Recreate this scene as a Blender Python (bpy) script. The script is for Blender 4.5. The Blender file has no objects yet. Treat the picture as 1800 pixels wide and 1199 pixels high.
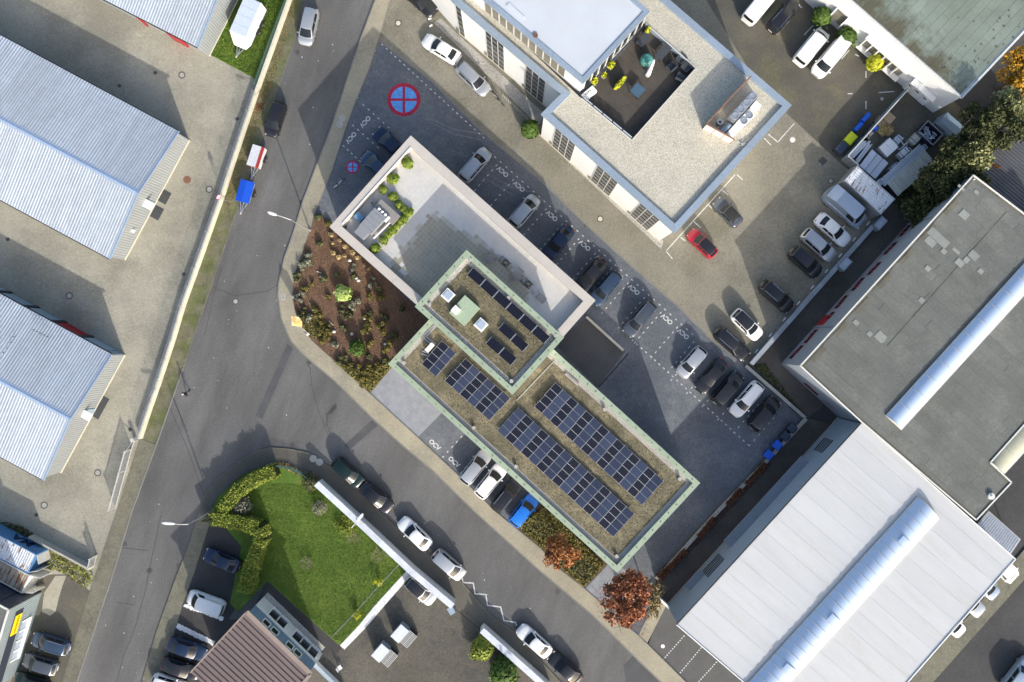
# Aerial view of a commercial quarter: offices, hangars, parked cars.
import bpy, math, random
import numpy as np
from mathutils import Vector, Matrix

random.seed(7)
rng = np.random.default_rng(11)
SC = bpy.context.scene
COL = SC.collection

# ---------------------------------------------------------------- camera, light
CAM_H, FPX, PX, PY = 93.33, 1400.0, 900.0, 599.5
cam_d = bpy.data.cameras.new('camera')
cam = bpy.data.objects.new('camera', cam_d)
COL.objects.link(cam)
cam.location = (0, 0, CAM_H)
cam.rotation_euler = (0, 0, 0)
cam_d.sensor_width = 36.0
cam_d.lens = FPX / 1800.0 * 36.0
cam_d.clip_start = 1.0
cam_d.clip_end = 2000.0
SC.camera = cam

SUN_EL = math.radians(24.0)
SX, SY = 0.34, -0.94                       # towards the sun, on the ground plane
_n = math.hypot(SX, SY)
SUN_AZ = math.atan2(SX, SY)
world = bpy.data.worlds.new('World')
SC.world = world
world.use_nodes = True
wn = world.node_tree
bg = wn.nodes['Background']
sky = wn.nodes.new('ShaderNodeTexSky')
sky.sky_type = 'NISHITA'
sky.sun_disc = False
sky.sun_elevation = SUN_EL
sky.sun_rotation = SUN_AZ
sky.air_density = 1.0
sky.dust_density = 3.2
sky.ozone_density = 1.0
wn.links.new(sky.outputs[0], bg.inputs[0])
bg.inputs[1].default_value = 0.15

sun_d = bpy.data.lights.new('sun', 'SUN')
sun_d.energy = 2.9
sun_d.angle = math.radians(0.53)
sun_d.color = (1.0, 0.95, 0.86)
sun = bpy.data.objects.new('sun', sun_d)
COL.objects.link(sun)
sun.location = (40, -110, 60)
d = Vector((-SX / _n * math.cos(SUN_EL), -SY / _n * math.cos(SUN_EL), -math.sin(SUN_EL)))
sun.rotation_euler = d.to_track_quat('-Z', 'Y').to_euler()

vs = SC.view_settings
vs.view_transform = 'Standard'
vs.look = 'None'
vs.gamma = 1.0
vs.use_curve_mapping = False
vs.exposure = 0.86
SC.render.engine = 'CYCLES'
SC.cycles.max_bounces = 6

# ---------------------------------------------------------------- helpers
def W(px, py, z=0.0):
    """survey point of the photograph -> place in the world at height z"""
    k = (CAM_H - z) / FPX
    return Vector(((px - PX) * k, (PY - py) * k, z))

def W2(p, z=0.0):
    w = W(p[0], p[1], z)
    return (w.x, w.y)

def WL(pts, z=0.0):
    return [W2(p, z) for p in pts]

def dirw(dx, dy):
    """picture direction -> unit world direction"""
    n = math.hypot(dx, dy)
    return Vector((dx / n, -dy / n, 0))

def area2(p):
    return sum(p[i][0] * p[(i + 1) % len(p)][1] - p[(i + 1) % len(p)][0] * p[i][1] for i in range(len(p)))

class G:
    def __init__(s):
        s.v = []; s.f = []; s.m = []; s.mi = 0
    def add(s, vs, fs):
        b = len(s.v)
        s.v.extend([tuple(p) for p in vs])
        for f in fs:
            s.f.append(tuple(i + b for i in f)); s.m.append(s.mi)
        return s
    def poly(s, pts, z):
        if area2(pts) < 0: pts = pts[::-1]
        return s.add([(p[0], p[1], z) for p in pts], [tuple(range(len(pts)))])
    def prism(s, pts, z0, z1, bottom=False):
        if area2(pts) < 0: pts = pts[::-1]
        n = len(pts)
        vs = [(p[0], p[1], z0) for p in pts] + [(p[0], p[1], z1) for p in pts]
        fs = [(i, (i + 1) % n, (i + 1) % n + n, i + n) for i in range(n)] + [tuple(range(n, 2 * n))]
        if bottom: fs.append(tuple(range(n - 1, -1, -1)))
        return s.add(vs, fs)
    def box(s, c, size, rz=0.0):
        hx, hy, hz = size[0] / 2, size[1] / 2, size[2] / 2
        ca, sa = math.cos(rz), math.sin(rz)
        vs = []
        for z in (-hz, hz):
            for x, y in ((-hx, -hy), (hx, -hy), (hx, hy), (-hx, hy)):
                vs.append((c[0] + x * ca - y * sa, c[1] + x * sa + y * ca, c[2] + z))
        return s.add(vs, [(3, 2, 1, 0), (4, 5, 6, 7), (0, 1, 5, 4), (1, 2, 6, 5), (2, 3, 7, 6), (3, 0, 4, 7)])
    def bar(s, a, b, w, h):
        """box along a->b, width w across (horizontal), h in height, axis centred"""
        a = Vector(a); b = Vector(b); t = (b - a).normalized()
        up = Vector((0, 0, 1)) if abs(t.z) < .95 else Vector((1, 0, 0))
        sd = t.cross(up).normalized(); up = sd.cross(t)
        vs = []
        for p in (a, b):
            for i, j in ((-1, -1), (1, -1), (1, 1), (-1, 1)):
                vs.append(p + sd * (i * w / 2) + up * (j * h / 2))
        return s.add(vs, [(0, 1, 2, 3), (7, 6, 5, 4), (4, 5, 1, 0), (5, 6, 2, 1), (6, 7, 3, 2), (7, 4, 0, 3)])
    def tube(s, path, r, n=6, r2=None):
        path = [Vector(p) for p in path]
        rings = []
        for i, p in enumerate(path):
            t = (path[min(i + 1, len(path) - 1)] - path[max(i - 1, 0)]).normalized()
            up = Vector((0, 0, 1)) if abs(t.z) < .9 else Vector((1, 0, 0))
            a = t.cross(up).normalized(); b = a.cross(t)
            rr = r if r2 is None else r + (r2 - r) * i / (len(path) - 1)
            rings.append([p + (a * math.cos(k * 2 * math.pi / n) + b * math.sin(k * 2 * math.pi / n)) * rr for k in range(n)])
        vs = [q for R in rings for q in R]
        fs = []
        for i in range(len(path) - 1):
            for k in range(n):
                fs.append((i * n + k, i * n + (k + 1) % n, (i + 1) * n + (k + 1) % n, (i + 1) * n + k))
        fs.append(tuple(range(n - 1, -1, -1))); fs.append(tuple((len(path) - 1) * n + k for k in range(n)))
        return s.add(vs, fs)
    def cyl(s, c, r, h, n=12, r2=None):
        r2 = r if r2 is None else r2
        vs = [(c[0] + r * math.cos(k * 2 * math.pi / n), c[1] + r * math.sin(k * 2 * math.pi / n), c[2]) for k in range(n)]
        vs += [(c[0] + r2 * math.cos(k * 2 * math.pi / n), c[1] + r2 * math.sin(k * 2 * math.pi / n), c[2] + h) for k in range(n)]
        return s.add(vs, [(k, (k + 1) % n, (k + 1) % n + n, k + n) for k in range(n)] + [tuple(range(n, 2 * n)), tuple(range(n - 1, -1, -1))])
    def ring(s, c, r0, r1, h, n=24):
        vs = []
        for z in (0, h):
            for r in (r0, r1):
                vs += [(c[0] + r * math.cos(k * 2 * math.pi / n), c[1] + r * math.sin(k * 2 * math.pi / n), c[2] + z) for k in range(n)]
        fs = []
        for k in range(n):
            q = (k + 1) % n
            fs += [(2 * n + k, 3 * n + k, 3 * n + q, 2 * n + q), (n + k, n + q, 3 * n + q, 3 * n + k), (k, 2 * n + k, 2 * n + q, q)]
        return s.add(vs, fs)
    def loft(s, rings, caps=True, closed=True):
        n = len(rings[0]); vs = [p for R in rings for p in R]; fs = []
        for i in range(len(rings) - 1):
            for k in range(n if closed else n - 1):
                q = (k + 1) % n
                fs.append((i * n + k, i * n + q, (i + 1) * n + q, (i + 1) * n + k))
        if caps:
            fs.append(tuple(range(n - 1, -1, -1))); fs.append(tuple((len(rings) - 1) * n + k for k in range(n)))
        return s.add(vs, fs)
    def mesh(s, name, smooth=None, off=None):
        me = bpy.data.meshes.new(name)
        v = s.v
        if off is not None:
            v = [(p[0] - off[0], p[1] - off[1], p[2] - off[2]) for p in v]
        me.from_pydata(v, [], s.f)
        if any(s.m): me.polygons.foreach_set('material_index', s.m)
        if smooth is not None:
            me.polygons.foreach_set('use_smooth', [True] * len(me.polygons))
            me.set_sharp_from_angle(angle=math.radians(smooth))
        me.validate()
        return me

def link(name, me, m, parent=None, loc=None):
    o = bpy.data.objects.new(name, me)
    COL.objects.link(o)
    if m is not None and len(me.materials) == 0:
        for q in (m if isinstance(m, (list, tuple)) else [m]): me.materials.append(q)
    if parent is not None: o.parent = parent
    if loc is not None: o.location = loc
    return o

class Thing:
    def __init__(s, name, label, cat, base=(0, 0, 0), rz=0.0, group=None):
        e = bpy.data.objects.new(name, None)
        e.empty_display_size = .2
        COL.objects.link(e)
        e.location = base; e.rotation_euler = (0, 0, rz)
        e['label'] = label; e['category'] = cat
        if group: e['group'] = group
        s.o = e; s.b = Vector(base)
    def part(s, name, g, m, parent=None, local=False, kind=None, label=None, smooth=None, loc=None, rz=None):
        me = g if isinstance(g, bpy.types.Mesh) else g.mesh(name, smooth, None if local else s.b)
        o = link(name, me, m, parent or s.o, loc)
        if rz is not None: o.rotation_euler = (0, 0, rz)
        if kind: o['kind'] = kind
        if label: o['label'] = label
        return o

def single(name, g, m, label, cat, base, group=None, local=False, smooth=None, kind=None):
    me = g if isinstance(g, bpy.types.Mesh) else g.mesh(name, smooth, None if local else base)
    o = link(name, me, m, None, base)
    if kind: o['kind'] = kind
    else:
        o['label'] = label; o['category'] = cat
        if group: o['group'] = group
    return o

def copy_thing(root, loc, rz=None, label=None, scale=None, group=None):
    def rec(o, par):
        c = o.copy(); COL.objects.link(c)
        if par is not None: c.parent = par
        for ch in CH.get(o.name, ()): rec(ch, c)
        return c
    CH = {}
    def walk(o):
        CH[o.name] = list(o.children)
        for k in CH[o.name]: walk(k)
    walk(root)
    r = rec(root, None)
    r.location = loc
    if rz is not None: r.rotation_euler = (0, 0, rz)
    if scale is not None: r.scale = scale if isinstance(scale, tuple) else (scale,) * 3
    if label: r['label'] = label
    if group: r['group'] = group
    return r

def structure(name, g, m, parent=None):
    me = g.mesh(name)
    o = link(name, me, m, parent)
    o['kind'] = 'structure'
    return o

def sub(name, g, m, parent, kind=None, smooth=None):
    o = link(name, g if isinstance(g, bpy.types.Mesh) else g.mesh(name, smooth), m, parent)
    if kind: o['kind'] = kind
    return o

def offset_line(pts, dist):
    """polyline moved sideways (to the left of its direction) with mitres"""
    out = []
    n = len(pts)
    for i in range(n):
        a = Vector(pts[max(i - 1, 0)][:2]); p = Vector(pts[i][:2]); b = Vector(pts[min(i + 1, n - 1)][:2])
        t1 = (p - a).normalized() if i else (b - p).normalized()
        t2 = (b - p).normalized() if i < n - 1 else t1
        n1 = Vector((-t1.y, t1.x)); n2 = Vector((-t2.y, t2.x))
        m = (n1 + n2)
        m = m.normalized() if m.length > 1e-6 else n1
        q = p + m * (dist / max(.35, m.dot(n1)))
        out.append((q.x, q.y))
    return out

def ribbon(pts, w, z0, z1, g=None):
    g = g or G()
    L = offset_line(pts, w / 2); R = offset_line(pts, -w / 2)
    n = len(pts)
    for i in range(n - 1):
        g.prism([L[i], L[i + 1], R[i + 1], R[i]], z0, z1)
    return g

def inset(poly, dist):
    """polygon moved inwards (ccw result)"""
    if area2(poly) < 0: poly = poly[::-1]
    n = len(poly); out = []
    for i in range(n):
        a = Vector(poly[i - 1][:2]); p = Vector(poly[i][:2]); b = Vector(poly[(i + 1) % n][:2])
        t1 = (p - a).normalized(); t2 = (b - p).normalized()
        n1 = Vector((-t1.y, t1.x)); n2 = Vector((-t2.y, t2.x))
        m = (n1 + n2).normalized()
        q = p + m * (dist / max(.3, m.dot(n1)))
        out.append((q.x, q.y))
    return out

def clip(subject, clipper):
    """Sutherland-Hodgman; clipper convex"""
    if area2(clipper) < 0: clipper = clipper[::-1]
    out = list(subject)
    for i in range(len(clipper)):
        a = clipper[i]; b = clipper[(i + 1) % len(clipper)]
        ins = lambda p: (b[0] - a[0]) * (p[1] - a[1]) - (b[1] - a[1]) * (p[0] - a[0]) >= -1e-9
        src, out = out, []
        for j in range(len(src)):
            p = src[j]; q = src[(j + 1) % len(src)]
            ip, iq = ins(p), ins(q)
            if ip: out.append(p)
            if ip != iq:
                d1 = (b[0] - a[0]) * (p[1] - a[1]) - (b[1] - a[1]) * (p[0] - a[0])
                d2 = (b[0] - a[0]) * (q[1] - a[1]) - (b[1] - a[1]) * (q[0] - a[0])
                t = d1 / (d1 - d2)
                out.append((p[0] + t * (q[0] - p[0]), p[1] + t * (q[1] - p[1])))
        if len(out) < 3: return []
    return out

def inside(p, poly):
    c = False
    for i in range(len(poly)):
        a = poly[i]; b = poly[i - 1]
        if (a[1] > p[1]) != (b[1] > p[1]) and p[0] < (b[0] - a[0]) * (p[1] - a[1]) / (b[1] - a[1]) + a[0]: c = not c
    return c

def tiles(poly, org, u, w, lens, gap=.012, stagger=True, seed=1):
    """strips along direction u, each w wide, cut into pieces of random length, clipped to poly"""
    r = random.Random(seed)
    u = Vector((u[0], u[1])).normalized(); v = Vector((-u.y, u.x)); o = Vector((org[0], org[1]))
    us = [(Vector(p) - o).dot(u) for p in map(lambda q: (q[0], q[1]), poly)]
    vs = [(Vector((p[0], p[1])) - o).dot(v) for p in poly]
    res = []
    j = math.floor(min(vs) / w)
    while j * w < max(vs):
        s = min(us) - (r.random() * lens[0] if stagger else 0)
        while s < max(us):
            L = r.uniform(*lens)
            rect = []
            for a, b in ((s + gap, j * w + gap), (s + L - gap, j * w + gap), (s + L - gap, j * w + w - gap), (s + gap, j * w + w - gap)):
                q = o + u * a + v * b; rect.append((q.x, q.y))
            c = clip(poly, rect)
            if c and abs(area2(c)) > .04: res.append(c)
            s += L
        j += 1
    return res

def on_wall(px, py, A, n):
    """where the sight line of a survey point meets the upright plane through A with normal n"""
    c = Vector((0, 0, CAM_H)); q = W(px, py, 0); dd = q - c
    n = Vector((n[0], n[1], 0))
    s = (Vector(A[:2] + (0,)) if isinstance(A, tuple) else Vector((A[0], A[1], 0))).dot(n) / dd.dot(n)
    return c + dd * s

def wall_box(g, p, q, out, dz0, dz1, d0, d1):
    """box on an upright plane from p to q (xy), heights dz0..dz1, from d0 to d1 outwards"""
    p = Vector((p[0], p[1])); q = Vector((q[0], q[1])); o = Vector((out[0], out[1]))
    return g.prism([p + o * d0, q + o * d0, q + o * d1, p + o * d1], dz0, dz1, True)

# ---------------------------------------------------------------- materials
def mat(name, col, rough=.85, metal=0.0, spec=.35, var=.12, scale=.35, fine=.12, fscale=6.0, bump=0.0, bscale=20.0,
        joint=None, tint=0.0, island=0.0, col2=None, c2=(.5, .62), c2scale=.25, c2fine=3.0, coat=0.0, trans=0.0, stretch=None, hue2=None, sss=0.0, edge=None):
    m = bpy.data.materials.new(name)
    m.use_nodes = True
    nt = m.node_tree; N = nt.nodes; L = nt.links
    b = N['Principled BSDF']
    b.inputs['Roughness'].default_value = rough
    b.inputs['Metallic'].default_value = metal
    b.inputs['Specular IOR Level'].default_value = spec
    if coat: b.inputs['Coat Weight'].default_value = coat; b.inputs['Coat Roughness'].default_value = .08
    if trans: b.inputs['Transmission Weight'].default_value = trans
    tc = N.new('ShaderNodeTexCoord')
    co = tc.outputs['Object']
    if stretch:
        mp = N.new('ShaderNodeMapping'); mp.vector_type = 'TEXTURE'; mp.inputs['Rotation'].default_value = (0, 0, stretch[2]); mp.inputs['Scale'].default_value = (1 / stretch[0], 1 / stretch[1], 1)
        L.new(co, mp.inputs[0]); sco = mp.outputs[0]
    else: sco = co
    def noise(sc, det=4, rg=.6, c=None):
        n = N.new('ShaderNodeTexNoise'); n.inputs['Scale'].default_value = sc; n.inputs['Detail'].default_value = det; n.inputs['Roughness'].default_value = rg
        L.new(c or co, n.inputs['Vector']); return n.outputs['Fac']
    def rng_(v, a, bb, lo, hi):
        n = N.new('ShaderNodeMapRange'); n.inputs[1].default_value = a; n.inputs[2].default_value = bb; n.inputs[3].default_value = lo; n.inputs[4].default_value = hi
        L.new(v, n.inputs[0]); return n.outputs[0]
    def mul(a, c):
        n = N.new('ShaderNodeMath'); n.operation = 'MULTIPLY'; L.new(a, n.inputs[0]); L.new(c, n.inputs[1]); return n.outputs[0]
    fac = None
    def acc(v):
        nonlocal fac
        fac = v if fac is None else mul(fac, v)
    if var: acc(rng_(noise(scale, 5, .62, sco), .28, .72, 1 - var, 1 + var))
    if fine: acc(rng_(noise(fscale, 3, .7), .3, .7, 1 - fine, 1 + fine))
    if tint:
        oi = N.new('ShaderNodeObjectInfo'); acc(rng_(oi.outputs['Random'], 0, 1, 1 - tint, 1 + tint))
    if island:
        ge = N.new('ShaderNodeNewGeometry'); acc(rng_(ge.outputs['Random Per Island'], 0, 1, 1 - island, 1 + island))
    jt = None
    if joint:
        w, h, ang, mort, dark = joint
        mp = N.new('ShaderNodeMapping'); mp.inputs['Rotation'].default_value = (0, 0, ang); L.new(co, mp.inputs[0])
        br = N.new('ShaderNodeTexBrick'); br.inputs['Scale'].default_value = 1.0; br.inputs['Brick Width'].default_value = w; br.inputs['Row Height'].default_value = h
        br.inputs['Mortar Size'].default_value = mort; br.inputs['Mortar Smooth'].default_value = .3
        br.inputs['Color1'].default_value = (1, 1, 1, 1); br.inputs['Color2'].default_value = (.84, .84, .84, 1); br.inputs['Mortar'].default_value = (1 - dark,) * 3 + (1,)
        br.inputs['Bias'].default_value = -.2
        L.new(mp.outputs[0], br.inputs['Vector']); jt = br.outputs['Color']
        bw = N.new('ShaderNodeRGBToBW'); L.new(jt, bw.inputs[0]); acc(bw.outputs[0])
    base = N.new('ShaderNodeRGB'); base.outputs[0].default_value = tuple(col) + (1,)
    cur = base.outputs[0]
    if col2 is not None:
        a1 = noise(c2scale, 6, .65, sco); a2 = noise(c2fine, 3, .7)
        ad = N.new('ShaderNodeMath'); ad.operation = 'MULTIPLY_ADD'; L.new(a2, ad.inputs[0]); ad.inputs[1].default_value = .3; L.new(a1, ad.inputs[2])
        f2 = rng_(ad.outputs[0], c2[0] + .15, c2[1] + .15, 0, 1)
        mx = N.new('ShaderNodeMix'); mx.data_type = 'RGBA'; L.new(f2, mx.inputs['Factor']); L.new(cur, mx.inputs['A']); mx.inputs['B'].default_value = tuple(col2) + (1,)
        cur = mx.outputs['Result']
    if edge is not None:                       # growth that creeps in from one side: (direction, reach, colour)
        (ex, ey), reach, ecol = edge
        dp_ = N.new('ShaderNodeVectorMath'); dp_.operation = 'DOT_PRODUCT'; L.new(co, dp_.inputs[0]); dp_.inputs[1].default_value = (ex, ey, 0)
        nz = rng_(noise(.55, 6, .7), .3, .7, -reach * .8, reach * .8)
        sm = N.new('ShaderNodeMath'); sm.operation = 'ADD'; L.new(dp_.outputs['Value'], sm.inputs[0]); L.new(nz, sm.inputs[1])
        f3 = rng_(sm.outputs[0], 0, reach, .92, 0)
        mx = N.new('ShaderNodeMix'); mx.data_type = 'RGBA'; L.new(f3, mx.inputs['Factor']); L.new(cur, mx.inputs['A']); mx.inputs['B'].default_value = tuple(ecol) + (1,)
        cur = mx.outputs['Result']
    if hue2 is not None:                       # each leaf its own hue
        ge = N.new('ShaderNodeNewGeometry')
        mx = N.new('ShaderNodeMix'); mx.data_type = 'RGBA'; L.new(ge.outputs['Random Per Island'], mx.inputs['Factor']); L.new(cur, mx.inputs['A']); mx.inputs['B'].default_value = tuple(hue2) + (1,)
        cur = mx.outputs['Result']
    if fac is not None:
        vm = N.new('ShaderNodeVectorMath'); vm.operation = 'SCALE'; L.new(cur, vm.inputs[0]); L.new(fac, vm.inputs['Scale']); cur = vm.outputs[0]
    L.new(cur, b.inputs['Base Color'])
    if bump:
        bp = N.new('ShaderNodeBump'); bp.inputs['Strength'].default_value = bump; bp.inputs['Distance'].default_value = .03
        L.new(noise(bscale, 4, .7), bp.inputs['Height']); L.new(bp.outputs[0], b.inputs['Normal'])
    return m

A29 = math.radians(29.3)
A42 = math.radians(42.5)
M = {}
M['terrain'] = mat('dark_asphalt', (.055, .055, .056), var=.25, scale=.15, fine=.2, bump=.4)
M['road'] = mat('road_asphalt', (.109, .107, .104), var=.26, scale=.16, fine=.22, fscale=7, bump=.5, bscale=25, col2=(.140, .140, .136), c2=(.44, .66), c2scale=.12, stretch=(.5, 1.5, math.radians(70)))
M['patch'] = mat('road_patch', (.078, .08, .083), var=.15, scale=.6, bump=.3)
M['seal'] = mat('crack_sealing', (.05, .05, .052), var=.1, rough=.6)
M['yard'] = mat('yard_pavers', (.352, .334, .268), var=.20, scale=.10, fine=.14, fscale=5, joint=(.22, .12, A29, .012, .18), bump=.2, col2=(.255, .242, .195), c2=(.46, .62), c2scale=.09)
M['verge'] = mat('verge', (.135, .13, .085), var=.3, scale=.6, fine=.3, fscale=9, bump=.6, col2=(.10, .115, .045), c2=(.45, .58), c2scale=.5)
M['curbwalk'] = mat('old_paving', (.19, .182, .135), var=.22, scale=.25, fine=.2, fscale=7, joint=(.3, .3, 0.4, .015, .2), col2=(.12, .118, .09), c2=(.45, .6), c2scale=.25)
M['walk'] = mat('sidewalk_pavers', (.35, .318, .235), var=.16, scale=.22, fine=.14, fscale=7, joint=(.2, .1, 0.65, .012, .22), bump=.2, col2=(.25, .235, .185), c2=(.5, .66), c2scale=.12)
M['walkdark'] = mat('worn_sidewalk_pavers', (.135, .125, .103), var=.2, scale=.3, fine=.18, fscale=8, joint=(.2, .1, -.72, .015, .35), bump=.2)
M['kerb'] = mat('kerb_stone', (.19, .187, .17), var=.15, scale=.6)
M['blue'] = mat('blue_grey_pavers', (.120, .132, .150), var=.22, scale=.14, fine=.2, fscale=5, joint=(.22, .22, -A42, .01, .15), bump=.15, col2=(.185, .192, .20), c2=(.48, .66), c2scale=.13)
M['slab'] = mat('pale_slabs', (.27, .285, .31), var=.14, scale=.5, fine=.1, joint=(.6, .6, -A42, .01, .12), col2=(.2, .215, .24), c2=(.48, .66), c2scale=.5)
M['ramp'] = mat('ramp_asphalt', (.098, .096, .094), var=.12, scale=.4, fine=.18, fscale=12)
M['lot'] = mat('lot_pavers', (.252, .236, .185), var=.22, scale=.09, fine=.16, fscale=5, joint=(.22, .12, -A42, .012, .2), bump=.2, col2=(.175, .165, .125), c2=(.46, .63), c2scale=.1)
M['lotdark'] = mat('lot_asphalt', (.105, .098, .080), var=.25, scale=.15, fine=.2, fscale=7, bump=.4, col2=(.135, .128, .08), c2=(.5, .64), c2scale=.18)
M['alley'] = mat('alley_asphalt', (.088, .078, .068), var=.35, scale=.2, fine=.22, fscale=6, bump=.4)
M['cobble'] = mat('driveway_cobbles', (.128, .118, .095), var=.22, scale=.2, fine=.3, fscale=5, joint=(.14, .12, -.75, .02, .4), bump=.4, col2=(.09, .088, .08), c2=(.5, .65), c2scale=.15)
M['pad'] = mat('pad_asphalt', (.05, .048, .048), var=.25, scale=.3, fine=.3, fscale=9, bump=.3)
M['mulch'] = mat('bark_mulch', (.155, .092, .058), var=.28, scale=.35, fine=.45, fscale=9, bump=.9, bscale=12, col2=(.12, .07, .045), c2=(.45, .6), c2scale=.4)
M['soil'] = mat('bed_soil', (.09, .065, .035), var=.3, scale=.4, fine=.4, fscale=7, bump=.9, bscale=12)
M['lawn'] = mat('lawn', (.078, .145, .018), var=.34, scale=.3, fine=.3, fscale=9, bump=.8, bscale=16, col2=(.135, .195, .032), c2=(.47, .64), c2scale=.22)
M['white'] = mat('white_paint', (.78, .78, .76), var=.04, fine=.05, rough=.6)
M['mark'] = mat('marking_paint', (.58, .58, .565), var=.2, scale=2, fine=.38, fscale=9, rough=.7)
M['signred'] = mat('red_marking', (.42, .025, .06), var=.22, scale=1.3, fine=.3)
M['signblue'] = mat('blue_marking', (.12, .34, .74), var=.2, scale=1.3, fine=.3)
M['gravelw'] = mat('white_gravel', (.70, .70, .70), var=.1, scale=2, fine=.3, fscale=9, bump=1, bscale=14)
M['iron'] = mat('cast_iron', (.09, .085, .08), rough=.6, metal=.3)
M['concrete'] = mat('concrete', (.36, .35, .32), var=.15, scale=.8)
M['conc_lt'] = mat('pale_concrete', (.56, .53, .43), var=.12, scale=.8)
M['dark'] = mat('dark_metal', (.035, .037, .042), rough=.5)
M['rub'] = mat('tyre_rubber', (.02, .02, .021), rough=.8)
M['steel'] = mat('galvanised_steel', (.50, .52, .55), rough=.42, metal=.7, var=.1, scale=2)
M['wood'] = mat('weathered_wood', (.36, .29, .20), var=.25, scale=3)
M['tyremark'] = mat('tyre_mark', (.165, .178, .195), var=.25, scale=1.5, fine=.2)
# ---------------------------------------------------------------- the ground
structure('terrain', G().prism([(-240, -240), (240, -240), (240, 240), (-240, 240)], -.6, -.10), M['terrain'])

wall_line = [(540, -90), (509, 0), (450, 165), (405, 300), (390, 347), (357, 440), (322, 537), (304, 598), (282, 665), (262, 722), (246, 771)]
road_left = [(560, -90), (532, 0), (517, 72), (487, 160), (455, 260), (410, 387), (372, 500), (337, 600), (322, 647), (275, 782), (232, 899), (200, 1006), (135, 1199), (70, 1400)]
road_right = [(700, -130), (660, 0), (635, 67), (610, 140), (585, 217), (557, 290), (532, 357), (517, 407), (500, 455), (490, 500), (489, 520), (495, 560), (512, 600), (532, 622), (590, 671), (660, 740), (710, 785), (757, 824), (832, 897), (900, 959), (950, 1004), (1000, 1046), (1040, 1080), (1075, 1114), (1117, 1156), (1162, 1199), (1300, 1330)]
walk_out = [(722, -130), (687, 0), (667, 66), (650, 120), (625, 180), (610, 220), (585, 297), (555, 372), (545, 405), (532, 445), (522, 472), (516, 500), (515, 525), (520, 550), (532, 575), (548, 598), (580, 627), (640, 682), (650, 691), (735, 769), (800, 830), (872, 900), (905, 927), (950, 964), (987, 1003), (1027, 1034), (1122, 1117), (1137, 1131), (1206, 1199), (1340, 1330)]

road = structure('road', G().prism(WL(road_left + [(75, 1420), (1500, 1520), (1300, 1290), (1000, 1000), (560, 480), (650, 200), (700, 0), (740, -130)]), -.3, 0), M['road'])
for q, nm in (([(505, 604), (515, 612), (461, 737), (449, 731)], 'patch'), ([(654, 738), (664, 748), (616, 790), (605, 783)], 'patch'),
              ([(1112, 1153), (1136, 1172), (1160, 1199), (1100, 1199), (1096, 1170)], 'patch')):
    sub('road_patch', G().prism(WL(q), 0, .004), M[nm], road)
for pl in ([(545, 645), (548, 680), (562, 728), (578, 768)], [(300, 720), (330, 790), (362, 880)], [(283, 905), (266, 985), (255, 1040), (237, 1105), (215, 1160), (205, 1199)], [(375, 505), (412, 520), (470, 512), (490, 500)],
           [(300, 690), (330, 760)], [(212, 963), (262, 968)], [(202, 1058), (240, 1064)], [(488, 160), (478, 190), (470, 230)], [(390, 470), (375, 520), (360, 590)], [(520, 560), (545, 650)]):
    sub('crack_sealing', ribbon(WL(pl), .055, 0, .006), M['seal'], road)
zz = [(812, 1016), (814, 1024), (832, 1025), (835, 1044), (854, 1045), (857, 1064), (880, 1067), (886, 1091), (906, 1094), (908, 1100)]
sub('zigzag_marking', ribbon(WL(zz), .13, 0, .008), M['mark'], road)
g = G()
for _ in range(90):                                     # bird droppings and chewing gum on the asphalt
    t = random.random()
    p = random.choice([(random.uniform(330, 520), random.uniform(420, 800)), (random.uniform(560, 1010), 0), (random.uniform(480, 620), random.uniform(0, 300)), (random.uniform(180, 300), random.uniform(850, 1190))])
    if p[1] == 0: p = (p[0], 700 + (p[0] - 560) * .88 + random.uniform(40, 140))
    w = W(*p); g.cyl((w.x, w.y, 0), random.uniform(.02, .07), .008, 6)
sub('spots', g, M['mark'], road, kind='stuff')

yard = structure('yard', G().prism(WL([(-400, -300), (600, -300)] + wall_line + [(205, 899), (155, 1049), (110, 1199), (50, 1400), (-400, 1400)]), -.3, .03), M['yard'])
structure('verge', G().prism(WL(wall_line + [(262, 742), (275, 782)][::-1][:1] + road_left[:9][::-1]), -.3, .04), M['verge'])
structure('footpath', G().prism(WL([(246, 771), (205, 899), (155, 1049), (110, 1199), (50, 1400), (84, 1400)] + road_left[9:13][::-1]), -.3, .07), M['curbwalk'])
sub('kerb', ribbon(WL(road_left[8:13]), .14, -.1, .10), M['kerb'], road)
sub('kerb', ribbon(WL(road_left[:9]), .12, -.1, .07), M['curbwalk'], road)
sub('kerb', ribbon(WL(road_right), .15, -.1, .125), M['kerb'], road)
sw = structure('sidewalk', G().prism(WL(walk_out + road_right[::-1]), -.3, .11), M['walk'])
sub('sidewalk_edging', ribbon(WL(walk_out), .10, .0, .124), M['kerb'], sw)
# forecourt left of the containers
structure('forecourt', G().prism(WL([(60, 1030), (78, 1010), (120, 1010), (160, 1040), (112, 1199), (55, 1400), (-60, 1400), (20, 1199)]), -.3, .045), M['lotdark'])
structure('concrete_patch', G().prism(WL([(78, 1042), (98, 1012), (117, 1012), (110, 1030), (104, 1050), (98, 1075), (88, 1082), (74, 1075)]), -.3, .05), M['yard'])

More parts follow.
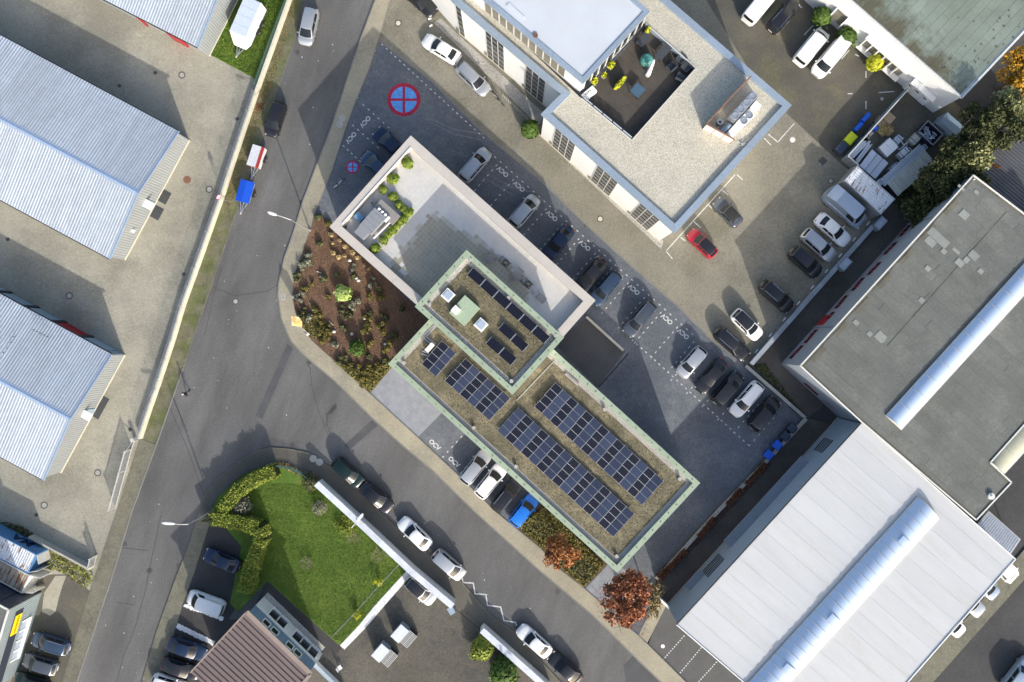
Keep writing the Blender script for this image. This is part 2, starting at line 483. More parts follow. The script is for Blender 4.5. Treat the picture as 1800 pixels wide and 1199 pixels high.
# inner street corner
in_kerb = [(250, 1199), (275, 1114), (310, 1016), (327, 974), (352, 899), (360, 870), (382, 842), (412, 817), (450, 793), (475, 787), (512, 790), (545, 797), (562, 810), (587, 824), (635, 862), (670, 903), (757, 979), (812, 1024), (860, 1079), (900, 1108), (960, 1172), (1000, 1215), (1150, 1370)]
in_out = [(282, 1199), (307, 1111), (322, 1061), (342, 1006), (369, 921), (372, 892), (386, 870), (424, 836), (452, 823), (480, 815), (525, 826), (556, 850), (600, 888), (720, 995), (796, 1065), (845, 1106), (950, 1203), (1090, 1340)]
in_kerb = [(205, 1330)] + in_kerb; in_out = [(240, 1330)] + in_out
cw = structure('corner_sidewalk', G().prism(WL(in_out + in_kerb[::-1]), -.3, .10), M['walkdark'])
g_ = G().prism(WL([(240, 1330), (282, 1199), (307, 1111), (322, 1061), (342, 1006), (369, 921), (352, 902), (327, 974), (310, 1016), (275, 1114), (250, 1199), (205, 1330)]), -.3, .105)
structure('pale_sidewalk', g_, M['curbwalk'])
sub('kerb', ribbon(WL(in_kerb), .12, -.1, .112), M['curbwalk'], road)
for c0 in ((602, 208), (597, 219), (551, 806), (562, 812)):  # pairs of pale stone discs set in the paving
    w = W(*c0); sub('paving_disc', G().cyl((w.x, w.y, .09), .43, .035, 16), M['concrete'], sw if c0[1] < 500 else cw)

# blue-grey parking court round the central building
blue_edge = [(667, 72), (757, 142), (847, 232), (947, 315), (1032, 397), (1117, 475), (1187, 535), (1250, 597), (1310, 642), (1416, 735)]
lot_left = [p for p in walk_out if p[1] >= 66]
pk = structure('parking_court', G().prism(WL(blue_edge + [(1350, 810), (1262, 897), (1152, 1019), (1160, 1062), (1150, 1100), (1137, 1131)] + lot_left[:27][::-1]), -.3, .05), M['blue'])
sub('court_edging', ribbon(WL(blue_edge), .14, 0, .062), M['kerb'], pk)
structure('mulch_bed', G().prism(WL([(557, 376), (545, 405), (532, 445), (522, 472), (516, 500), (515, 525), (520, 550), (532, 575), (548, 598), (580, 627), (640, 682), (651, 688), (702, 630), (760, 560), (720, 530), (620, 430), (594, 402), (575, 385)]), -.3, .13), M['mulch'])
structure('entrance_paving', G().prism(WL([(651, 691), (735, 768), (790, 712), (702, 630)]), -.3, .056), M['slab'])
structure('shrub_bed', G().prism(WL([(905, 925), (950, 963), (987, 1001), (1027, 1033), (1075, 985), (965, 870)]), -.3, .13), M['soil'])
structure('side_path', G().prism(WL([(1029, 1035), (1062, 1063), (1110, 1010), (1075, 985)]), -.3, .058), M['slab'])
structure('ramp', G().prism(WL([(975, 605), (1032, 558), (1099, 618), (1050, 682)]), -.3, .054), M['ramp'])
sub('drain_slot', ribbon(WL([(1104, 622), (1052, 681)]), .18, 0, .06), M['dark'], pk)

# markings of the court
def dashes(g, a, b, n, L=.26, w=.10, z=.05):
    a = W(*a); b = W(*b); t = (b - a).normalized()
    for i in range(n):
        c = a.lerp(b, i / max(1, n - 1)); p = c - t * L / 2; q = c + t * L / 2
        s = Vector((-t.y, t.x, 0)) * w / 2
        g.prism([(p - s).to_2d(), (q - s).to_2d(), (q + s).to_2d(), (p + s).to_2d()], z, z + .008)
g = G()
dashes(g, (660, 90), (629, 172), 9); dashes(g, (672, 79), (850, 242), 24)
dashes(g, (639, 185), (683, 224), 6); dashes(g, (621, 221), (664, 259), 6); dashes(g, (604, 257), (640, 290), 6)
t0 = Vector((884, 302)); st = Vector((28.85, 25.9))
for i in range(-1, 12):
    c = t0 + st * i + Vector((6, -8))
    for k in (-1, 0, 1):
        p = c + st * (k / 3.0); dashes(g, (p.x - .1, p.y - .1), (p.x, p.y), 1)
    s = t0 + st * (i + .5) + Vector((3, 2)); e = s + Vector((-45, 52))
    dashes(g, (s.x, s.y), (e.x, e.y), 7)
dashes(g, (1112, 598), (1315, 782), 27)
for i in range(6):
    s = Vector((1180, 668)) + Vector((27.5, 23)) * i; e = s + Vector((42, -48)); dashes(g, tuple(s), tuple(e), 6)
for i in range(5):
    s = Vector((812, 767)) + Vector((31, 27.5)) * i - Vector((33, -36)); e = s + Vector((40, -44)); dashes(g, tuple(s), tuple(e), 6)
sub('stall_dashes', g, M['mark'], pk, kind='stuff')

def lettering(name, txt, size, loc, ang, m, parent, rot=None, ext=.004):
    cu = bpy.data.curves.new(name, 'FONT'); cu.body = txt; cu.size = size; cu.align_x = 'CENTER'; cu.align_y = 'CENTER'; cu.extrude = ext
    cu.offset = .028 * size
    to = bpy.data.objects.new(name + '_curve', cu); COL.objects.link(to)
    bpy.context.view_layer.update()
    me = bpy.data.meshes.new_from_object(to.evaluated_get(bpy.context.evaluated_depsgraph_get()))
    bpy.data.objects.remove(to); me.name = name
    o = link(name, me, m, parent, loc)
    o.rotation_euler = rot if rot else (0, 0, ang)
    return o
def stall_text(p, ang):
    w = W(*p); lettering('stall_lettering', 'OCV', .72, (w.x, w.y, .058), ang, M['mark'], pk)
for i in range(12):
    if i in (2, 4): continue
    p = t0 + st * i; stall_text((p.x, p.y), math.radians(138.5))
stall_text((642, 214), math.radians(-131)); stall_text((617, 242), math.radians(-131))
stall_text((764, 782), math.radians(-41.5)); stall_text((798, 812), math.radians(-41.5))

def no_stopping(px, py, r):
    w = W(px, py); c = (w.x, w.y, .05)
    sub('no_stopping_ground', G().cyl(c, r * .80, .008, 40), M['signblue'], pk)
    g = G().ring((c[0], c[1], .058), r * .78, r, .004, 48)
    t = r * .075
    g.box((c[0], c[1], .0612), (r * 1.58, 2 * t, .004)); 
    g.box((c[0], c[1] + r * .43, .0612), (2 * t, r * .70, .004)); g.box((c[0], c[1] - r * .43, .0612), (2 * t, r * .70, .004))
    sub('no_stopping_cross', g, M['signred'], pk)
for pl in ([(748, 205), (800, 228), (850, 236)], [(752, 212), (798, 236), (846, 246)], [(790, 262), (840, 285)], [(845, 300), (905, 332), (935, 338)], [(850, 312), (905, 345)], [(900, 262), (945, 310), (985, 350)]):
    sub('tyre_mark', ribbon(WL(pl), .13, .05, .053), M['tyremark'], pk)
no_stopping(710, 175.5, 1.95); no_stopping(620, 294, .76)

# office lot and neighbours
lot = structure('office_lot', G().prism(WL([(690, -130), (667, 72)] + blue_edge[1:9] + [(1322, 638), (1535, 395), (1560, 350), (1480, 290), (1340, 160), (1160, -130)]), -.3, .04), M['lot'])
structure('delivery_lot', G().prism(WL([(1160, -130), (1340, 160), (1480, 290), (1500, 320), (1640, 290), (1700, 200), (1480, 0), (1380, -130)]), -.3, .034), M['lotdark'])
structure('alley', G().prism(WL([(1311, 644), (1322, 638), (1535, 395), (1560, 345), (1720, 290), (1740, 330), (1540, 640), (1420, 735), (1540, 760), (1230, 1110), (1140, 1134), (1160, 1062), (1152, 1019), (1416, 735)]), -.3, .026), M['alley'])
ap = structure('apron', G().prism(WL([(1139, 1133), (1170, 1066), (1230, 1080), (1420, 1250), (1420, 1330), (1340, 1330), (1206, 1199)]), -.3, .035), M['ramp'])
structure('gravel_triangle', G().prism(WL([(1122, 1117), (1137, 1131), (1170, 1066), (1158, 1045), (1150, 1060)]), -.3, .07), M['walk'])
g = G()
for a, b in (((1202, 1118), (1166, 1159)), ((1232, 1139), (1196, 1182)), ((1259, 1164), (1222, 1205))): dashes(g, a, b, 12, .17, .12, .035)
sub('bay_dashes', g, M['mark'], ap, kind='stuff')
g = G()
for pl in ([(1292, 307), (1172, 440)], [(1295, 307), (1305, 316)], [(1270, 335), (1280, 343)], [(1246, 361), (1256, 371)], [(1220, 390), (1232, 401)], [(1196, 417), (1205, 424)], [(1171, 442), (1182, 455)],
           [(1396, 217), (1367, 250), (1350, 236)], [(1343, 243), (1355, 255)]):
    ribbon(WL(pl), .10, .03, .05, g)
sub('bay_lines', g, M['mark'], lot, kind='stuff')
g = G()
for pl in ([(1522, 125), (1522, 137)], [(1544, 163), (1572, 161)], [(1522, 178), (1522, 192)], [(1490, 165), (1498, 165)], [(1413, 62), (1432, 42)], [(1365, 61), (1388, 36)], [(1479, 104), (1493, 88)], [(1503, 96), (1510, 99)], [(1452, 48), (1454, 51)], [(1405, 11), (1410, 14)]):
    ribbon(WL(pl), .11, .03, .046, g)
sub('bay_lines', g, M['mark'], lot, kind='stuff')
g = G()
for k in range(9):                                       # wheel stops along the lot wall
    p = Vector((1330, 617)) + Vector((24.5, -28)) * k; ribbon(WL([(p.x - 3, p.y + 3), (p.x + 2, p.y - 3)]), .14, .03, .12, g)
sub('wheel_stops', g, M['white'], lot, kind='stuff')
structure('pavement', G().prism(WL([(1830, 930), (1830, 985), (1640, 1199), (1560, 1290), (1500, 1290), (1590, 1199), (1700, 1085)]), -.3, .05), M['curbwalk'])

# garden block
structure('lawn', G().prism(WL([(369, 925), (372, 893), (386, 871), (424, 837), (452, 824), (480, 816), (525, 827), (556, 851), (600, 889), (719, 1000), (600, 1136), (586, 1126), (470, 1020), (420, 1075), (405, 1060), (425, 960), (395, 925)]), -.3, .14), M['lawn'])
structure('parking_pads', G().prism(WL([(369, 923), (410, 928), (450, 955), (430, 1045), (400, 1090), (420, 1090), (360, 1199), (300, 1330), (240, 1330), (282, 1199), (307, 1111), (322, 1061), (342, 1006)]), -.3, .09), M['pad'])
structure('garden_path', G().prism(WL([(470, 1020), (600, 1137), (590, 1155), (545, 1160), (450, 1060)]), -.3, .145), M['pad'])
structure('driveway', G().prism(WL([(720, 998), (796, 1066), (845, 1107), (950, 1204), (950, 1330), (540, 1330), (545, 1165), (590, 1153), (601, 1137)]), -.3, .08), M['cobble'])
structure('gravel_strip', G().prism(WL([(717, 1001), (725, 1008), (672, 1069), (640, 1106), (606, 1141), (598, 1134), (632, 1098), (660, 1063)]), -.3, .155), M['gravelw'])
g = G()
for a, b in (((311, 1100), (376, 1131)), ((324, 1064), (392, 1088))):
    pts = []
    for i in range(34):
        t = i / 33.0; pts.append((a[0] + (b[0] - a[0]) * t, a[1] + (b[1] - a[1]) * t))
    P = WL(pts, .1); wd = .30 if a[0] == 311 else .22
    L_ = offset_line(P, wd); R_ = offset_line(P, -wd); j = lambda p: (p[0] + random.uniform(-.07, .07), p[1] + random.uniform(-.07, .07))
    g.prism([j(p) for p in L_] + [j(p) for p in R_[::-1]], .05, .115)
single('gravel_line', g, M['gravelw'], '', '', (0, 0, 0), kind='stuff')
structure('grass_plot', G().prism(WL([(371, 97), (446, 137), (452, 152), (507, 0), (540, -90), (470, -90), (420, 0)]), -.3, .06), M['lawn'])

# manhole covers and drains: pieces of the paving they sit in
def manhole(px, py, r, rim, par, z, core='concrete'):
    w = W(px, py)
    sub('manhole_rim', G().ring((w.x, w.y, z - .02), r * .7, r, .028, 20), M[rim], par)
    sub('manhole_cover', G().cyl((w.x, w.y, z - .02), r * .69, .026, 20), M[core], par)
for p in ((320, 132), (368, 333), (122, 520), (172, 831), (78, 888)): manhole(p[0], p[1], .42, 'iron', yard, .03)
M['rust'] = mat('rusty_iron', (.17, .085, .055), var=.15, rough=.8)
manhole(329, 316, .46, 'rust', yard, .03, 'rust')
for p in ((414, 530),): manhole(p[0], p[1], .36, 'iron', road, 0)
manhole(263, 1003, .34, 'iron', road, 0, 'iron'); manhole(980, 1040, .32, 'iron', road, 0, 'iron')
for p in ((700, 41), (1055, 385)): manhole(p[0], p[1], .40, 'iron', lot, .04, 'conc_lt')
manhole(1393, 246, .34, 'conc_lt', lot, .04, 'white'); manhole(1460, 318, .36, 'iron', lot, .04); manhole(1165, 1136, .33, 'iron', ap, .035, 'white')
manhole(1550, 174, .3, 'iron', lot, .04)
def drain(px, py, par, z, s=.4, a=0.4):
    w = W(px, py); sub('drain_grate', G().box((w.x, w.y, z + .002), (s, s, .012), a), M['iron'], par)
for p in ((273, 128), (210, 151), (417, 209), (14, 421), (323, 482), (64, 905), (229, 755)): drain(p[0], p[1], yard, .03)
for p in ((530, 356), (314, 995), (219, 956), (543, 638), (514, 782), (523, 92), (654, 52)): drain(p[0], p[1], road, .004, .5)
w = W(498, 523); sub('drain_grate', G().box((w.x, w.y, .115), (.55, .75, .012), .1), M['concrete'], sw)
w = W(498, 523); sub('drain_grate', G().box((w.x, w.y, .124), (.12, .12, .01), .1), M['iron'], sw)
drain(760, 1125, lot, .04, .5, .75); drain(1446, 283, lot, .04, .8, .8); drain(1029, 396, pk, .05)
# ---------------------------------------------------------------- hangars
M['roofmetal'] = mat('roof_sheet_metal', (.465, .515, .575), rough=.42, metal=.30, var=.10, scale=.5, fine=.06, fscale=1.5, tint=.07, stretch=(.4, 2.6, math.radians(61)))
M['wallmetal'] = mat('wall_sheet_metal', (.265, .285, .295), rough=.5, metal=.1, var=.05, fine=.05)
M['ridge'] = mat('ridge_cap_metal', (.30, .40, .56), rough=.4, metal=.3, var=.05, tint=.04)
M['cladblue'] = mat('blue_grey_panels', (.22, .30, .37), rough=.5, var=.06, tint=.05)
M['reddoor'] = mat('red_door', (.30, .022, .03), rough=.5, var=.05)
M['mat'] = mat('rubber_mat', (.06, .063, .066), rough=.9, fine=.3, fscale=20)

def rib_sheet(p0, p1, q0, q1, pitch, h, up):
    """ribbed metal sheet; p0->p1 along which the ribs repeat, p->q the rib direction"""
    p0, p1, q0, q1 = map(Vector, (p0, p1, q0, q1)); L = (p1 - p0).length; n = max(1, int(L / pitch)); vs = []; up = Vector(up)
    for i in range(n):
        for f, hh in ((0, 0), (.30, 0), (.42, 1), (.88, 1)):
            t = (i + f) / n
            for a, b in ((p0, p1), (q0, q1)): vs.append(a.lerp(b, t) + up * (h * hh))
    for a, b in ((p0, p1), (q0, q1)): vs.append(b)
    m = len(vs) // 2
    g = G(); g.add(vs, [(2 * i, 2 * i + 2, 2 * i + 3, 2 * i + 1) for i in range(m - 1)])
    return g

def hangar(label, ne, se, ze, zr, length, door_px=(), mats=(), panels=False):
    E = W(ne[0], ne[1], ze); S = W(se[0], se[1], ze)
    wv = (S - E); wd = wv.length; v = wv.normalized(); u = Vector((v.y, -v.x, 0))
    if u.x > 0: u = -u                                   # u runs away to the upper west
    R = (E + S) / 2; R.z = zr
    base = Vector(((E.x + S.x) / 2, (E.y + S.y) / 2, 0))
    t = Thing('hangar', label, 'hangar', base)
    up = Vector((0, 0, 1)); rows = 3
    oh = -u * .18                                          # small overhang at the gable
    # roof sheets in bays so that single panels can be told apart
    bay = 4.65; nb = int(length / bay)
    for i in range(nb):
        a, b = u * (i * bay) + (oh if i == 0 else Vector()), u * ((i + 1) * bay)
        e0 = -v * .2 + Vector((0, 0, -.04)); 
        g = rib_sheet(R + a, R + b, E + a + e0, E + b + e0, .31, .075, up)
        t.part('roof_sheet', g, M['roofmetal'])
        g = rib_sheet(S + a - e0 * 1 + Vector((0, 0, -.08)), S + b - e0 + Vector((0, 0, -.08)), R + a, R + b, .31, .075, up)
        t.part('roof_sheet', g, M['roofmetal'])
    for i in range(int(length / 2.45)):
        a = u * (i * 2.45 + .015) + (oh if i == 0 else Vector()); b = u * ((i + 1) * 2.45 - .015)
        g = G()
        for s in (-1, 1):
            o = v * (s * .36)
            vs = [R + a + Vector((0, 0, .10)), R + b + Vector((0, 0, .10)), R + b + o + Vector((0, 0, -.015)), R + a + o + Vector((0, 0, -.015))]
            g.add(vs, [(0, 1, 2, 3) if s > 0 else (3, 2, 1, 0)])
        t.part('ridge_cap', g, M['ridge'])
    # side walls and gable
    far = u * (nb * bay)
    g = G()
    for c in (E, S):
        o = v * (.02 if c is E else -.02)
        a = c + o; b = c + far + o
        g.add([(a.x, a.y, -.2), (b.x, b.y, -.2), (b.x, b.y, ze - .03), (a.x, a.y, ze - .03)], [(0, 1, 2, 3)])
    t.part('side_wall', g, M['wallmetal'] if not panels else M['cladblue'])
    n = int(wd / .30); vs = []; fs = []
    for i in range(n + 1):
        for f, h in (((0, 0), (.35, 0), (.5, 1), (.85, 1)) if i < n else ((0, 0),)):
            s = min(1.0, (i + f) / n); p = E + v * (wd * s) - u * (.035 * h - .02)
            top = ze + (zr - ze) * (1 - abs(2 * s - 1)) - .06
            vs += [(p.x, p.y, .05), (p.x, p.y, top)]
    g = G().add(vs, [(2 * i, 2 * i + 1, 2 * i + 3, 2 * i + 2) for i in range(len(vs) // 2 - 1)])
    t.part('gable_wall', g, M['wallmetal'])
    g = G(); wall_box(g, E - u * .02, S - u * .02, -u, .03, .16, 0, .10); t.part('plinth', g, M['conc_lt'])
    g = G(); tp = E - u * .22 - v * .22; tr = R - u * .22 + up * .05; ts = S - u * .22 + v * .22
    g.bar(tp + up * 0, tr, .16, .12); g.bar(tr, ts, .16, .12); t.part('verge_trim', g, M['ridge'])
    g = G()
    for c, s in ((E, -1), (S, 1)):
        a = c + v * (.26 * s) - up * .12; g.bar(a + oh, a + far, .12, .10)
    t.part('gutter', g, M['dark'])
    return t, E, S, R, u, v

t, E, S, R, u, v = hangar('long hangar with ribbed white metal roof and white door canopy at its grey gable', (310, 232), (192, 451), 3.6, 5.0, 33)
def canopy(t, E, v, u, s, roof):
    p = E + v * s
    g = G(); c = p - u * .55 + Vector((0, 0, 2.45)); g.prism([(c + v * .45 + u * .55).to_2d(), (c - v * .45 + u * .55).to_2d(), (c - v * .45 - u * .55).to_2d(), (c + v * .45 - u * .55).to_2d()], 2.4, 2.5, True)
    t.part('door_canopy', g, M['white'])
    g = G(); wall_box(g, p + v * .45, p - v * .45, -u, .05, 2.1, .02, .07); d = t.part('door', g, M['cladblue'])
    g = G().cyl(tuple(p + v * .3 - u * .1 + Vector((0, 0, 1.0))), .03, .1, 6); t.part('handle', g, M['steel'], d)
canopy(t, E, v, u, 8.8, 0)
g = G(); p = on_wall(232, 405, tuple(E[:2]), -u); g.box((p - u * .12), (.34, .34, .3), math.atan2(u.y, u.x)); t.part('floodlight', g, M['white'])
for a in ((276, 374, 1.5, 1.1), (289, 346, 1.5, 1.1)):
    w = W(a[0], a[1], .03); single('door_mat', G().box((w.x, w.y, .04), (a[2], a[3], .03), math.atan2(v.y, v.x)), M['mat'], 'dark rubber mat on the yard %s the white canopy of the long hangar' % ('just below' if a[0] == 276 else 'just above'), 'mat', (w.x, w.y, .03))

t, E, S, R, u, v = hangar('hangar with blue grey panel side, red roller door and a ventilator on its gable', (192, 624), (75, 840), 3.6, 5.0, 24, panels=True)
canopy(t, E, v, u, 7.6, 0)
w = W(176, 716, .03); single('door_mat', G().box((w.x, w.y, .04), (2.7, 1.0, .03), math.atan2(v.y, v.x)), M['mat'], 'long dark rubber mat before the door of the lower hangar', 'mat', (w.x, w.y, .03))
for k in range(6):                                        # panels and posts of the long side
    a = E + u * (k * 3.6 + 1.0); b = a + u * 3.0
    g = G(); wall_box(g, a, b, -v, .1, 3.3, .0, .05)
    if k == 1:
        d = t.part('roller_door', g, M['reddoor'])
        for z in (.6, 1.2, 1.8, 2.4):
            g = G(); wall_box(g, a, b, -v, z, z + .04, .05, .08); t.part('door_rib', g, M['reddoor'], d)
    else: t.part('wall_panel', g, M['cladblue'])
    g = G(); wall_box(g, b + u * .1, b + u * .5, -v, 0, 3.5, .0, .16); t.part('post', g, M['dark'])
g = G()
for k in range(26):
    c = R.lerp(S, .35) + u * (1.6 + .0 * k); 
for px, py in ((60, 580), (66, 583), (72, 586), (78, 589), (84, 592), (25, 592), (20, 602), (14, 612), (8, 620), (4, 628)):
    w = W(px, py, 4.4); g.cyl((w.x, w.y, 4.3), .05, .35, 6)
t.part('roof_bolts', g, M['dark'], kind='stuff')

t, E, S, R, u, v = hangar('hangar by the grass plot, two red doors along its lower side', (458, -140), (346, 79), 3.6, 5.0, 24)
for a, b in (((226, 15), (233, 20)), ((283, 46), (312, 62))):
    pa = on_wall(a[0], a[1], tuple(S[:2]), v); pb = on_wall(b[0], b[1], tuple(S[:2]), v)
    g = G(); wall_box(g, pb, pa, v, .1, 2.6, .02, .22); t.part('red_door', g, M['reddoor'])

# ---------------------------------------------------------------- central office with roof terrace
M['beige'] = mat('beige_render', (.47, .44, .40), var=.04, fine=.05)
M['coping'] = mat('beige_coping', (.47, .435, .395), var=.05, fine=.04, rough=.55, tint=.02)
M['greencop'] = mat('green_coping', (.30, .365, .265), rough=.5, var=.05, fine=.05, tint=.04)
M['greenlid'] = mat('green_hatch', (.315, .395, .28), rough=.5, var=.03)
M['sedum'] = mat('sedum_roof', (.158, .140, .088), var=.28, scale=.5, fine=.3, fscale=9, bump=.6, bscale=20, col2=(.20, .17, .105), c2=(.46, .6), c2scale=.5)
M['pebble'] = mat('pebble_strip', (.37, .355, .32), var=.2, fine=.7, fscale=11, bump=1, bscale=25)
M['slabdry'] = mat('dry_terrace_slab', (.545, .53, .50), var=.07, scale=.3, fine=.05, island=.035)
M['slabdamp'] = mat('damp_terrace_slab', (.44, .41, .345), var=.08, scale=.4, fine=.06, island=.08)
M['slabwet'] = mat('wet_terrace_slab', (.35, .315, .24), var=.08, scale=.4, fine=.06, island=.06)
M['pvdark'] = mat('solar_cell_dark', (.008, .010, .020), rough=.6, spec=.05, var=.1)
M['pvlit'] = mat('solar_cell_lit_tilt', (.052, .064, .105), rough=.4, spec=.25, var=.12, tint=.22)  # same cells on the opposite tilt, their brighter light put into the colour
M['pvframe'] = mat('solar_frame', (.40, .42, .45), rough=.5, metal=.4)
M['glass'] = mat('dark_glass', (.02, .024, .028), rough=.12, spec=.3, var=0, fine=0)
M['skyglass'] = mat('skylight_glass', (.34, .40, .48), rough=.15, spec=.5, var=.1, fine=0)
M['stucco'] = mat('white_render', (.67, .67, .655), var=.04, fine=.03)

ZT, ZM, ZL = 7.0, 9.7, 7.2
T_N, T_W, T_E = W(722, 238, ZT), W(579, 399, ZT), W(1047, 528, ZT)
T_S = T_W + (T_E - T_N)
terr = [T_N.to_2d(), T_W.to_2d(), T_S.to_2d(), T_E.to_2d()]
m_N, m_W = W(820, 439, ZM), W(729, 539, ZM); m_S, m_E = W(901, 694, ZM), W(992, 593, ZM)
mid = [m_N.to_2d(), m_W.to_2d(), m_S.to_2d(), m_E.to_2d()]
l_W, l_S, l_E = W(682, 640, ZL), W(1085, 1007, ZL), W(1231, 849, ZL); l_N = l_W + (l_E - l_S)
low = [l_N.to_2d(), l_W.to_2d(), l_S.to_2d(), l_E.to_2d()]
U = (T_E - T_N).normalized(); V = (T_W - T_N).normalized()          # along the long side / towards the street
off = Thing('office_building', 'central office with roof terrace, green edged sedum roofs and solar panels', 'office', (T_N.x, T_N.y, 0))

def edge_pieces(t, poly, zt, width, h, piece, m, name='coping', skip=()):
    """coping stones round a roof"""
    pl = [Vector(p) for p in poly]
    if area2([tuple(p) for p in pl]) < 0: pl = pl[::-1]
    inn = [Vector(p) for p in inset([tuple(p) for p in pl], width)]
    n = len(pl)
    for i in range(n):
        if i in skip: continue
        a, b, c, d2 = pl[i], pl[(i + 1) % n], inn[(i + 1) % n], inn[i]
        L = (b - a).length; k = max(1, round(L / piece))
        for j in range(k):
            s0, s1 = j / k + .006 / L, (j + 1) / k - .006 / L
            q = [a.lerp(b, s0), a.lerp(b, s1), d2.lerp(c, s1), d2.lerp(c, s0)]
            t.part(name, G().prism([tuple(x) for x in q], zt - h, zt), m)
    return [tuple(p) for p in inn]

def wall_ring(t, poly, th, z0, z1, m, name='parapet', outer_in=.04):
    o = inset([tuple(p) for p in poly], outer_in); i = inset([tuple(p) for p in poly], th)
    g = G(); n = len(o)
    for k in range(n):
        g.prism([o[k], o[(k + 1) % n], i[(k + 1) % n], i[k]], z0, z1)
    return t.part(name, g, m)

# terrace wing
t_in = edge_pieces(off, terr, ZT, .95, .10, 3.1, M['coping'])
wall_ring(off, terr, .92, -.2, ZT - .10, M['beige'], 'outer_wall')
floor_z = 6.05
off.part('terrace_deck', G().prism(inset(terr, .93), 5.6, floor_z - .012), M['slabdry'])
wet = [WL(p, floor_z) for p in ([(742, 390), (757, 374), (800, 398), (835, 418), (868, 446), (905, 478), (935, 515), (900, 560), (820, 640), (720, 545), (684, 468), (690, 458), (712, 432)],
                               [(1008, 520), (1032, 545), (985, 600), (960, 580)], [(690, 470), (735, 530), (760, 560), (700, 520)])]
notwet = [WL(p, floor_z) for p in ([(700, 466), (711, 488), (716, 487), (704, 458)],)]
g = G(); SL = .455; o = Vector(T_N.to_2d()); u2 = U.to_2d(); v2 = V.to_2d(); inner = inset(terr, .95); mid_in = inset(mid, .2)
midsafe = [tuple(p) for p in mid_in]
for i in range(2, 54):
    for j in range(2, 32):
        c = o + u2 * ((i + .5) * SL) + v2 * ((j + .5) * SL)
        if not inside(tuple(c), inner) or inside(tuple(c), midsafe): continue
        h = SL / 2 - .014
        q = clip([tuple(c + u2 * a + v2 * b) for a, b in ((-h, -h), (h, -h), (h, h), (-h, h))], inner)
        if not q: continue
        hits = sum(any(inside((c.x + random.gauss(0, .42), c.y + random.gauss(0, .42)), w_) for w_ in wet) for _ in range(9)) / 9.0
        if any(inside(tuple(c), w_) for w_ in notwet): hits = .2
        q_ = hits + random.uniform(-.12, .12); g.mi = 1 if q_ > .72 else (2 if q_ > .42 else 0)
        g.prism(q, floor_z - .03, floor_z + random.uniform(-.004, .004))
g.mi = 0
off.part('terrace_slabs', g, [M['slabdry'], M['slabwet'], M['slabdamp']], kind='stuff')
p = W(722, 262, floor_z); q = W(602, 393, floor_z)

# green edged roofs: middle block above, long wing below
def green_roof(poly, zt, name, walls_from):
    wall_ring(off, poly, .55, walls_from, zt - .12, M['beige'] if walls_from < 1 else M['stucco'], 'outer_wall', .12)
    inn = edge_pieces(off, poly, zt, .58, .12, 1.15, M['greencop'])
    g = G(); n = len(poly)
    pl = inset(poly, .30); k = 0
    for i in range(n):                                     # studs of the lightning wire along the coping
        a, b = Vector(pl[i]), Vector(pl[(i + 1) % n]); m_ = int((b - a).length / 1.15)
        for j in range(m_):
            c = a.lerp(b, (j + .5) / m_); g.cyl((c.x, c.y, zt), .05, .06, 6)
    off.part('coping_studs', g, M['dark'], kind='stuff')
    ins = inset(poly, .56); p1 = inset(poly, 1.05)
    off.part('pebble_border', G().prism(ins, zt - .6, zt - .38), M['pebble'])
    off.part('sedum_bed', G().prism(p1, zt - .5, zt - .36), M['sedum'])
    return inn
green_roof(mid, ZM, 'middle', 5.0)
green_roof(low, ZL, 'long', -.2)
zs, zl = ZM - .36, ZL - .36
# tufts on the sedum
def leaf_mesh(name, cen, size, nleaf_dir=None, seed=0, up=.5, aspect=1.6):
    """small separate leaf faces at the given centres (numpy)"""
    r = np.random.default_rng(seed); n = len(cen)
    nrm = r.normal(size=(n, 3)); nrm[:, 2] = np.abs(nrm[:, 2]) + up; nrm /= np.linalg.norm(nrm, axis=1)[:, None]
    a = np.cross(nrm, r.normal(size=(n, 3))); a /= np.linalg.norm(a, axis=1)[:, None]
    b = np.cross(nrm, a)
    s = (np.asarray(size) * r.uniform(.6, 1.35, n))[:, None]
    v = np.stack([cen - a * s * aspect / 2, cen + b * s * .5, cen + a * s * aspect / 2, cen - b * s * .5], 1).reshape(-1, 3)
    me = bpy.data.meshes.new(name)
    me.vertices.add(4 * n); me.vertices.foreach_set('co', v.astype(np.float32).ravel())
    me.loops.add(4 * n); me.loops.foreach_set('vertex_index', np.arange(4 * n, dtype=np.int32))
    me.polygons.add(n); me.polygons.foreach_set('loop_start', np.arange(0, 4 * n, 4, dtype=np.int32))
    try: me.polygons.foreach_set('loop_total', np.full(n, 4, dtype=np.int32))
    except Exception: pass
    me.update(); me.validate()
    return me
M['sedumleaf'] = mat('sedum_leaf', (.12, .11, .06), var=.1, hue2=(.215, .175, .105), rough=.9)
def scatter_poly(poly, n, r):
    P = np.array([(p[0], p[1]) for p in poly]); lo, hi = P.min(0), P.max(0); out = []
    while len(out) < n:
        c = r.uniform(lo, hi, (n, 2)); out += [tuple(p) for p in c if inside(p, poly)]
    return np.array(out[:n])
for poly, z, n in ((mid, zs, 7000), (low, zl, 14000)):
    xy = scatter_poly(inset(poly, 1.1), n, rng)
    cen = np.column_stack([xy, np.full(n, z + .03)]) - np.array(off.b)
    off.part('sedum_tufts', leaf_mesh('sedum_tufts', cen, .075, seed=3, up=1.6), M['sedumleaf'], local=True, kind='stuff')

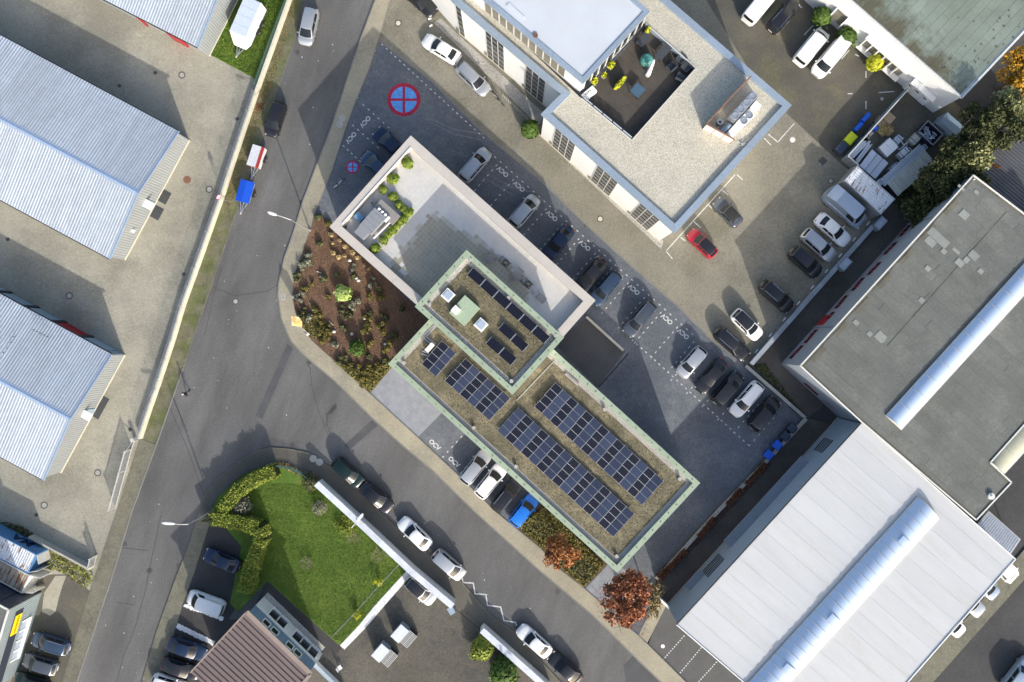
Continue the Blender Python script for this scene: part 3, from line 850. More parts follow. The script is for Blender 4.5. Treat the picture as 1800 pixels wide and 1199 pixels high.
# solar panels: frame with cells proud of it
def panel_mesh(name, w, l, strips=5):
    fr = G().box((0, 0, 0), (w, l, .04)).mesh(name + '_frame')
    g = G()
    for half in (-1, 1):
        n = strips
        for k in range(n):
            y0 = half * (l / 4) - (l / 2 - .05) / 2 + k * (l / 2 - .05) / n; hh = (l / 2 - .05) / n
            g.box((0, y0 + hh / 2, .024), (w - .05, hh - .018, .008))
        g.mi = 1; g.box((0, half * l / 4, .0215), (w - .05, l / 2 - .035, .004)); g.mi = 0
    return fr, g.mesh(name + '_cells')
PF, PC = panel_mesh('solar_panel', 1.04, 1.66)
PF2, PC2 = panel_mesh('roof_panel', 1.78, 1.0)
PF.materials.append(M['pvframe'])
M['pvback'] = mat('solar_back', (.045, .052, .075), rough=.5, spec=.1, var=0, fine=0)
PCd, PCl = PC, PC.copy(); PCd.materials.append(M['pvdark']); PCl.materials.append(M['pvlit']); PCd.materials.append(M['pvback']); PCl.materials.append(M['pvback'])
def pv_array(N, Wp, E, cols, rows, z, first):
    a = W(N[0], N[1], z + .35); b = W(E[0], E[1], z + .35); c = W(Wp[0], Wp[1], z + .35)
    du = (b - a) / cols; dv = (c - a) / rows
    ax = math.atan2(du.y, du.x)
    for i in range(cols):
        dark = (i % 2 == 0) == (first == 'D')  # brightness by tilt direction is painted as a second cell colour
        for j in range(rows):
            p = a + du * (i + .5) + dv * (j + .5) - off.b
            fr = link('solar_panel', PF, None, off.o, p)
            sx = du.length / 1.055; sy = dv.length / 1.69
            fr.rotation_euler = (0, math.radians(9 if dark else -9), ax)
            fr.scale = (sx, sy, 1)
            link('solar_cells', PCd if dark else PCl, None, fr)
    g = G()
    for j in range(rows * 2 + 1):
        for i in range(cols + 1):
            p = a + du * i + dv * (j / 2.0); g.box((p.x, p.y, z + .12), (.06, .06, .30), ax)
    off.part('panel_feet', g, M['steel'], kind='stuff')
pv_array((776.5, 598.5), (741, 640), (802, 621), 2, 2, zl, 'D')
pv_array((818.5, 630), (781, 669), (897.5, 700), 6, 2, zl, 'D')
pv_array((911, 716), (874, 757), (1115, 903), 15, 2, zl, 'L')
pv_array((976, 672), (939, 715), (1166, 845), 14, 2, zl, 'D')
PF2.materials.append(M['pvframe'])
g = G()
for k in range(4): g.box((0, -.375 + k * .25, .024), (1.70, .236, .008))
g.mi = 1; g.box((0, 0, .0215), (1.70, .96, .004)); g.mi = 0
PC2 = g.mesh('roof_cells'); PC2.materials.append(M['pvdark']); PC2.materials.append(M['pvback'])
def pv_row(N, Wp, E, n, z):
    a = W(N[0], N[1], z + .3); b = W(E[0], E[1], z + .3); c = W(Wp[0], Wp[1], z + .3)
    du = (b - a) / n; dv = (c - a); ax = math.atan2(du.y, du.x)
    for i in range(n):
        p = a + du * (i + .5) + dv * .5 - off.b
        fr = link('solar_panel', PF2, None, off.o, p); fr.rotation_euler = (math.radians(11), 0, ax); fr.scale = (du.length / 1.81, dv.length / 1.0, 1)
        link('solar_cells', PC2, None, fr)
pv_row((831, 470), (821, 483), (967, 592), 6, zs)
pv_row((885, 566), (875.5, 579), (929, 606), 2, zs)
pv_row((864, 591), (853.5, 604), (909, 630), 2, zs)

def roof_box(px, py, su, sv, z, h, m, name, ang=None):
    w = W(px, py, z + h); a = math.atan2(U.y, U.x) if ang is None else ang
    return off.part(name, G().box((w.x, w.y, z + h / 2), (su, sv, h), a), m)
for p in ((787.5, 519), (845.5, 571)):
    roof_box(p[0], p[1], 1.12, 1.12, zs, .42, M['white'], 'skylight_kerb')
    w = W(p[0], p[1], zs + .5); k = G().box((w.x, w.y, zs + .45), (.80, .80, .07), math.atan2(U.y, U.x)); off.part('skylight_dome', k, M['skyglass'])
roof_box(816.5, 546, 2.1, 2.5, zs, .55, M['greenlid'], 'roof_hatch'); roof_box(801, 545, .75, .75, zs + .55, .25, M['white'], 'hatch_vent')
for px, py, z in ((826, 457, zs), (755, 536, zs), (977, 590, zs), (710, 638, zl), (1195, 842, zl), (833, 752, zl), (907, 820, zl), (1063, 720, zl), (1084, 978, zl), (899, 670, zs), (894, 524, zs)):
    w = W(px, py, z + .3); off.part('roof_vent', G().cyl((w.x, w.y, z), .17, .32, 12).cyl((w.x, w.y, z + .32), .21, .05, 12), M['concrete'])
roof_box(755, 611, .45, 1.1, zl, .7, M['white'], 'cable_cabinet')
g = G()
for a, b in (((766, 575), (749, 592)), ((749, 592), (766, 605)), ((742, 617), (754, 622))):
    p, q = W(a[0], a[1], zl + .12), W(b[0], b[1], zl + .12); g.bar(p, q, .10, .08); s = (q - p).normalized().cross(Vector((0, 0, 1))) * .28; g.bar(p + s, q + s, .10, .08)
off.part('cable_tray', g, M['steel'])
w1, w2 = W(994, 656, zl + .1), W(1017, 676, zl + .1)
g = G(); g.bar(w1, w2, .35, .06); 
for k in range(9): g.box(tuple(w1.lerp(w2, (k + .5) / 9) + Vector((0, 0, .06))), (.14, .16, .05), 0)
off.part('grille_strip', g, M['concrete'])
# inner pebble path in the upper corner of the long wing and white step
p0, p1 = W(975, 634, zl + .05), W(908, 704, zl + .05)
g = G().bar(p0, p1, .10, .06); off.part('edging_strip', g, M['concrete'])
a, b = W(988, 598, ZL - .1), W(905, 692, ZL - .1)
# wall with white top beside the ramp
rw = ribbon(WL([(1031, 557), (1096, 616)], .4), .28, 0, .45)
b0 = W(1064, 586); single('ramp_wall', rw, M['conc_lt'], 'low pale wall along the dark ramp beside the central office', 'wall', (b0.x, b0.y, .05))
# ---------------------------------------------------------------- white office with roof patio
M['zinc'] = mat('zinc_coping', (.28, .345, .42), rough=.5, metal=.2, var=.05, tint=.05)
M['rgravel'] = mat('roof_gravel', (.47, .445, .37), var=.14, scale=.4, fine=.5, fscale=11, bump=1, bscale=22, col2=(.40, .38, .31), c2=(.5, .65), c2scale=.4)
M['membrane'] = mat('white_roof_membrane', (.50, .535, .58), rough=.6, var=.05, scale=.25, fine=.03, tint=.02)
M['deck'] = mat('patio_deck', (.075, .066, .056), var=.25, scale=.5, fine=.2, fscale=8, joint=(3.0, .14, math.radians(45), .012, .35))
M['curtain'] = mat('room_behind_glass', (.17, .16, .13), rough=.3, var=.2, scale=1.2)
M['frame'] = mat('window_frame', (.52, .52, .50), rough=.5, var=.03)
ZO = 9.2
o_poly_px = [(640, -169), (795, 2), (986, 165), (951, 200), (1187, 410), (1392, 185), (1178, 0), (1000, -155)]
op = WL(o_poly_px, ZO)
wo = Thing('white_office', 'white office block with gravel roof, patio and tall dark window bays', 'office', (op[4][0], op[4][1], 0))
wo.part('walls', G().prism(inset(op, .22), -.2, 7.6), M['stucco']); wall_ring(wo, op, .6, 7.6, ZO - .45, M['stucco'], 'attic_wall', .22)
inn = edge_pieces(wo, op, ZO, .72, .45, 3.0, M['zinc'], skip=())
pent_px = [(1024, 147), (1142, 20), (1000, -104), (880, 20)]
Zp = 12.1
pp = WL([(1025, 147), (1143, 20), (950, -150), (815, -30)], Zp)
# gravel and patio
gi = [Vector(p) for p in inset(op, .70)]
ZG = ZO - .32
pat = [W(1136, 41, ZO - .1), W(1224, 119, ZO - .1), W(1111, 246, ZO - .1), W(1022, 172, ZO - .1)]
core = [tuple(p[:2]) for p in pat]
def quad_strip(a, b, c, d_): wo.part('roof_gravel', G().prism([tuple(a[:2]), tuple(b[:2]), tuple(c[:2]), tuple(d_[:2])], ZG - .3, ZG), M['rgravel'])
ip = inset(op, .70)
if True:
    # ccw order of op: find corners by nearest to survey points
    def near(px, py):
        w = Vector(W2((px, py), ZO)); return min((Vector(p) for p in ip), key=lambda q: (q - w).length)
    cA, cB, cC, cD, cE, cF, cZ = near(795, 2), near(986, 165), near(951, 200), near(1187, 410), near(1392, 185), near(1178, 0), near(640, -169)
    N_, E_, S_, W_ = [Vector(p[:2]) for p in pat]
    pA = Vector(W2((760, -60), ZO)); pF = Vector(W2((1085, -10), ZO)); pF2 = near(1000, -155)
    wo.part('roof_gravel', G().prism([tuple(q) for q in (cC, cD, S_, W_)], ZG - .3, ZG), M['rgravel'])
    wo.part('roof_gravel', G().prism([tuple(q) for q in (cD, cE, E_, S_)], ZG - .3, ZG - .002), M['rgravel'])
    wo.part('roof_gravel', G().prism([tuple(q) for q in (cE, cF, pF2, Vector(W2((960, -110), ZO)), N_, E_)], ZG - .3, ZG), M['rgravel'])
    wo.part('roof_gravel', G().prism([tuple(q) for q in (cB, cC, W_, Vector(W2((800, -40), ZO)), cZ, cA)], ZG - .3, ZG - .002), M['rgravel'])
ZD = 8.15
wo.part('patio_deck', G().prism(core, ZD - .3, ZD), M['deck'])
g = G()
for a, b in ((pat[0], pat[1]), (pat[1], pat[2]), (pat[2], pat[3])):
    g.bar((a.x, a.y, ZG - .32), (b.x, b.y, ZG - .32), .06, .80)
wo.part('patio_kerb', g, M['zinc'])
g = G()
for a, b in ((pat[0], pat[1]), (pat[1], pat[2]), (pat[2], pat[3])):
    g.bar((a.x, a.y, ZG + .10), (b.x, b.y, ZG + .10), .10, .06)
wo.part('patio_trim', g, M['frame'])
def glass_pane(a, b, n):
    for i in range(n):
        p = a.lerp(b, (i + .06) / n); q = a.lerp(b, (i + .94) / n)
        wo.part('balustrade_pane', G().bar((p.x, p.y, ZG + .3), (q.x, q.y, ZG + .3), .02, .5), M['skyglass'])
ins_ = (Vector((pat[2].x + pat[0].x, pat[2].y + pat[0].y, 0)) / 2)
glass_pane(pat[3].lerp(ins_, .03), pat[2].lerp(ins_, .03), 5)
# penthouse
wo.part('penthouse_wall', G().prism(inset(pp, .18), 8.0, Zp - .3), M['stucco'])
wo.part('penthouse_roof', G().prism(inset(pp, .45), Zp - .3, Zp - .10), M['membrane'])
edge_pieces(wo, pp, Zp, .5, .35, 4.0, M['zinc'])
w = W(941, 62, Zp); wo.part('roof_drain', G().ring((w.x, w.y, Zp - .1), .12, .27, .12, 14), M['rust'])
g = G().box(tuple(W(906, 20, Zp) - Vector((0, 0, .06))), (2.2, .5, .05), -A42); wo.part('roof_hatch', g, M['membrane'])
# penthouse windows: south-west run, patio run
pq = [Vector(p) for p in inset(pp, .18)]
def nearq(px, py):
    w_ = Vector(W2((px, py), Zp)); return min(pq, key=lambda q: (q - w_).length)
qS, qE, qW = nearq(1025, 147), nearq(1143, 20), nearq(815, -30)
def bays(t, a, b, out, z0, z1, s0, pitch, n, cols=1, rows=(), mglass='glass', mull=.07, depth=.06, name='window'):
    a = Vector(a[:2]); b = Vector(b[:2]); tt = (b - a).normalized(); out = Vector(out[:2]).normalized()
    for i in range(n):
        p = a + tt * (s0 + i * pitch + .04); q = p + tt * (pitch - .08)
        g = G(); wall_box(g, p, q, out, z0, z1, .0, .03); gl = t.part(name, g, M[mglass])
        g = G()
        for c in range(cols + 1):
            x = p.lerp(q, c / cols); wall_box(g, x - tt * mull / 2, x + tt * mull / 2, out, z0, z1, .02, depth)
        for r_ in (0,) + tuple(rows) + (1,):
            z = z0 + (z1 - z0) * r_; wall_box(g, p, q, out, z - mull / 2, z + mull / 2, .02, depth - .005)
        t.part('window_frame', g, M['frame'], gl)
swo = Vector((-(qW - qS).y, (qW - qS).x)).normalized()
if swo.y > 0: swo = -swo
seo = Vector((-(qE - qS).y, (qE - qS).x)).normalized()
if seo.x < 0: seo = -seo
bays(wo, qS, qW, swo, 8.95, 11.6, 2.2, 1.0, 11, mglass='curtain')
bays(wo, qS, qE, seo, 8.3, 11.6, .4, 1.15, 8, mglass='glass', mull=.09, depth=.09)
# south-west front: tall bays
def front(A, B, bay_list):
    a = Vector(W2(A, ZO)); b = Vector(W2(B, ZO)); tt = (b - a).normalized(); n = Vector((tt.y, -tt.x))
    if n.y > 0: n = -n
    a2 = a - n * .22
    for s0, s1, nc in bay_list:
        p = a2 + tt * s0; q = a2 + tt * s1
        cw = (q - p).length / nc
        for c in range(nc):
            pc = p + tt * (cw * c + .05); qc = p + tt * (cw * (c + 1) - .05)
            for k in range(6):
                z0 = .15 + k * 1.42
                g = G(); wall_box(g, pc, qc, n, z0, z0 + 1.36, .0, .02); gl = wo.part('window', g, M['glass'])
                g = G(); wall_box(g, pc, qc, n, z0 + .95, z0 + .99, .0, .03); wo.part('window_bar', g, M['frame'], gl)
        g = G()
        for c in range(nc + 1):
            x = p.lerp(q, c / nc); wall_box(g, x - tt * .04, x + tt * .04, n, .1, 8.72, .0, .05)
        for k in range(7): wall_box(g, p, q, n, .10 + k * 1.42, .14 + k * 1.42, .0, .03)
        wo.part('bay_frame', g, M['frame'])
        g = G(); wall_box(g, p - tt * .5, p, n, -.1, 1.3, -.01, .02); wo.part('cellar_window', g, M['curtain'])
    g = G(); wall_box(g, a2, b - n * .22, n, -.1, .3, .0, .06); wo.part('plinth', g, M['conc_lt'])
def along(A, B, pts):
    a = Vector(A); b = Vector(B); tt = (b - a).normalized(); k = (CAM_H - ZO) / FPX
    return [(Vector(p) - a).dot(tt) * k for p in pts]
s = along((795, 2), (986, 165), [(790, 7), (803, 17), (846, 54), (879, 82), (918, 117), (952, 147)])
front((795, 2), (986, 165), [(max(.1, s[0]), s[1], 1), (s[2], s[3], 3), (s[4], s[5], 3)])
s = along((951, 200), (1187, 410), [(975, 222), (1010, 254), (1050, 289), (1086, 321), (1126, 357), (1160, 388)])
front((951, 200), (1187, 410), [(s[0], s[1], 3), (s[2], s[3], 3), (s[4], s[5], 3)])
# gravel strip in front of the facade
structure('gravel_border', G().prism(WL([(762, 40), (775, 33), (960, 203), (946, 220)]), 0, .07), M['pebble'])
structure('facade_border', G().prism(WL([(951, 240), (960, 238), (1166, 424), (1162, 438)]), 0, .06), M['pebble'])

# roof plant on the white office
M['rusted'] = mat('rust_stained_steel', (.55, .50, .45), rough=.7, var=.1, col2=(.28, .13, .07), c2=(.48, .6), c2scale=1.2)
M['rusty'] = mat('rusty_edge', (.24, .13, .09), var=.3, scale=2)
M['screenw'] = mat('pale_screen', (.62, .58, .53), rough=.6, var=.1, scale=1.0)
sc0 = W(1242, 218, ZG + 1.7); sc1 = W(1320, 134, ZG + 1.7); sc2 = W(1291, 245, ZG + 1.7)
th = Thing('plant_screen', 'rust edged pale screen round the cooling units on the gravel roof', 'screen', (sc0.x, sc0.y, ZG))
for a, b, nm in ((sc0, sc1, 'screen_panel'), (sc0, sc2, 'screen_panel')):
    n = 5 if b is sc1 else 3
    for i in range(n):
        p, q = a.lerp(b, i / n + .004), a.lerp(b, (i + 1) / n - .004)
        th.part(nm, G().bar((p.x, p.y, ZG + .85), (q.x, q.y, ZG + .85), .07, 1.6), M['screenw'])
    th.part('top_rail', G().bar((a.x, a.y, ZG + 1.68), (b.x, b.y, ZG + 1.68), .14, .08), M['rusty'])
    g = G()
    for i in range(n + 1): p = a.lerp(b, i / n); g.cyl((p.x, p.y, ZG), .06, 1.7, 6)
    th.part('screen_posts', g, M['rusty'])
def fan_unit(name, label, a, b, wd, z0, h, nf, m, group=None):
    a, b = W(a[0], a[1], z0 + h), W(b[0], b[1], z0 + h); c = (a + b) / 2
    t = Thing(name, label, 'cooling unit', (c.x, c.y, ZG), group=group)
    t.part('casing', G().bar((a.x, a.y, z0 + h / 2), (b.x, b.y, z0 + h / 2), wd, h), m)
    for i in range(nf):
        p = a.lerp(b, (i + .5) / nf)
        f = t.part('fan_ring', G().ring((p.x, p.y, z0 + h), .30, .38, .06, 18), M['steel'])
        g = G().cyl((p.x, p.y, z0 + h - .01), .30, .02, 18); t.part('fan_grille', g, M['zinc'], f)
        g = G()
        for k in range(6): g.box((p.x + .14 * math.cos(k * 1.047), p.y + .14 * math.sin(k * 1.047), z0 + h + .022), (.24, .04, .01), k * 1.047)
        t.part('fan_blades', g, M['concrete'], f)
    g = G()
    for s_ in (.05, .95):
        p = a.lerp(b, s_); g.box((p.x, p.y, (ZG + z0) / 2), (.1, wd, max(.05, z0 - ZG)), math.atan2(b.y - a.y, b.x - a.x))
    t.part('stand', g, M['steel'])
    return t
fan_unit('cooling_unit', 'long grey cooling unit with four round fans on the gravel roof', (1328, 164), (1287, 209), .85, ZG + .5, 1.0, 4, M['steel'])
fan_unit('cooling_unit', 'white cooling unit with two pale fans beside the long grey one', (1322, 198), (1303, 217), .9, ZG + .3, 1.1, 2, M['white'])
for p, sz, lb in (((1328, 188), (1.0, .8, .8), 'small white box unit near the roof corner, beside the white cooling unit'), ((1292, 228), (1.7, .8, .7), 'low white box unit next to the pale screen corner')):
    w = W(p[0], p[1], ZG + sz[2]); t = Thing('box_unit', lb, 'roof unit', (w.x, w.y, ZG), math.radians(47)); t.part('casing', G().box((0, 0, sz[2] / 2 + .1), sz), M['white'], local=True); t.part('base_frame', G().box((0, 0, .05), (sz[0] * .9, sz[1] * .9, .1)), M['steel'], local=True)
w = W(1275, 226, ZG + .6); t = Thing('air_duct', 'dark bent air duct inside the pale roof screen', 'duct', (w.x, w.y, ZG), math.radians(40)); t.part('duct_pipe', G().tube([(-.5, 0, .5), (0, 0, .6), (.5, 0, .5), (.8, 0, .05)], .30, 12), M['cladblue'], local=True, smooth=40); t.part('duct_flange', G().cyl((.8, 0, .0), .38, .06, 14), M['steel'], local=True)
w = W(1266, 214, ZG + .6); t = Thing('exhaust_fan', 'small round exhaust fan between screen and air duct', 'fan', (w.x, w.y, ZG)); t.part('housing', G().cyl((0, 0, 0), .3, .5, 14), M['dark'], local=True); t.part('cowl', G().ring((0, 0, .5), .16, .34, .08, 14), M['steel'], local=True)
w = W(1308, 253, ZG + .4); t = Thing('antenna_mast', 'fallen looking white antenna frame at the roof edge behind the cooling units', 'antenna', (w.x, w.y, ZG)); g = G()
for k in range(7): a_ = k * .9; g.bar((-.1, 0, .2), (.75 * math.cos(a_), .75 * math.sin(a_), .15 + .05 * k), .03, .03)
t.part('antenna_rods', g, M['frame'], local=True); t.part('antenna_foot', G().box((0, 0, .1), (.45, .35, .25), .5), M['concrete'], local=True)

# patio furniture
def dp(px, py, h=.4): w_ = W(px, py, ZD + h); return (w_.x, w_.y, ZD)
M['slate'] = mat('slate_furniture', (.055, .062, .072), rough=.5, var=.1)
M['bluetop'] = mat('blue_table_top', (.06, .11, .17), rough=.4, var=.08)
M['turq'] = mat('turquoise_glaze', (.07, .26, .23), rough=.15, spec=.7, var=.35, scale=3)
def table(p, su, sv, h, m, label, ang, name='patio_table', cat='table'):
    t = Thing(name, label, cat, dp(p[0], p[1], h), ang)
    t.part('tabletop', G().box((0, 0, h - .03), (su, sv, .06)), M[m], local=True)
    lg = G().box((0, 0, (h - .06) / 2), (.07, .07, h - .06)).mesh('leg')
    for i in (-1, 1):
        for j in (-1, 1): t.part('leg', lg, M['dark'], local=True, loc=(i * (su / 2 - .08), j * (sv / 2 - .08), 0))
    return t
aU = math.radians(48)
table((1121, 158.5), 1.2, 1.15, .75, 'bluetop', 'square blue topped table in the middle of the roof patio', aU)
table((1131, 70), 1.5, .85, .72, 'slate', 'dark table near the far corner of the roof patio', aU)
table((1167, 90), 1.9, .9, .70, 'slate', 'long dark table beside the patio balustrade', aU)
def patio_chair(p, label, ang):
    t = Thing('lounge_chair', label, 'chair', dp(p[0], p[1], .4), ang, 'dark lounge chairs on the roof patio')
    t.part('seat', G().box((0, 0, .34), (.85, .85, .18)), M['slate'], local=True)
    t.part('backrest', G().box((-.40, 0, .6), (.14, .85, .5)), M['slate'], local=True)
    for s_ in (-1, 1): t.part('armrest', G().box((0, s_ * .40, .52), (.8, .12, .16)), M['slate'], local=True)
    lg = G().box((0, 0, .12), (.06, .06, .25)).mesh('leg')
    for i in (-1, 1):
        for j in (-1, 1): t.part('leg', lg, M['dark'], local=True, loc=(i * .36, j * .36, 0))
for p, lb, a in (((1180, 118), 'dark lounge chair between the long table and the patio corner', 2.3), ((1197, 104), 'dark lounge chair pushed against the patio balustrade', -2.4), ((1206, 118), 'dark lounge chair in the very corner of the patio', -2.4), ((1196, 136), 'dark lounge chair set apart below the patio corner', 1.0)):
    patio_chair(p, lb, a)
t = Thing('glazed_urn', 'large turquoise glazed urn standing on the roof patio', 'urn', dp(1137, 105, .6)); t.o.scale = (1.25, 1.25, 1.1)
prof = [(.30, 0), (.48, .12), (.58, .35), (.55, .6), (.40, .82), (.30, .88)]
g = G(); g.loft([[(r_ * math.cos(k * .3927), r_ * math.sin(k * .3927), z) for k in range(16)] for r_, z in prof]); t.part('bowl', g, M['turq'], local=True, smooth=60)
t.part('rim', G().ring((0, 0, .87), .24, .34, .04, 16), M['turq'], local=True)
t = Thing('parasol', 'closed white parasol leaning beside the turquoise urn', 'parasol', dp(1139, 131, .2), 0)
g = G(); tip = Vector((.15, .5, 3.0)); g.tube([(0, 0, .35), (.05, .15, 1.1), (.10, .34, 2.1), tip], .27, 9, .12); t.part('folded_cover', g, M['white'], local=True, smooth=60)
t.part('foot', G().cyl((0, 0, 0), .28, .08, 14), M['concrete'], local=True); t.part('pole', G().tube([(0, 0, .05), (.0, -.02, .15)], .03, 6), M['steel'], local=True)
t = Thing('serving_trolley', 'white covered serving trolley beside the penthouse corner on the patio', 'trolley', dp(1036, 163, .9), math.radians(40))
t.part('cover', G().box((0, 0, .5), (1.5, .75, .85)), M['white'], local=True); g = G()
for k in range(4): g.box((-.4 + k * .2, .12, .935), (.1, .16, .02))
t.part('slots', g, M['dark'], local=True)

PATIO_PLANTS = [((1090, 147), (1.9, .5, .55), 'long dark planter with yellow plants on the roof patio', 1.9, .45), ((1074, 115), (.6, .6, .5), 'pale square pot with a lime plant by the penthouse windows', .75, .7), ((1045, 143), (.6, .6, .5), 'pale square pot with a lime plant near the serving trolley', .7, .7), ((1139, 53), (.9, .4, .4), 'narrow pot with dry plants at the far end of the patio', .8, .45), ((1062, 132), (.4, .4, .35), 'small pot with a pale plant between the two square pots', .45, .45)]
# ---------------------------------------------------------------- grey workshop block with barrel rooflight
M['bitumen'] = mat('bitumen_sheet', (.128, .134, .124), var=.16, scale=.22, fine=.14, fscale=6, tint=.07, bump=.3, col2=(.155, .158, .142), c2=(.5, .66), c2scale=.3)
M['bitpatch'] = mat('roof_patch', (.235, .25, .235), var=.1, scale=1, fine=.1, tint=.08)
M['bitold'] = mat('old_roof_edge', (.12, .115, .09), var=.3, scale=.6)
M['greywall'] = mat('blue_grey_wall', (.23, .26, .295), var=.05)
M['redframe'] = mat('red_window_frame', (.28, .03, .035), rough=.5, var=.05)
M['acryl'] = mat('rooflight_acrylic', (.46, .57, .73), rough=.14, spec=.8, var=.03, fine=0, coat=1.0)
M['acryl2'] = mat('old_rooflight_acrylic', (.50, .50, .38), rough=.3, var=.12, fine=0)
M['trim'] = mat('pale_roof_trim', (.62, .62, .58), rough=.5, var=.05)
ZB = 6.8
gp_px = [(1407, 643), (1711, 308), (1900, 452), (1900, 635), (1741, 813), (1778, 848), (1716, 914), (1515, 742)]
gp = WL(gp_px, ZB)
gb = Thing('workshop_building', 'grey roofed workshop block with red windows and a long shining barrel rooflight', 'workshop', (gp[0][0], gp[0][1], 0))
gb.part('walls', G().prism(inset(gp, .10), -.2, ZB - .25), M['greywall'])
gb.part('roof_deck', G().prism(inset(gp, .05), ZB - .25, ZB - .06), M['bitold'])
g0 = Vector(gp[0]); gN = Vector(gp[1]); dn = (gN - g0).normalized(); ds = Vector((-dn.y, dn.x));
if (Vector(gp[7]) - g0).dot(ds) < 0: ds = -ds
area = inset(gp, .32)
rr = random.Random(5)
for i, c in enumerate(tiles(area, gp[0], tuple(ds), 1.02, (4.2, 7.5), .006, seed=3)):
    h = ZB - .06 + rr.uniform(.012, .035)
    gb.part('roof_sheet', G().prism(c, ZB - .08, h), M['bitumen'])
for i in range(8):
    a, b = Vector(gp[i]), Vector(gp[(i + 1) % 8]); L = (b - a).length; k = max(1, round(L / 4))
    if L < .2 or i == 2: continue
    for j in range(k):
        p, q = a.lerp(b, j / k), a.lerp(b, (j + 1) / k)
        gb.part('roof_trim', G().bar((p.x, p.y, ZB), (q.x, q.y, ZB), .14, .10), M['trim'])
p0, p1 = W(1770, 372, ZB), W(1560, 608, ZB)
gb.part('seam_flashing', G().bar((p0.x, p0.y, ZB - .02), (p1.x, p1.y, ZB - .02), .07, .02), M['bitold'])
for px, py, a, b in ((1716.7, 337.5, .55, .35), (1695, 377.5, 1.0, .85), (1650, 418, 2.6, .9), (1636, 425, 1.2, .8), (1659, 442, .6, .5), (1681, 441, .9, .35), (1712, 449, 1.1, .8), (1699, 457, .6, .6), (1687, 462, .95, .7), (1631, 472, .6, .5), (1724, 477, .6, .5), (1620, 528, .6, .55), (1505, 567, .65, .5), (1529, 587, .55, .5), (1548, 592, 1.1, .95), (1553, 598, .4, .4), (1690, 330, .9, .3)):
    w = W(px, py, ZB); gb.part('roof_patch', G().box((w.x, w.y, ZB - .012 + .0006 * (px % 13)), (a, b, .02), -A42), M['bitpatch'])
for a, b in (((1420, 645), (1697, 337)),):
    for k in range(7):
        t0_ = .03 + k * .14; p = W(*(Vector(a).lerp(Vector(b), t0_)), ZB); q = W(*(Vector(a).lerp(Vector(b), t0_ + .08)), ZB)
        gb.part('roof_patch', G().bar((p.x, p.y, ZB - .022), (q.x, q.y, ZB - .022), .5, .02), M['bitold'])
w = W(1741, 872, ZB); gb.part('roof_vent', G().ring((w.x, w.y, ZB - .05), .14, .36, .3, 12).cyl((w.x, w.y, ZB), .14, .35, 10), M['trim'])
w = W(1711, 316, ZB); gb.part('roof_pin', G().cyl((w.x, w.y, ZB), .06, .3, 8), M['white'])

def barrel(t, a0, a1, b0, b1, z, rise, seg, m, fl=()):
    """rooflight: edge lines a0->a1 and b0->b1, arched between"""
    a0, a1, b0, b1 = [W(p[0], p[1], z) for p in (a0, a1, b0, b1)]
    L = (a1 - a0).length; n = round(L / seg); K = 14
    for i in range(n):
        rings = []
        for s_ in ((i + .035 * (1 / seg)) / n, (i + 1 - .035 * (1 / seg)) / n):
            p, q = a0.lerp(a1, s_), b0.lerp(b1, s_); R_ = []
            for k in range(K + 1):
                f = k / K
                pt = p.lerp(q, f); R_.append((pt.x, pt.y, z + .14 + rise * 4 * f * (1 - f)))
            rings.append(R_)
        g = G().loft(rings, caps=False, closed=False)
        o = t.part('rooflight_pane', g, m, smooth=50)
        if i in fl:                                            # vent flap slightly lifted
            R2 = [[(x[0], x[1], x[2] + .16) for x in R_[5:12]] for R_ in rings]
            t.part('vent_flap', G().loft(R2, caps=False, closed=False), m, smooth=50)
    for i in range(n + 1):
        p, q = a0.lerp(a1, i / n), b0.lerp(b1, i / n); pts = []
        for k in range(K + 1):
            f = k / K; pt = p.lerp(q, f); pts.append((pt.x, pt.y, z + .14 + (rise + .02) * 4 * f * (1 - f)))
        if i in (0, n): 
            t.part('end_wall', G().add(pts + [(q.x, q.y, z - .05), (p.x, p.y, z - .05)], [tuple(range(len(pts) + 2))]), M['trim'])
        t.part('rooflight_rib', G().tube(pts, .035, 4), M['frame'])
    g = G(); g.bar((a0.x, a0.y, z + .08), (a1.x, a1.y, z + .08), .14, .16); g.bar((b0.x, b0.y, z + .08), (b1.x, b1.y, z + .08), .14, .16)
    t.part('rooflight_kerb', g, M['frame'])
barrel(gb, (1557, 731), (1850, 409), (1583, 755), (1876, 434), ZB, .46, 2.05, M['acryl'], ())
# lower glazed canopy on the far side
cz = 4.6
barrel(gb, (1741, 811), (1850, 690), (1764, 832), (1875, 712), cz, .25, 1.9, M['acryl2'])
# red windows, north-west front and south-west front
nNW = Vector((-ds.x, -ds.y))
A_ = tuple(Vector(inset(gp, .10)[[i for i in range(8) if (Vector(inset(gp, .10)[i]) - g0).length < .5][0]]))
def red_window(px, py, A, n, w_=1.15, h_=.95, door=False):
    p = on_wall(px, py, A, n); tt = Vector((-n[1], n[0])).normalized(); n = Vector((n[0], n[1]))
    z = min(max(p.z, 1.2), 4.6); c = Vector((p.x, p.y))
    if door: z = 1.15; h_ = 2.2; w_ = 1.5
    g = G(); wall_box(g, c - tt * w_ / 2, c + tt * w_ / 2, n, z - h_ / 2, z + h_ / 2, .0, .03); gl = gb.part('window' if not door else 'red_door', g, M['glass'] if not door else M['reddoor'])
    g = G()
    for s_ in (-.5, .0, .5): wall_box(g, c + tt * (w_ * s_ - .035), c + tt * (w_ * s_ + .035), n, z - h_ / 2, z + h_ / 2, .02, .04)
    for s_ in (-.5, .5): wall_box(g, c - tt * w_ / 2, c + tt * w_ / 2, n, z + h_ * s_ - .035, z + h_ * s_ + .035, .02, .045)
    gb.part('window_frame', g, M['redframe'], gl)
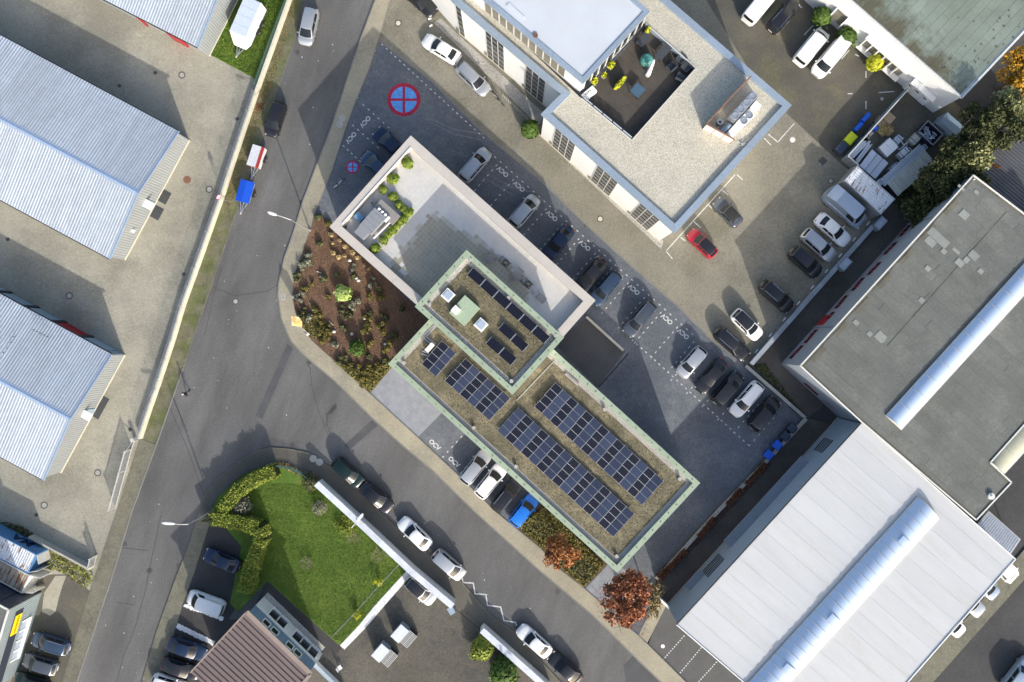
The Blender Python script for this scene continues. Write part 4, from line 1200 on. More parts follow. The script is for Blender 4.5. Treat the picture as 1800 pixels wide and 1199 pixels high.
for px, py in ((1652, 341), (1643, 352), (1629, 368), (1619, 379), (1594, 402), (1588, 409), (1569, 433), (1561, 441), (1541, 468), (1532, 477), (1512, 495), (1504, 505), (1483, 526), (1475, 536), (1460, 555), (1430, 586), (1421, 597), (1405, 614), (1395, 624)):
    red_window(px, py, A_, nNW)
red_window(1446, 563, A_, nNW, door=True)
sSW = Vector((-dn.x, -dn.y))
for px, py in ((1420, 679), (1431, 688), (1456, 710), (1464, 716)): red_window(px, py, A_, sSW)
for px, py in ((1453, 575), (1610, 390)):
    p = on_wall(px, py, A_, nNW); gb.part('downpipe', G().box((p.x + nNW.x * .06, p.y + nNW.y * .06, 2.9), (.1, .1, 5.6)), M['greywall'])

# ---------------------------------------------------------------- white hall
M['hallwall'] = mat('hall_wall', (.26, .33, .40), var=.04)
M['hallroof'] = mat('hall_roof_membrane', (.475, .485, .49), rough=.55, var=.05, scale=.3, fine=.03, tint=.02, col2=(.435, .425, .40), c2=(.53, .80), c2scale=.4, stretch=(.35, 2.2, math.radians(-42)))
M['red'] = mat('red_band', (.35, .03, .04), var=.05)
ZH = 6.5
hp_px = [(1189, 1098), (1515, 742), (1785, 983), (1472, 1340)]
hp = WL(hp_px, ZH)
hall = Thing('industrial_hall', 'white roofed hall with a barrel rooflight and blue grey front', 'hall', (hp[0][0], hp[0][1], 0))
hall.part('walls', G().prism(inset(hp, .12), -.2, ZH - .2), M['hallwall'])
hall.part('roof_deck', G().prism(inset(hp, .05), ZH - .2, ZH - .08), M['trim'])
h0, h1, h3 = Vector(hp[0]), Vector(hp[1]), Vector(hp[3])
for c in tiles(inset(hp, .10), hp[0], tuple((h3 - h0).normalized()), 2.0, (60, 61), .008, stagger=False): 
    hall.part('roof_sheet', G().prism(c, ZH - .09, ZH - .05 + rr.uniform(0, .02)), M['hallroof'])
for i in range(4):
    a, b = Vector(hp[i]), Vector(hp[(i + 1) % 4]); k = round((b - a).length / 4)
    for j in range(k):
        p, q = a.lerp(b, j / k), a.lerp(b, (j + 1) / k); hall.part('roof_trim', G().bar((p.x, p.y, ZH), (q.x, q.y, ZH), .10, .12), M['white'] if i != 0 else M['dark'])
barrel(hall, (1613, 874), (1285, 1234), (1649, 912), (1328, 1266), ZH, .72, 1.05, M['acryl'], (4, 15, 22, 30))
nH = Vector((-(h1 - h0).y, (h1 - h0).x)).normalized()
if nH.x > 0: nH = -nH
tH = (h1 - h0).normalized(); Lh = (h1 - h0).length
hA = h0 - nH * .12
def hall_pos(px, py): p = on_wall(px, py, tuple(hA), nH); return (Vector((p.x, p.y)) - hA).dot(tH)
def hbox(name, s0, s1, z0, z1, d0, d1, m, par=None):
    g = G(); wall_box(g, hA + tH * s0, hA + tH * s1, nH, z0, z1, d0, d1); return hall.part(name, g, m, par)
for a, b in (((1463, 742 + 32), (1440, 795)), ((1263, 972), (1238, 1008))):
    s1, s0 = hall_pos(*a), hall_pos(*b)
    if s1 < s0: s0, s1 = s1, s0
    for k in range(5): hbox('louvre_slat', s0, s1, 1.4 + k * .55, 1.56 + k * .55, .02, .08, M['dark'])
s0, s1 = hall_pos(1275, 953), hall_pos(1410, 808)
hbox('canopy', min(s0, s1), max(s0, s1), 2.6, 2.75, 0, 1.1, M['greywall'])
hbox('red_band', min(s0, s1), max(s0, s1), 1.7, 2.3, .02, .10, M['red'])
for k in range(10):
    q = min(s0, s1) + abs(s1 - s0) * (k + .2) / 10; hbox('window', q, q + abs(s1 - s0) * .06, 1.5, 2.45, .02, .06, M['glass'])
s0 = hall_pos(1218, 1022); hbox('red_door', s0 - .6, s0 + .6, .1, 2.2, .02, .10, M['reddoor'])
hbox('door_canopy', s0 - .9, s0 + 1.6, 2.4, 2.5, 0, .9, M['greywall'])
hbox('plinth', 0, Lh, -.1, .25, .0, .05, M['concrete'])
# boundary pier at the hall corner
a, b = W(1157, 1048, 0), W(1174, 1064, 0)
single('corner_wall', G().bar((a.x, a.y, .6), (b.x, b.y, .6), .25, 1.2), M['white'], 'short white garden wall joining the corner of the white hall', 'wall', (a.x, a.y, 0))

# external steel stair deck at the far end of the hall
a, b, c, d_ = [W(p[0], p[1], 2.6) for p in ((1718, 922), (1738, 899), (1793, 948), (1770, 982))]
st = Thing('roof_ramp', 'corrugated steel canopy attached to the far gable of the white hall', 'canopy', (a.x, a.y, 0))
st.part('ribbed_deck', rib_sheet(a, d_, b, c, .30, .06, (0, 0, 1)), M['steel'])
g = G(); g.bar(b, c, .08, .10); g.bar(a, b, .08, .10); g.bar(d_, c, .08, .10); st.part('deck_frame', g, M['frame'])
for p in (b, c): st.part('post', G().bar((p.x, p.y, 0), (p.x, p.y, 2.6), .1, .1), M['steel'])

# ---------------------------------------------------------------- green roofed building in the far corner
M['greenroof'] = mat('green_grey_roof_sheet', (.205, .25, .215), edge=((round(dirw(.707, -.707).x, 3), .707), 2.6, (.085, .078, .048)), var=.14, scale=.2, fine=.1, tint=.07, col2=(.17, .20, .165), c2=(.46, .66), c2scale=.12)
M['moss'] = mat('mossy_roof_sheet', (.105, .098, .062), var=.3, scale=.5, fine=.3, col2=(.18, .20, .15), c2=(.5, .62), c2scale=.6)
ZN = 6.0
np_px = [(1690, 172), (1860, -8), (1600, -235), (1428, -57)]
npw = WL(np_px, ZN)
nb = Thing('showroom_building', 'building with green grey sheet roof and white front with ribbon windows', 'building', (npw[0][0], npw[0][1], 0))
nb.part('walls', G().prism(inset(npw, .05), -.2, ZN - .1), M['stucco'])
n0, n1, n3 = Vector(npw[0]), Vector(npw[1]), Vector(npw[3])
uN = (n1 - n0).normalized(); tN = (n3 - n0).normalized()
for c in tiles(inset(npw, .30), npw[0], tuple(uN), .98, (3.2, 5.6), .012, seed=9):
    cx = sum(p[0] for p in c) / len(c); cy = sum(p[1] for p in c) / len(c)
    dist = (Vector((cx, cy)) - n0).dot(uN)
    nb.part('roof_sheet', G().prism(c, ZN - .12, ZN - .06 + rr.uniform(0, .02)), M['greenroof'])
g = G()
for k in range(34):
    c = n0 + uN * rr.uniform(1, 14) + tN * abs(rr.gauss(0, 2.2)); g.cyl((c.x, c.y, ZN - .05), rr.uniform(.05, .12), .06, 7)
nb.part('roof_bolts', g, M['moss'], kind='stuff')
for i in (0, 3):
    a, b = Vector(npw[i]), Vector(npw[(i + 1) % 4]); k = round((b - a).length / 4)
    for j in range(k):
        p, q = a.lerp(b, j / k), a.lerp(b, (j + 1) / k); nb.part('roof_trim', G().bar((p.x, p.y, ZN), (q.x, q.y, ZN), .22, .12), M['trim'])
nS = Vector((tN.y, -tN.x))
if nS.y > 0: nS = -nS
aN = n0
def spos(px, py): p = on_wall(px, py, tuple(aN), nS); return (Vector((p.x, p.y)) - aN).dot(tN), p.z
def nbox(name, s0, s1, z0, z1, d0, d1, m, par=None):
    g = G(); wall_box(g, aN + tN * min(s0, s1), aN + tN * max(s0, s1), nS, z0, z1, d0, d1); return nb.part(name, g, m, par)
s0, s1 = spos(1587, 129)[0], spos(1519, 72)[0]
nbox('window_surround', s0 - .2, s1 + .2, 3.3, 3.55, 0, .55, M['stucco']); nbox('window_sill', s0 - .2, s1 + .2, .9, 1.1, 0, .6, M['stucco'])
n = 6
for k in range(n):
    q0 = s0 + (s1 - s0) * (k + .08) / n; q1 = s0 + (s1 - s0) * (k + .92) / n
    w_ = nbox('window', q0, q1, 1.1, 3.3, 0, .04, M['curtain']); nbox('window_frame', q1, q1 + .12, 1.1, 3.3, 0, .5, M['white'], w_)
s0, s1 = spos(1481, 40)[0], spos(1463, 25)[0]
w_ = nbox('window', s0, s1, 1.1, 3.3, 0, .04, M['curtain']); nbox('window_frame', s0 - .15, s0, 1.0, 3.4, 0, .4, M['white'], w_); nbox('window_frame', s1, s1 + .15, 1.0, 3.4, 0, .4, M['white'], w_)
nbox('gate_lintel', spos(1640, 175)[0], spos(1602, 142)[0], 2.9, 3.05, 0, .7, M['white'])
for k in range(3):
    s0 = spos(1640, 175)[0]; s1 = spos(1602, 142)[0]; q = s0 + (s1 - s0) * k / 3
    g_ = nbox('gate_panel', q + .03, q + (s1 - s0) / 3 - .03, .1, 2.9, .0, .12, M['white']); nbox('gate_handle', q + .5, q + .9, 1.5, 1.6, .12, .2, M['dark'], g_)
nbox('side_annex', spos(1690, 214)[0] - 1.5, spos(1668, 196)[0], .0, 2.2, 0, 1.3, M['cladblue'])

# low dark shed under the trees
a, b, c, d_ = [W(p[0], p[1], 3.4) for p in ((1700, 300), (1790, 196), (1960, 345), (1880, 450))]
sh = Thing('corrugated_shed', 'low shed with dark corrugated roof behind the big trees', 'shed', (a.x, a.y, 0))
M['darkcorr'] = mat('dark_corrugated_sheet', (.105, .11, .12), rough=.5, metal=.2, var=.15)
n = 3
for i in range(n): 
    p, q = b.lerp(c, i / n), b.lerp(c, (i + 1) / n); r_, s_ = a.lerp(d_, i / n), a.lerp(d_, (i + 1) / n)
    sh.part('roof_sheet', rib_sheet(p, r_, q, s_, .34, .10, (0, 0, 1)), M['darkcorr'])
sh.part('walls', G().prism([tuple(x.to_2d()) for x in (a, b, c, d_)], -.2, 3.3), M['darkcorr'])

# ---------------------------------------------------------------- brown house
M['brownroof'] = mat('brown_ribbed_roof', (.155, .118, .112), rough=.6, var=.06, tint=.05)
M['brownedge'] = mat('brown_roof_edge', (.27, .215, .185), rough=.6)
M['bluecorr'] = mat('blue_corrugated_cladding', (.17, .255, .36), rough=.5, var=.05)
ZK = 6.2
k_px = [(434, 1075), (335, 1182), (455, 1290), (547, 1184)]
kp = WL(k_px, ZK)
ho = Thing('brown_house', 'house with brown ribbed roof and blue corrugated upper front', 'house', (kp[0][0], kp[0][1], 0))
ho.part('walls', G().prism(inset(kp, .30), -.2, ZK - .2), M['stucco'])
kN, kW, kS, kE = [Vector(p) for p in kp]
n = 8
for i in range(n):
    p, q = kN.lerp(kW, i / n), kN.lerp(kW, (i + 1) / n); r_, s_ = kE.lerp(kS, i / n), kE.lerp(kS, (i + 1) / n)
    f = lambda v_: (v_.x, v_.y, ZK)
    ho.part('roof_sheet', rib_sheet(f(p), f(q), f(r_), f(s_), .42, .10, (0, 0, 1)), M['brownroof'])
for a, b, w_ in ((kN, kE, .5), (kN, kW, .16), (kE, kS, .35)):
    ho.part('roof_edge', G().bar((a.x, a.y, ZK + .08), (b.x, b.y, ZK + .08), w_, .12), M['brownedge'])
ne = Vector((-(kE - kN).y, (kE - kN).x)).normalized()
if ne.y < 0: ne = -ne
tk = (kE - kN).normalized(); kA = kN - ne * .30; Lk = (kE - kN).length
def kbox(name, s0, s1, z0, z1, d0, d1, m, par=None):
    g = G(); wall_box(g, kA + tk * s0, kA + tk * s1, ne, z0, z1, d0, d1); return ho.part(name, g, m, par)
ho.part('cladding', rib_sheet((kA + tk * .2 + ne * .05).to_3d() + Vector((0, 0, 3.2)), (kA + tk * (Lk - .1) + ne * .05).to_3d() + Vector((0, 0, 3.2)), (kA + tk * .2 + ne * .05).to_3d() + Vector((0, 0, 5.9)), (kA + tk * (Lk - .1) + ne * .05).to_3d() + Vector((0, 0, 5.9)), .30, .05, (ne.x, ne.y, 0)), M['bluecorr'])
def kpos(px, py): p = on_wall(px, py, tuple(kA), ne); return (Vector((p.x, p.y)) - kA).dot(tk)
for px, py in ((466, 1098), (481, 1112), (508, 1136), (522, 1149)):
    s0 = kpos(px, py); w_ = kbox('window', s0 - .42, s0 + .42, 4.15, 5.2, .10, .14, M['glass'])
    for q in (kbox('window_frame', s0 - .52, s0 - .42, 4.05, 5.3, .1, .2, M['white'], w_), kbox('window_frame', s0 + .42, s0 + .52, 4.05, 5.3, .1, .2, M['white'], w_), kbox('window_frame', s0 - .52, s0 + .52, 4.05, 4.15, .1, .2, M['white'], w_), kbox('window_frame', s0 - .52, s0 + .52, 5.2, 5.3, .1, .2, M['white'], w_)): pass
for px, py in ((482, 1081), (496, 1094), (523, 1119), (537, 1131), (551, 1144)):
    s0 = kpos(px, py); w_ = kbox('window', s0 - .55, s0 + .55, .9, 2.5, .05, .09, M['glass'])
    kbox('window_frame', s0 - .68, s0 - .55, .8, 2.6, .05, .32, M['white'], w_); kbox('window_frame', s0 + .55, s0 + .68, .8, 2.6, .05, .32, M['white'], w_); kbox('window_sill', s0 - .68, s0 + .68, .75, .9, .05, .36, M['white'], w_)
kbox('white_band', .2, Lk, -.1, 3.15, 0, .05, M['stucco'])
kbox('pebble_edge', .2, Lk - .3, -.1, .16, .05, .75, M['pebble'])
cp = W(523, 1184, ZK); 
# garden wall beside the house
g = G(); a, b = W(556, 1162), W(606, 1210); g.bar((a.x, a.y, .5), (b.x, b.y, .5), .35, 1.0); wl = Thing('low_wall', 'low white wall running from the corner of the brown house', 'wall', (a.x, a.y, 0)); wl.part('wall_body', g, M['stucco'])
g = G(); g.bar((a.x, a.y, 1.03), (b.x, b.y, 1.03), .45, .06); wl.part('coping', g, M['zinc'])

# ---------------------------------------------------------------- dark workshop with yellow sign
M['navy'] = mat('navy_panel', (.028, .036, .055), rough=.5, var=.08, tint=.05)
M['ribgrey'] = mat('grey_corrugated_wall', (.36, .42, .44), rough=.45, metal=.2, var=.05)
M['yellow'] = mat('yellow_sign', (.86, .62, .01), rough=.5, var=.03)
M['ink'] = mat('brown_ink', (.30, .14, .0), rough=.6)
ZW = 6.2
w_px = [(15, 1072), (-31, 1225), (-140, 1180), (-90, 1016)]
wp = WL(w_px, ZW)
ws = Thing('dark_workshop', 'workshop with grey corrugated front carrying a yellow sign', 'workshop', (wp[0][0], wp[0][1], 0))
ws.part('walls', G().prism(inset(wp, .08), -.2, ZW - .1), M['navy'])
ws.part('roof', G().prism(inset(wp, .02), ZW - .1, ZW), M['bitumen'])
v0, v1, v3 = Vector(wp[0]), Vector(wp[1]), Vector(wp[3])
nE = Vector((-(v1 - v0).y, (v1 - v0).x)).normalized()
if nE.x < 0: nE = -nE
tE = (v1 - v0).normalized(); LE = (v1 - v0).length
ws.part('corrugated_front', rib_sheet((v0.x, v0.y, .1), (v1.x, v1.y, .1), (v0.x, v0.y, ZW - .15), (v1.x, v1.y, ZW - .15), .30, .06, (nE.x, nE.y, 0)), M['ribgrey'])
def wbox(name, s0, s1, z0, z1, d0, d1, m, par=None):
    g = G(); wall_box(g, v0 + tE * s0, v0 + tE * s1, nE, z0, z1, d0, d1); return ws.part(name, g, m, par)
wbox('dark_band', .8, LE, 3.2, 4.6, .07, .10, M['navy'])
sg = wbox('yellow_sign', 1.3, 3.7, 3.35, 4.45, .10, .16, M['yellow'])
for k in range(11):
    s0 = 1.5 + k * .19; wbox('sign_marks', s0, s0 + .11, 3.68, 4.0 + .05 * (k % 3), .16, .175, M['ink'], sg)
fr = wbox('window', 2.6, 7.4, 1.5, 2.6, .07, .12, M['skyglass'])
for k in range(5): wbox('window_frame', 2.55 + k * 1.2, 2.70 + k * 1.2, 1.4, 2.7, .10, .18, M['white'], fr)
wbox('window_frame', 2.5, 7.5, 1.15, 1.5, .10, .30, M['white'], fr)
for a, b in ((v0, v1), (v0, v3)): ws.part('roof_trim', G().bar((a.x, a.y, ZW + .03), (b.x, b.y, ZW + .03), .2, .12), M['trim'])
for k in range(5):
    a = v0 + (v3 - v0).normalized() * (k * 1.5 + .04); b = v0 + (v3 - v0).normalized() * (k * 1.5 + 1.46); nn = Vector((-(b - a).y, (b - a).x)).normalized()
    if nn.y < 0: nn = -nn
    g = G(); wall_box(g, a, b, nn, .1, ZW - .2, -.02, .04); ws.part('wall_panel', g, M['navy'])
# ---------------------------------------------------------------- vehicles
def paint(name, col, metal=0.0, rough=.28):
    m = mat('paint_' + name, col, rough=rough, metal=metal, spec=.5, var=0, fine=0, coat=.35); return m
PAINT = {'silver': paint('silver', (.46, .48, .50), .55, .32), 'white': paint('white', (.76, .76, .75)), 'black': paint('black', (.015, .015, .018), 0, .25), 'navy': paint('navy', (.014, .028, .065), .3),
         'blue': paint('blue', (.045, .075, .125), .4), 'grey': paint('grey', (.10, .115, .135), .5), 'red': paint('red', (.36, .012, .03)), 'green': paint('green', (.006, .020, .018), .2),
         'bright': paint('bright_blue', (.012, .16, .62)), 'ltblue': paint('pale_blue', (.36, .43, .52), .5, .35), 'soft': mat('soft_top', (.022, .022, .023), rough=.9, var=.1)}
M['carglass'] = mat('car_glass', (.016, .019, .022), rough=.08, spec=.35, var=0, fine=0)
M['lamp'] = mat('headlamp', (.62, .64, .66), rough=.12, spec=.8, var=0, fine=0)
M['tail'] = mat('tail_lamp', (.26, .012, .014), rough=.2, spec=.6, var=0, fine=0)
M['chrome'] = mat('roof_rail_metal', (.55, .56, .58), rough=.25, metal=.9, var=0, fine=0)
M['rim'] = mat('wheel_rim', (.38, .39, .41), rough=.35, metal=.8, var=0, fine=0)
M['plastic'] = mat('black_plastic', (.02, .02, .02), rough=.6, var=0, fine=0)

TYPES = {  # length width height | x of: windscreen foot, roof front, roof rear, rear window foot (share of half length) | belt, bonnet, boot heights
    'hatch': (4.15, 1.78, 1.47, .50, .16, -.80, -.97, .95, .90, .95), 'sedan': (4.65, 1.81, 1.44, .42, .10, -.46, -.74, .93, .88, .97),
    'wagon': (4.6, 1.80, 1.48, .50, .18, -.84, -.97, .95, .90, .95), 'suv': (4.5, 1.86, 1.64, .48, .18, -.82, -.97, 1.05, 1.02, 1.05),
    'mpv': (4.35, 1.80, 1.62, .60, .22, -.84, -.97, 1.0, .95, 1.0), 'van': (5.0, 1.92, 1.96, .70, .46, -.955, -.985, 1.12, 1.08, 1.1),
    'bigvan': (5.9, 2.02, 2.62, .72, .50, -.975, -.99, 1.3, 1.2, 1.2), 'caddy': (4.5, 1.80, 1.82, .62, .32, -.95, -.985, 1.08, 1.0, 1.05),
    'coupe': (3.75, 1.66, 1.46, .44, .12, -.74, -.96, .93, .90, .95), 'cabrio': (3.95, 1.70, 1.40, .38, .14, -.48, -.72, .93, .88, .95)}
def car_parts(ty):
    L, Wd, Hh, a0, a1, a2, a3, belt, hood, boot = TYPES[ty]
    hl, hw = L / 2, Wd / 2; xf0, xf1, xr1, xr0 = a0 * hl, a1 * hl, a2 * hl, a3 * hl
    g = G(); rings = []
    N = 22
    for i in range(N + 1):
        x = -hl + L * i / N; f = x / hl
        e = max(0, abs(f) - .60) / .40
        w_ = hw * (1 - (.30 if f > 0 else .22) * e ** 2.6)
        if x > xf0: top = hood - (hood - .66) * ((x - xf0) / max(.1, hl - xf0)) ** 2.4
        elif x < xr0: top = boot - .12 * ((xr0 - x) / max(.05, hl + xr0 + .001)) ** 2
        else: top = belt + (boot - belt) * (xf0 - x) / (xf0 - xr0) * .5
        lo = .24 + .10 * e ** 3
        if i in (0, N): w_ *= .93; top -= .10
        pr = [(0, lo), (.86, lo), (.985, lo + .13), (1.0, .52), (.985, top - .16), (.93, top - .04), (.80, top + .005), (.45, top + .035), (0, top + .045)]
        R = [(x, w_ * y, z) for y, z in pr] + [(x, -w_ * y, z) for y, z in pr[-2:0:-1]]
        rings.append(R)
    g.loft(rings)
    # cabin shell
    wb, wr = hw * .90, hw * (.72 if ty not in ('van', 'bigvan', 'caddy') else .84)
    zr = Hh
    def row(x0, x1, z0, z1, w0, w1, bulge0, bulge1):
        pass
    def line(x, w_, z, bulge, crown):
        out = []
        for k in range(9):
            y = -1 + k / 4.0; out.append((x + bulge * (1 - y * y), w_ * (1 - .0) * y, z + crown * (1 - y * y)))
        return out
    zb = belt - .02
    rows = [line(xf0, wb, zb, .16, .05), line(xf1, wr, zr - .07, .10, .04), line(xf1 - .12, wr * .985, zr - .03, .08, .035), line((xf1 + xr1) / 2, wr, zr, 0, .03), line(xr1 + .10, wr * .97, zr - .04, -.05, .035), line(xr1, wr * .95, zr - .08, -.07, .035), line(xr0, wb * .95, boot - .03, -.10, .05)]
    vs = [p for R in rows for p in R]; fs = []
    for i in range(len(rows) - 1):
        for k in range(8): fs.append((i * 9 + k, i * 9 + k + 1, (i + 1) * 9 + k + 1, (i + 1) * 9 + k))
    # side faces
    for k, rev in ((0, True), (8, False)):
        col = [i * 9 + k for i in range(len(rows))]
        f = tuple(col); fs.append(f if rev else f[::-1])
    g2 = G().add(vs, fs)
    g.add(g2.v, g2.f)
    body = g.mesh('body', 38)
    # glass panes lie 8 mm proud, inside the pillars
    def pane(r0, r1, t0, t1, y0, y1, name, lift=.012):
        R0, R1 = rows[r0], rows[r1]; vs = []; nn = 8
        def at(R, y):
            k = (y + 1) * 4; i = min(7, int(k)); t = k - i; return Vector(R[i]).lerp(Vector(R[i + 1]), t)
        out = [[at(R0, y0 + (y1 - y0) * k / nn).lerp(at(R1, y0 + (y1 - y0) * k / nn), t) for k in range(nn + 1)] for t in (t0, (t0 + t1) / 2, t1)]
        n = (out[0][4] - out[2][4]).cross(out[0][5] - out[0][4]).normalized()
        if n.z < 0: n = -n
        out = [[p + n * lift for p in R] for R in out]
        return G().loft(out, caps=False, closed=False).mesh(name, 60)
    parts = {'body': body, 'windscreen': pane(0, 1, .06, .95, -.88, .88, 'windscreen')}
    if ty not in ('bigvan',): parts['rear_window'] = pane(5, 6, .08, .72 if ty != 'sedan' else .9, -.84, .84, 'rear_window')
    sides = []
    for s_ in (-1, 1):
        k = 0 if s_ < 0 else 8
        lo = [Vector(rows[0][k]), Vector(rows[6][k])]; hi = [Vector(rows[1][k]), Vector(rows[5][k])]
        end = 1.0 if ty not in ('van', 'bigvan', 'caddy') else .30
        def quad(a, b):
            q = []
            for t, z in ((a, .08), (b, .08), (b, .84), (a, .84)):
                bot = lo[0].lerp(lo[1], .03 + t * .94); tp = hi[0].lerp(hi[1], t * .98); q.append(bot.lerp(tp, z))
            n = (q[1] - q[0]).cross(q[3] - q[0]).normalized()
            if n.y * s_ < 0: n = -n; q = q[::-1]
            return [p + n * .012 for p in q]
        gg = G()
        for a, b in (((.07, .46), (.49, .84)) if end == 1.0 else ((.04, .27),)): gg.add(quad(a, b), [(0, 1, 2, 3)])
        sides.append(gg.mesh('side_window'))
    parts['side_window'] = sides
    g = G().tube([(0, -.10, 0), (0, .10, 0)], .32 if ty != 'bigvan' else .36, 16); parts['wheel'] = g.mesh('wheel', 40)
    parts['rim'] = G().tube([(0, -.112, 0), (0, .112, 0)], .20, 10).mesh('rim', 40)
    parts['mirror'] = G().loft([[(x * .5, y, z) for x, z in ((-.14, -.06), (.14, -.05), (.12, .07), (-.12, .08))] for y in (-.10, .11)]).mesh('wing_mirror', 50)
    hl_z = .64
    parts['headlight'] = G().loft([[(-.20, y * 1.0, z) for y, z in ((-.17, -.06), (.15, -.06), (.15, .05), (-.17, .05))], [(.06, y * .8, z) for y, z in ((-.14, -.05), (.12, -.05), (.12, .04), (-.14, .04))]]).mesh('headlight', 50)
    parts['taillight'] = G().box((0, 0, 0), (.10, .24, .14)).mesh('tail_light')
    parts['rail'] = G().bar((xf1 - .25, 0, 0), (xr1 + .25, 0, 0), .05, .05).mesh('roof_rail')
    parts['grille'] = G().box((0, 0, 0), (.05, Wd * .42, .12)).mesh('grille')
    parts['plate'] = G().box((0, 0, 0), (.02, .52, .11)).mesh('number_plate')
    return parts, (L, Wd, Hh, xf0, xr0, wb, wr, belt)
CARS = {}
CARMESH = {}
def make_car(ty, px, py, hx, hy, colour, label, roof=None, rails=False, length=None, group=None, name=None, z=.05):
    if ty not in CARS: CARS[ty] = car_parts(ty)
    P, (L, Wd, Hh, xf0, xr0, wb, wr, belt) = CARS[ty]
    w = W(px, py, z + .7); d_ = dirw(hx, hy)
    nm = name or {'van': 'delivery_van', 'bigvan': 'delivery_van', 'caddy': 'delivery_van', 'cabrio': 'convertible_car'}.get(ty, 'parked_car')
    t = Thing(nm, label, 'van' if nm == 'delivery_van' else 'car', (w.x, w.y, z), math.atan2(d_.y, d_.x), group)
    if length: t.o.scale = (length / L, 1, 1)
    def mp(key, mesh, m, name_, loc=(0, 0, 0), par=None, rot=None):
        k = (ty, key, m.name)
        if k not in CARMESH:
            me = mesh.copy(); me.name = name_; me.materials.append(m); CARMESH[k] = me
        o = link(name_, CARMESH[k], None, par or t.o, loc)
        if rot: o.rotation_euler = rot
        return o
    pm = PAINT[colour]
    b = mp('body', P['body'], pm, 'body')
    if roof:
        key = (ty, 'roofskin', roof)
        if key not in CARMESH:
            hl = L / 2; xf1, xr1 = TYPES[ty][4] * hl, TYPES[ty][5] * hl; g = G(); R = []
            soft = roof == 'soft'
            for x, wf, dz in ((xf1 - .02, .97, -.045), (xf1 - .15, .99, -.012), ((xf1 + xr1) / 2, 1.0, .012), (xr1 + .10, .97, -.02), (xr1 - .02, .94, -.065)) + (((xr0 + .05, 1.12, -(Hh - TYPES[ty][9]) + .03),) if soft else ()):
                bl = .08 if x > 0 else -.05
                R.append([(x + bl * (1 - (k / 4 - 1) ** 2), wr * wf * (k / 4 - 1), Hh + dz + .034 * (1 - (k / 4 - 1) ** 2) + .012) for k in range(9)])
            me = g.loft(R, caps=False, closed=False).mesh('roof_panel', 60); me.materials.append(PAINT[roof]); CARMESH[key] = me
        link('roof', CARMESH[key], None, t.o)
    mp('ws', P['windscreen'], M['carglass'], 'windscreen')
    if 'rear_window' in P and roof != 'soft': mp('rw', P['rear_window'], M['carglass'], 'rear_window')
    for i, s_ in enumerate(P['side_window']): mp('sw%d' % i, s_, M['carglass'], 'side_window')
    wx = L / 2 * .62
    for x in (wx, -wx):
        for s_ in (-1, 1):
            wh = mp('wheel', P['wheel'], M['rub'], 'wheel', (x, s_ * (Wd / 2 - .125), .32)); mp('rim', P['rim'], M['rim'], 'rim', (0, 0, 0), wh)
    for s_ in (-1, 1):
        mp('mirror', P['mirror'], pm if colour != 'white' or s_ else pm, 'wing_mirror', (xf0 - .28, s_ * (Wd / 2 + .06), belt + .04))
        mp('headlight', P['headlight'], M['lamp'], 'headlight', (L / 2 - .17, s_ * (Wd / 2 - .37), .68 if ty not in ('van', 'bigvan') else .82), None, (0, -.3, -s_ * .45))
        mp('taillight', P['taillight'], M['tail'], 'tail_light', (-L / 2 + .11, s_ * (Wd / 2 - .36), .80))
        if rails: mp('rail', P['rail'], M['chrome'], 'roof_rail', (0, s_ * wr * .93, Hh + .025))
    mp('grille', P['grille'], M['plastic'], 'grille', (L / 2 - .015, 0, .52)); mp('plate', P['plate'], M['white'], 'number_plate', (-L / 2 - .005, 0, .62))
    return t

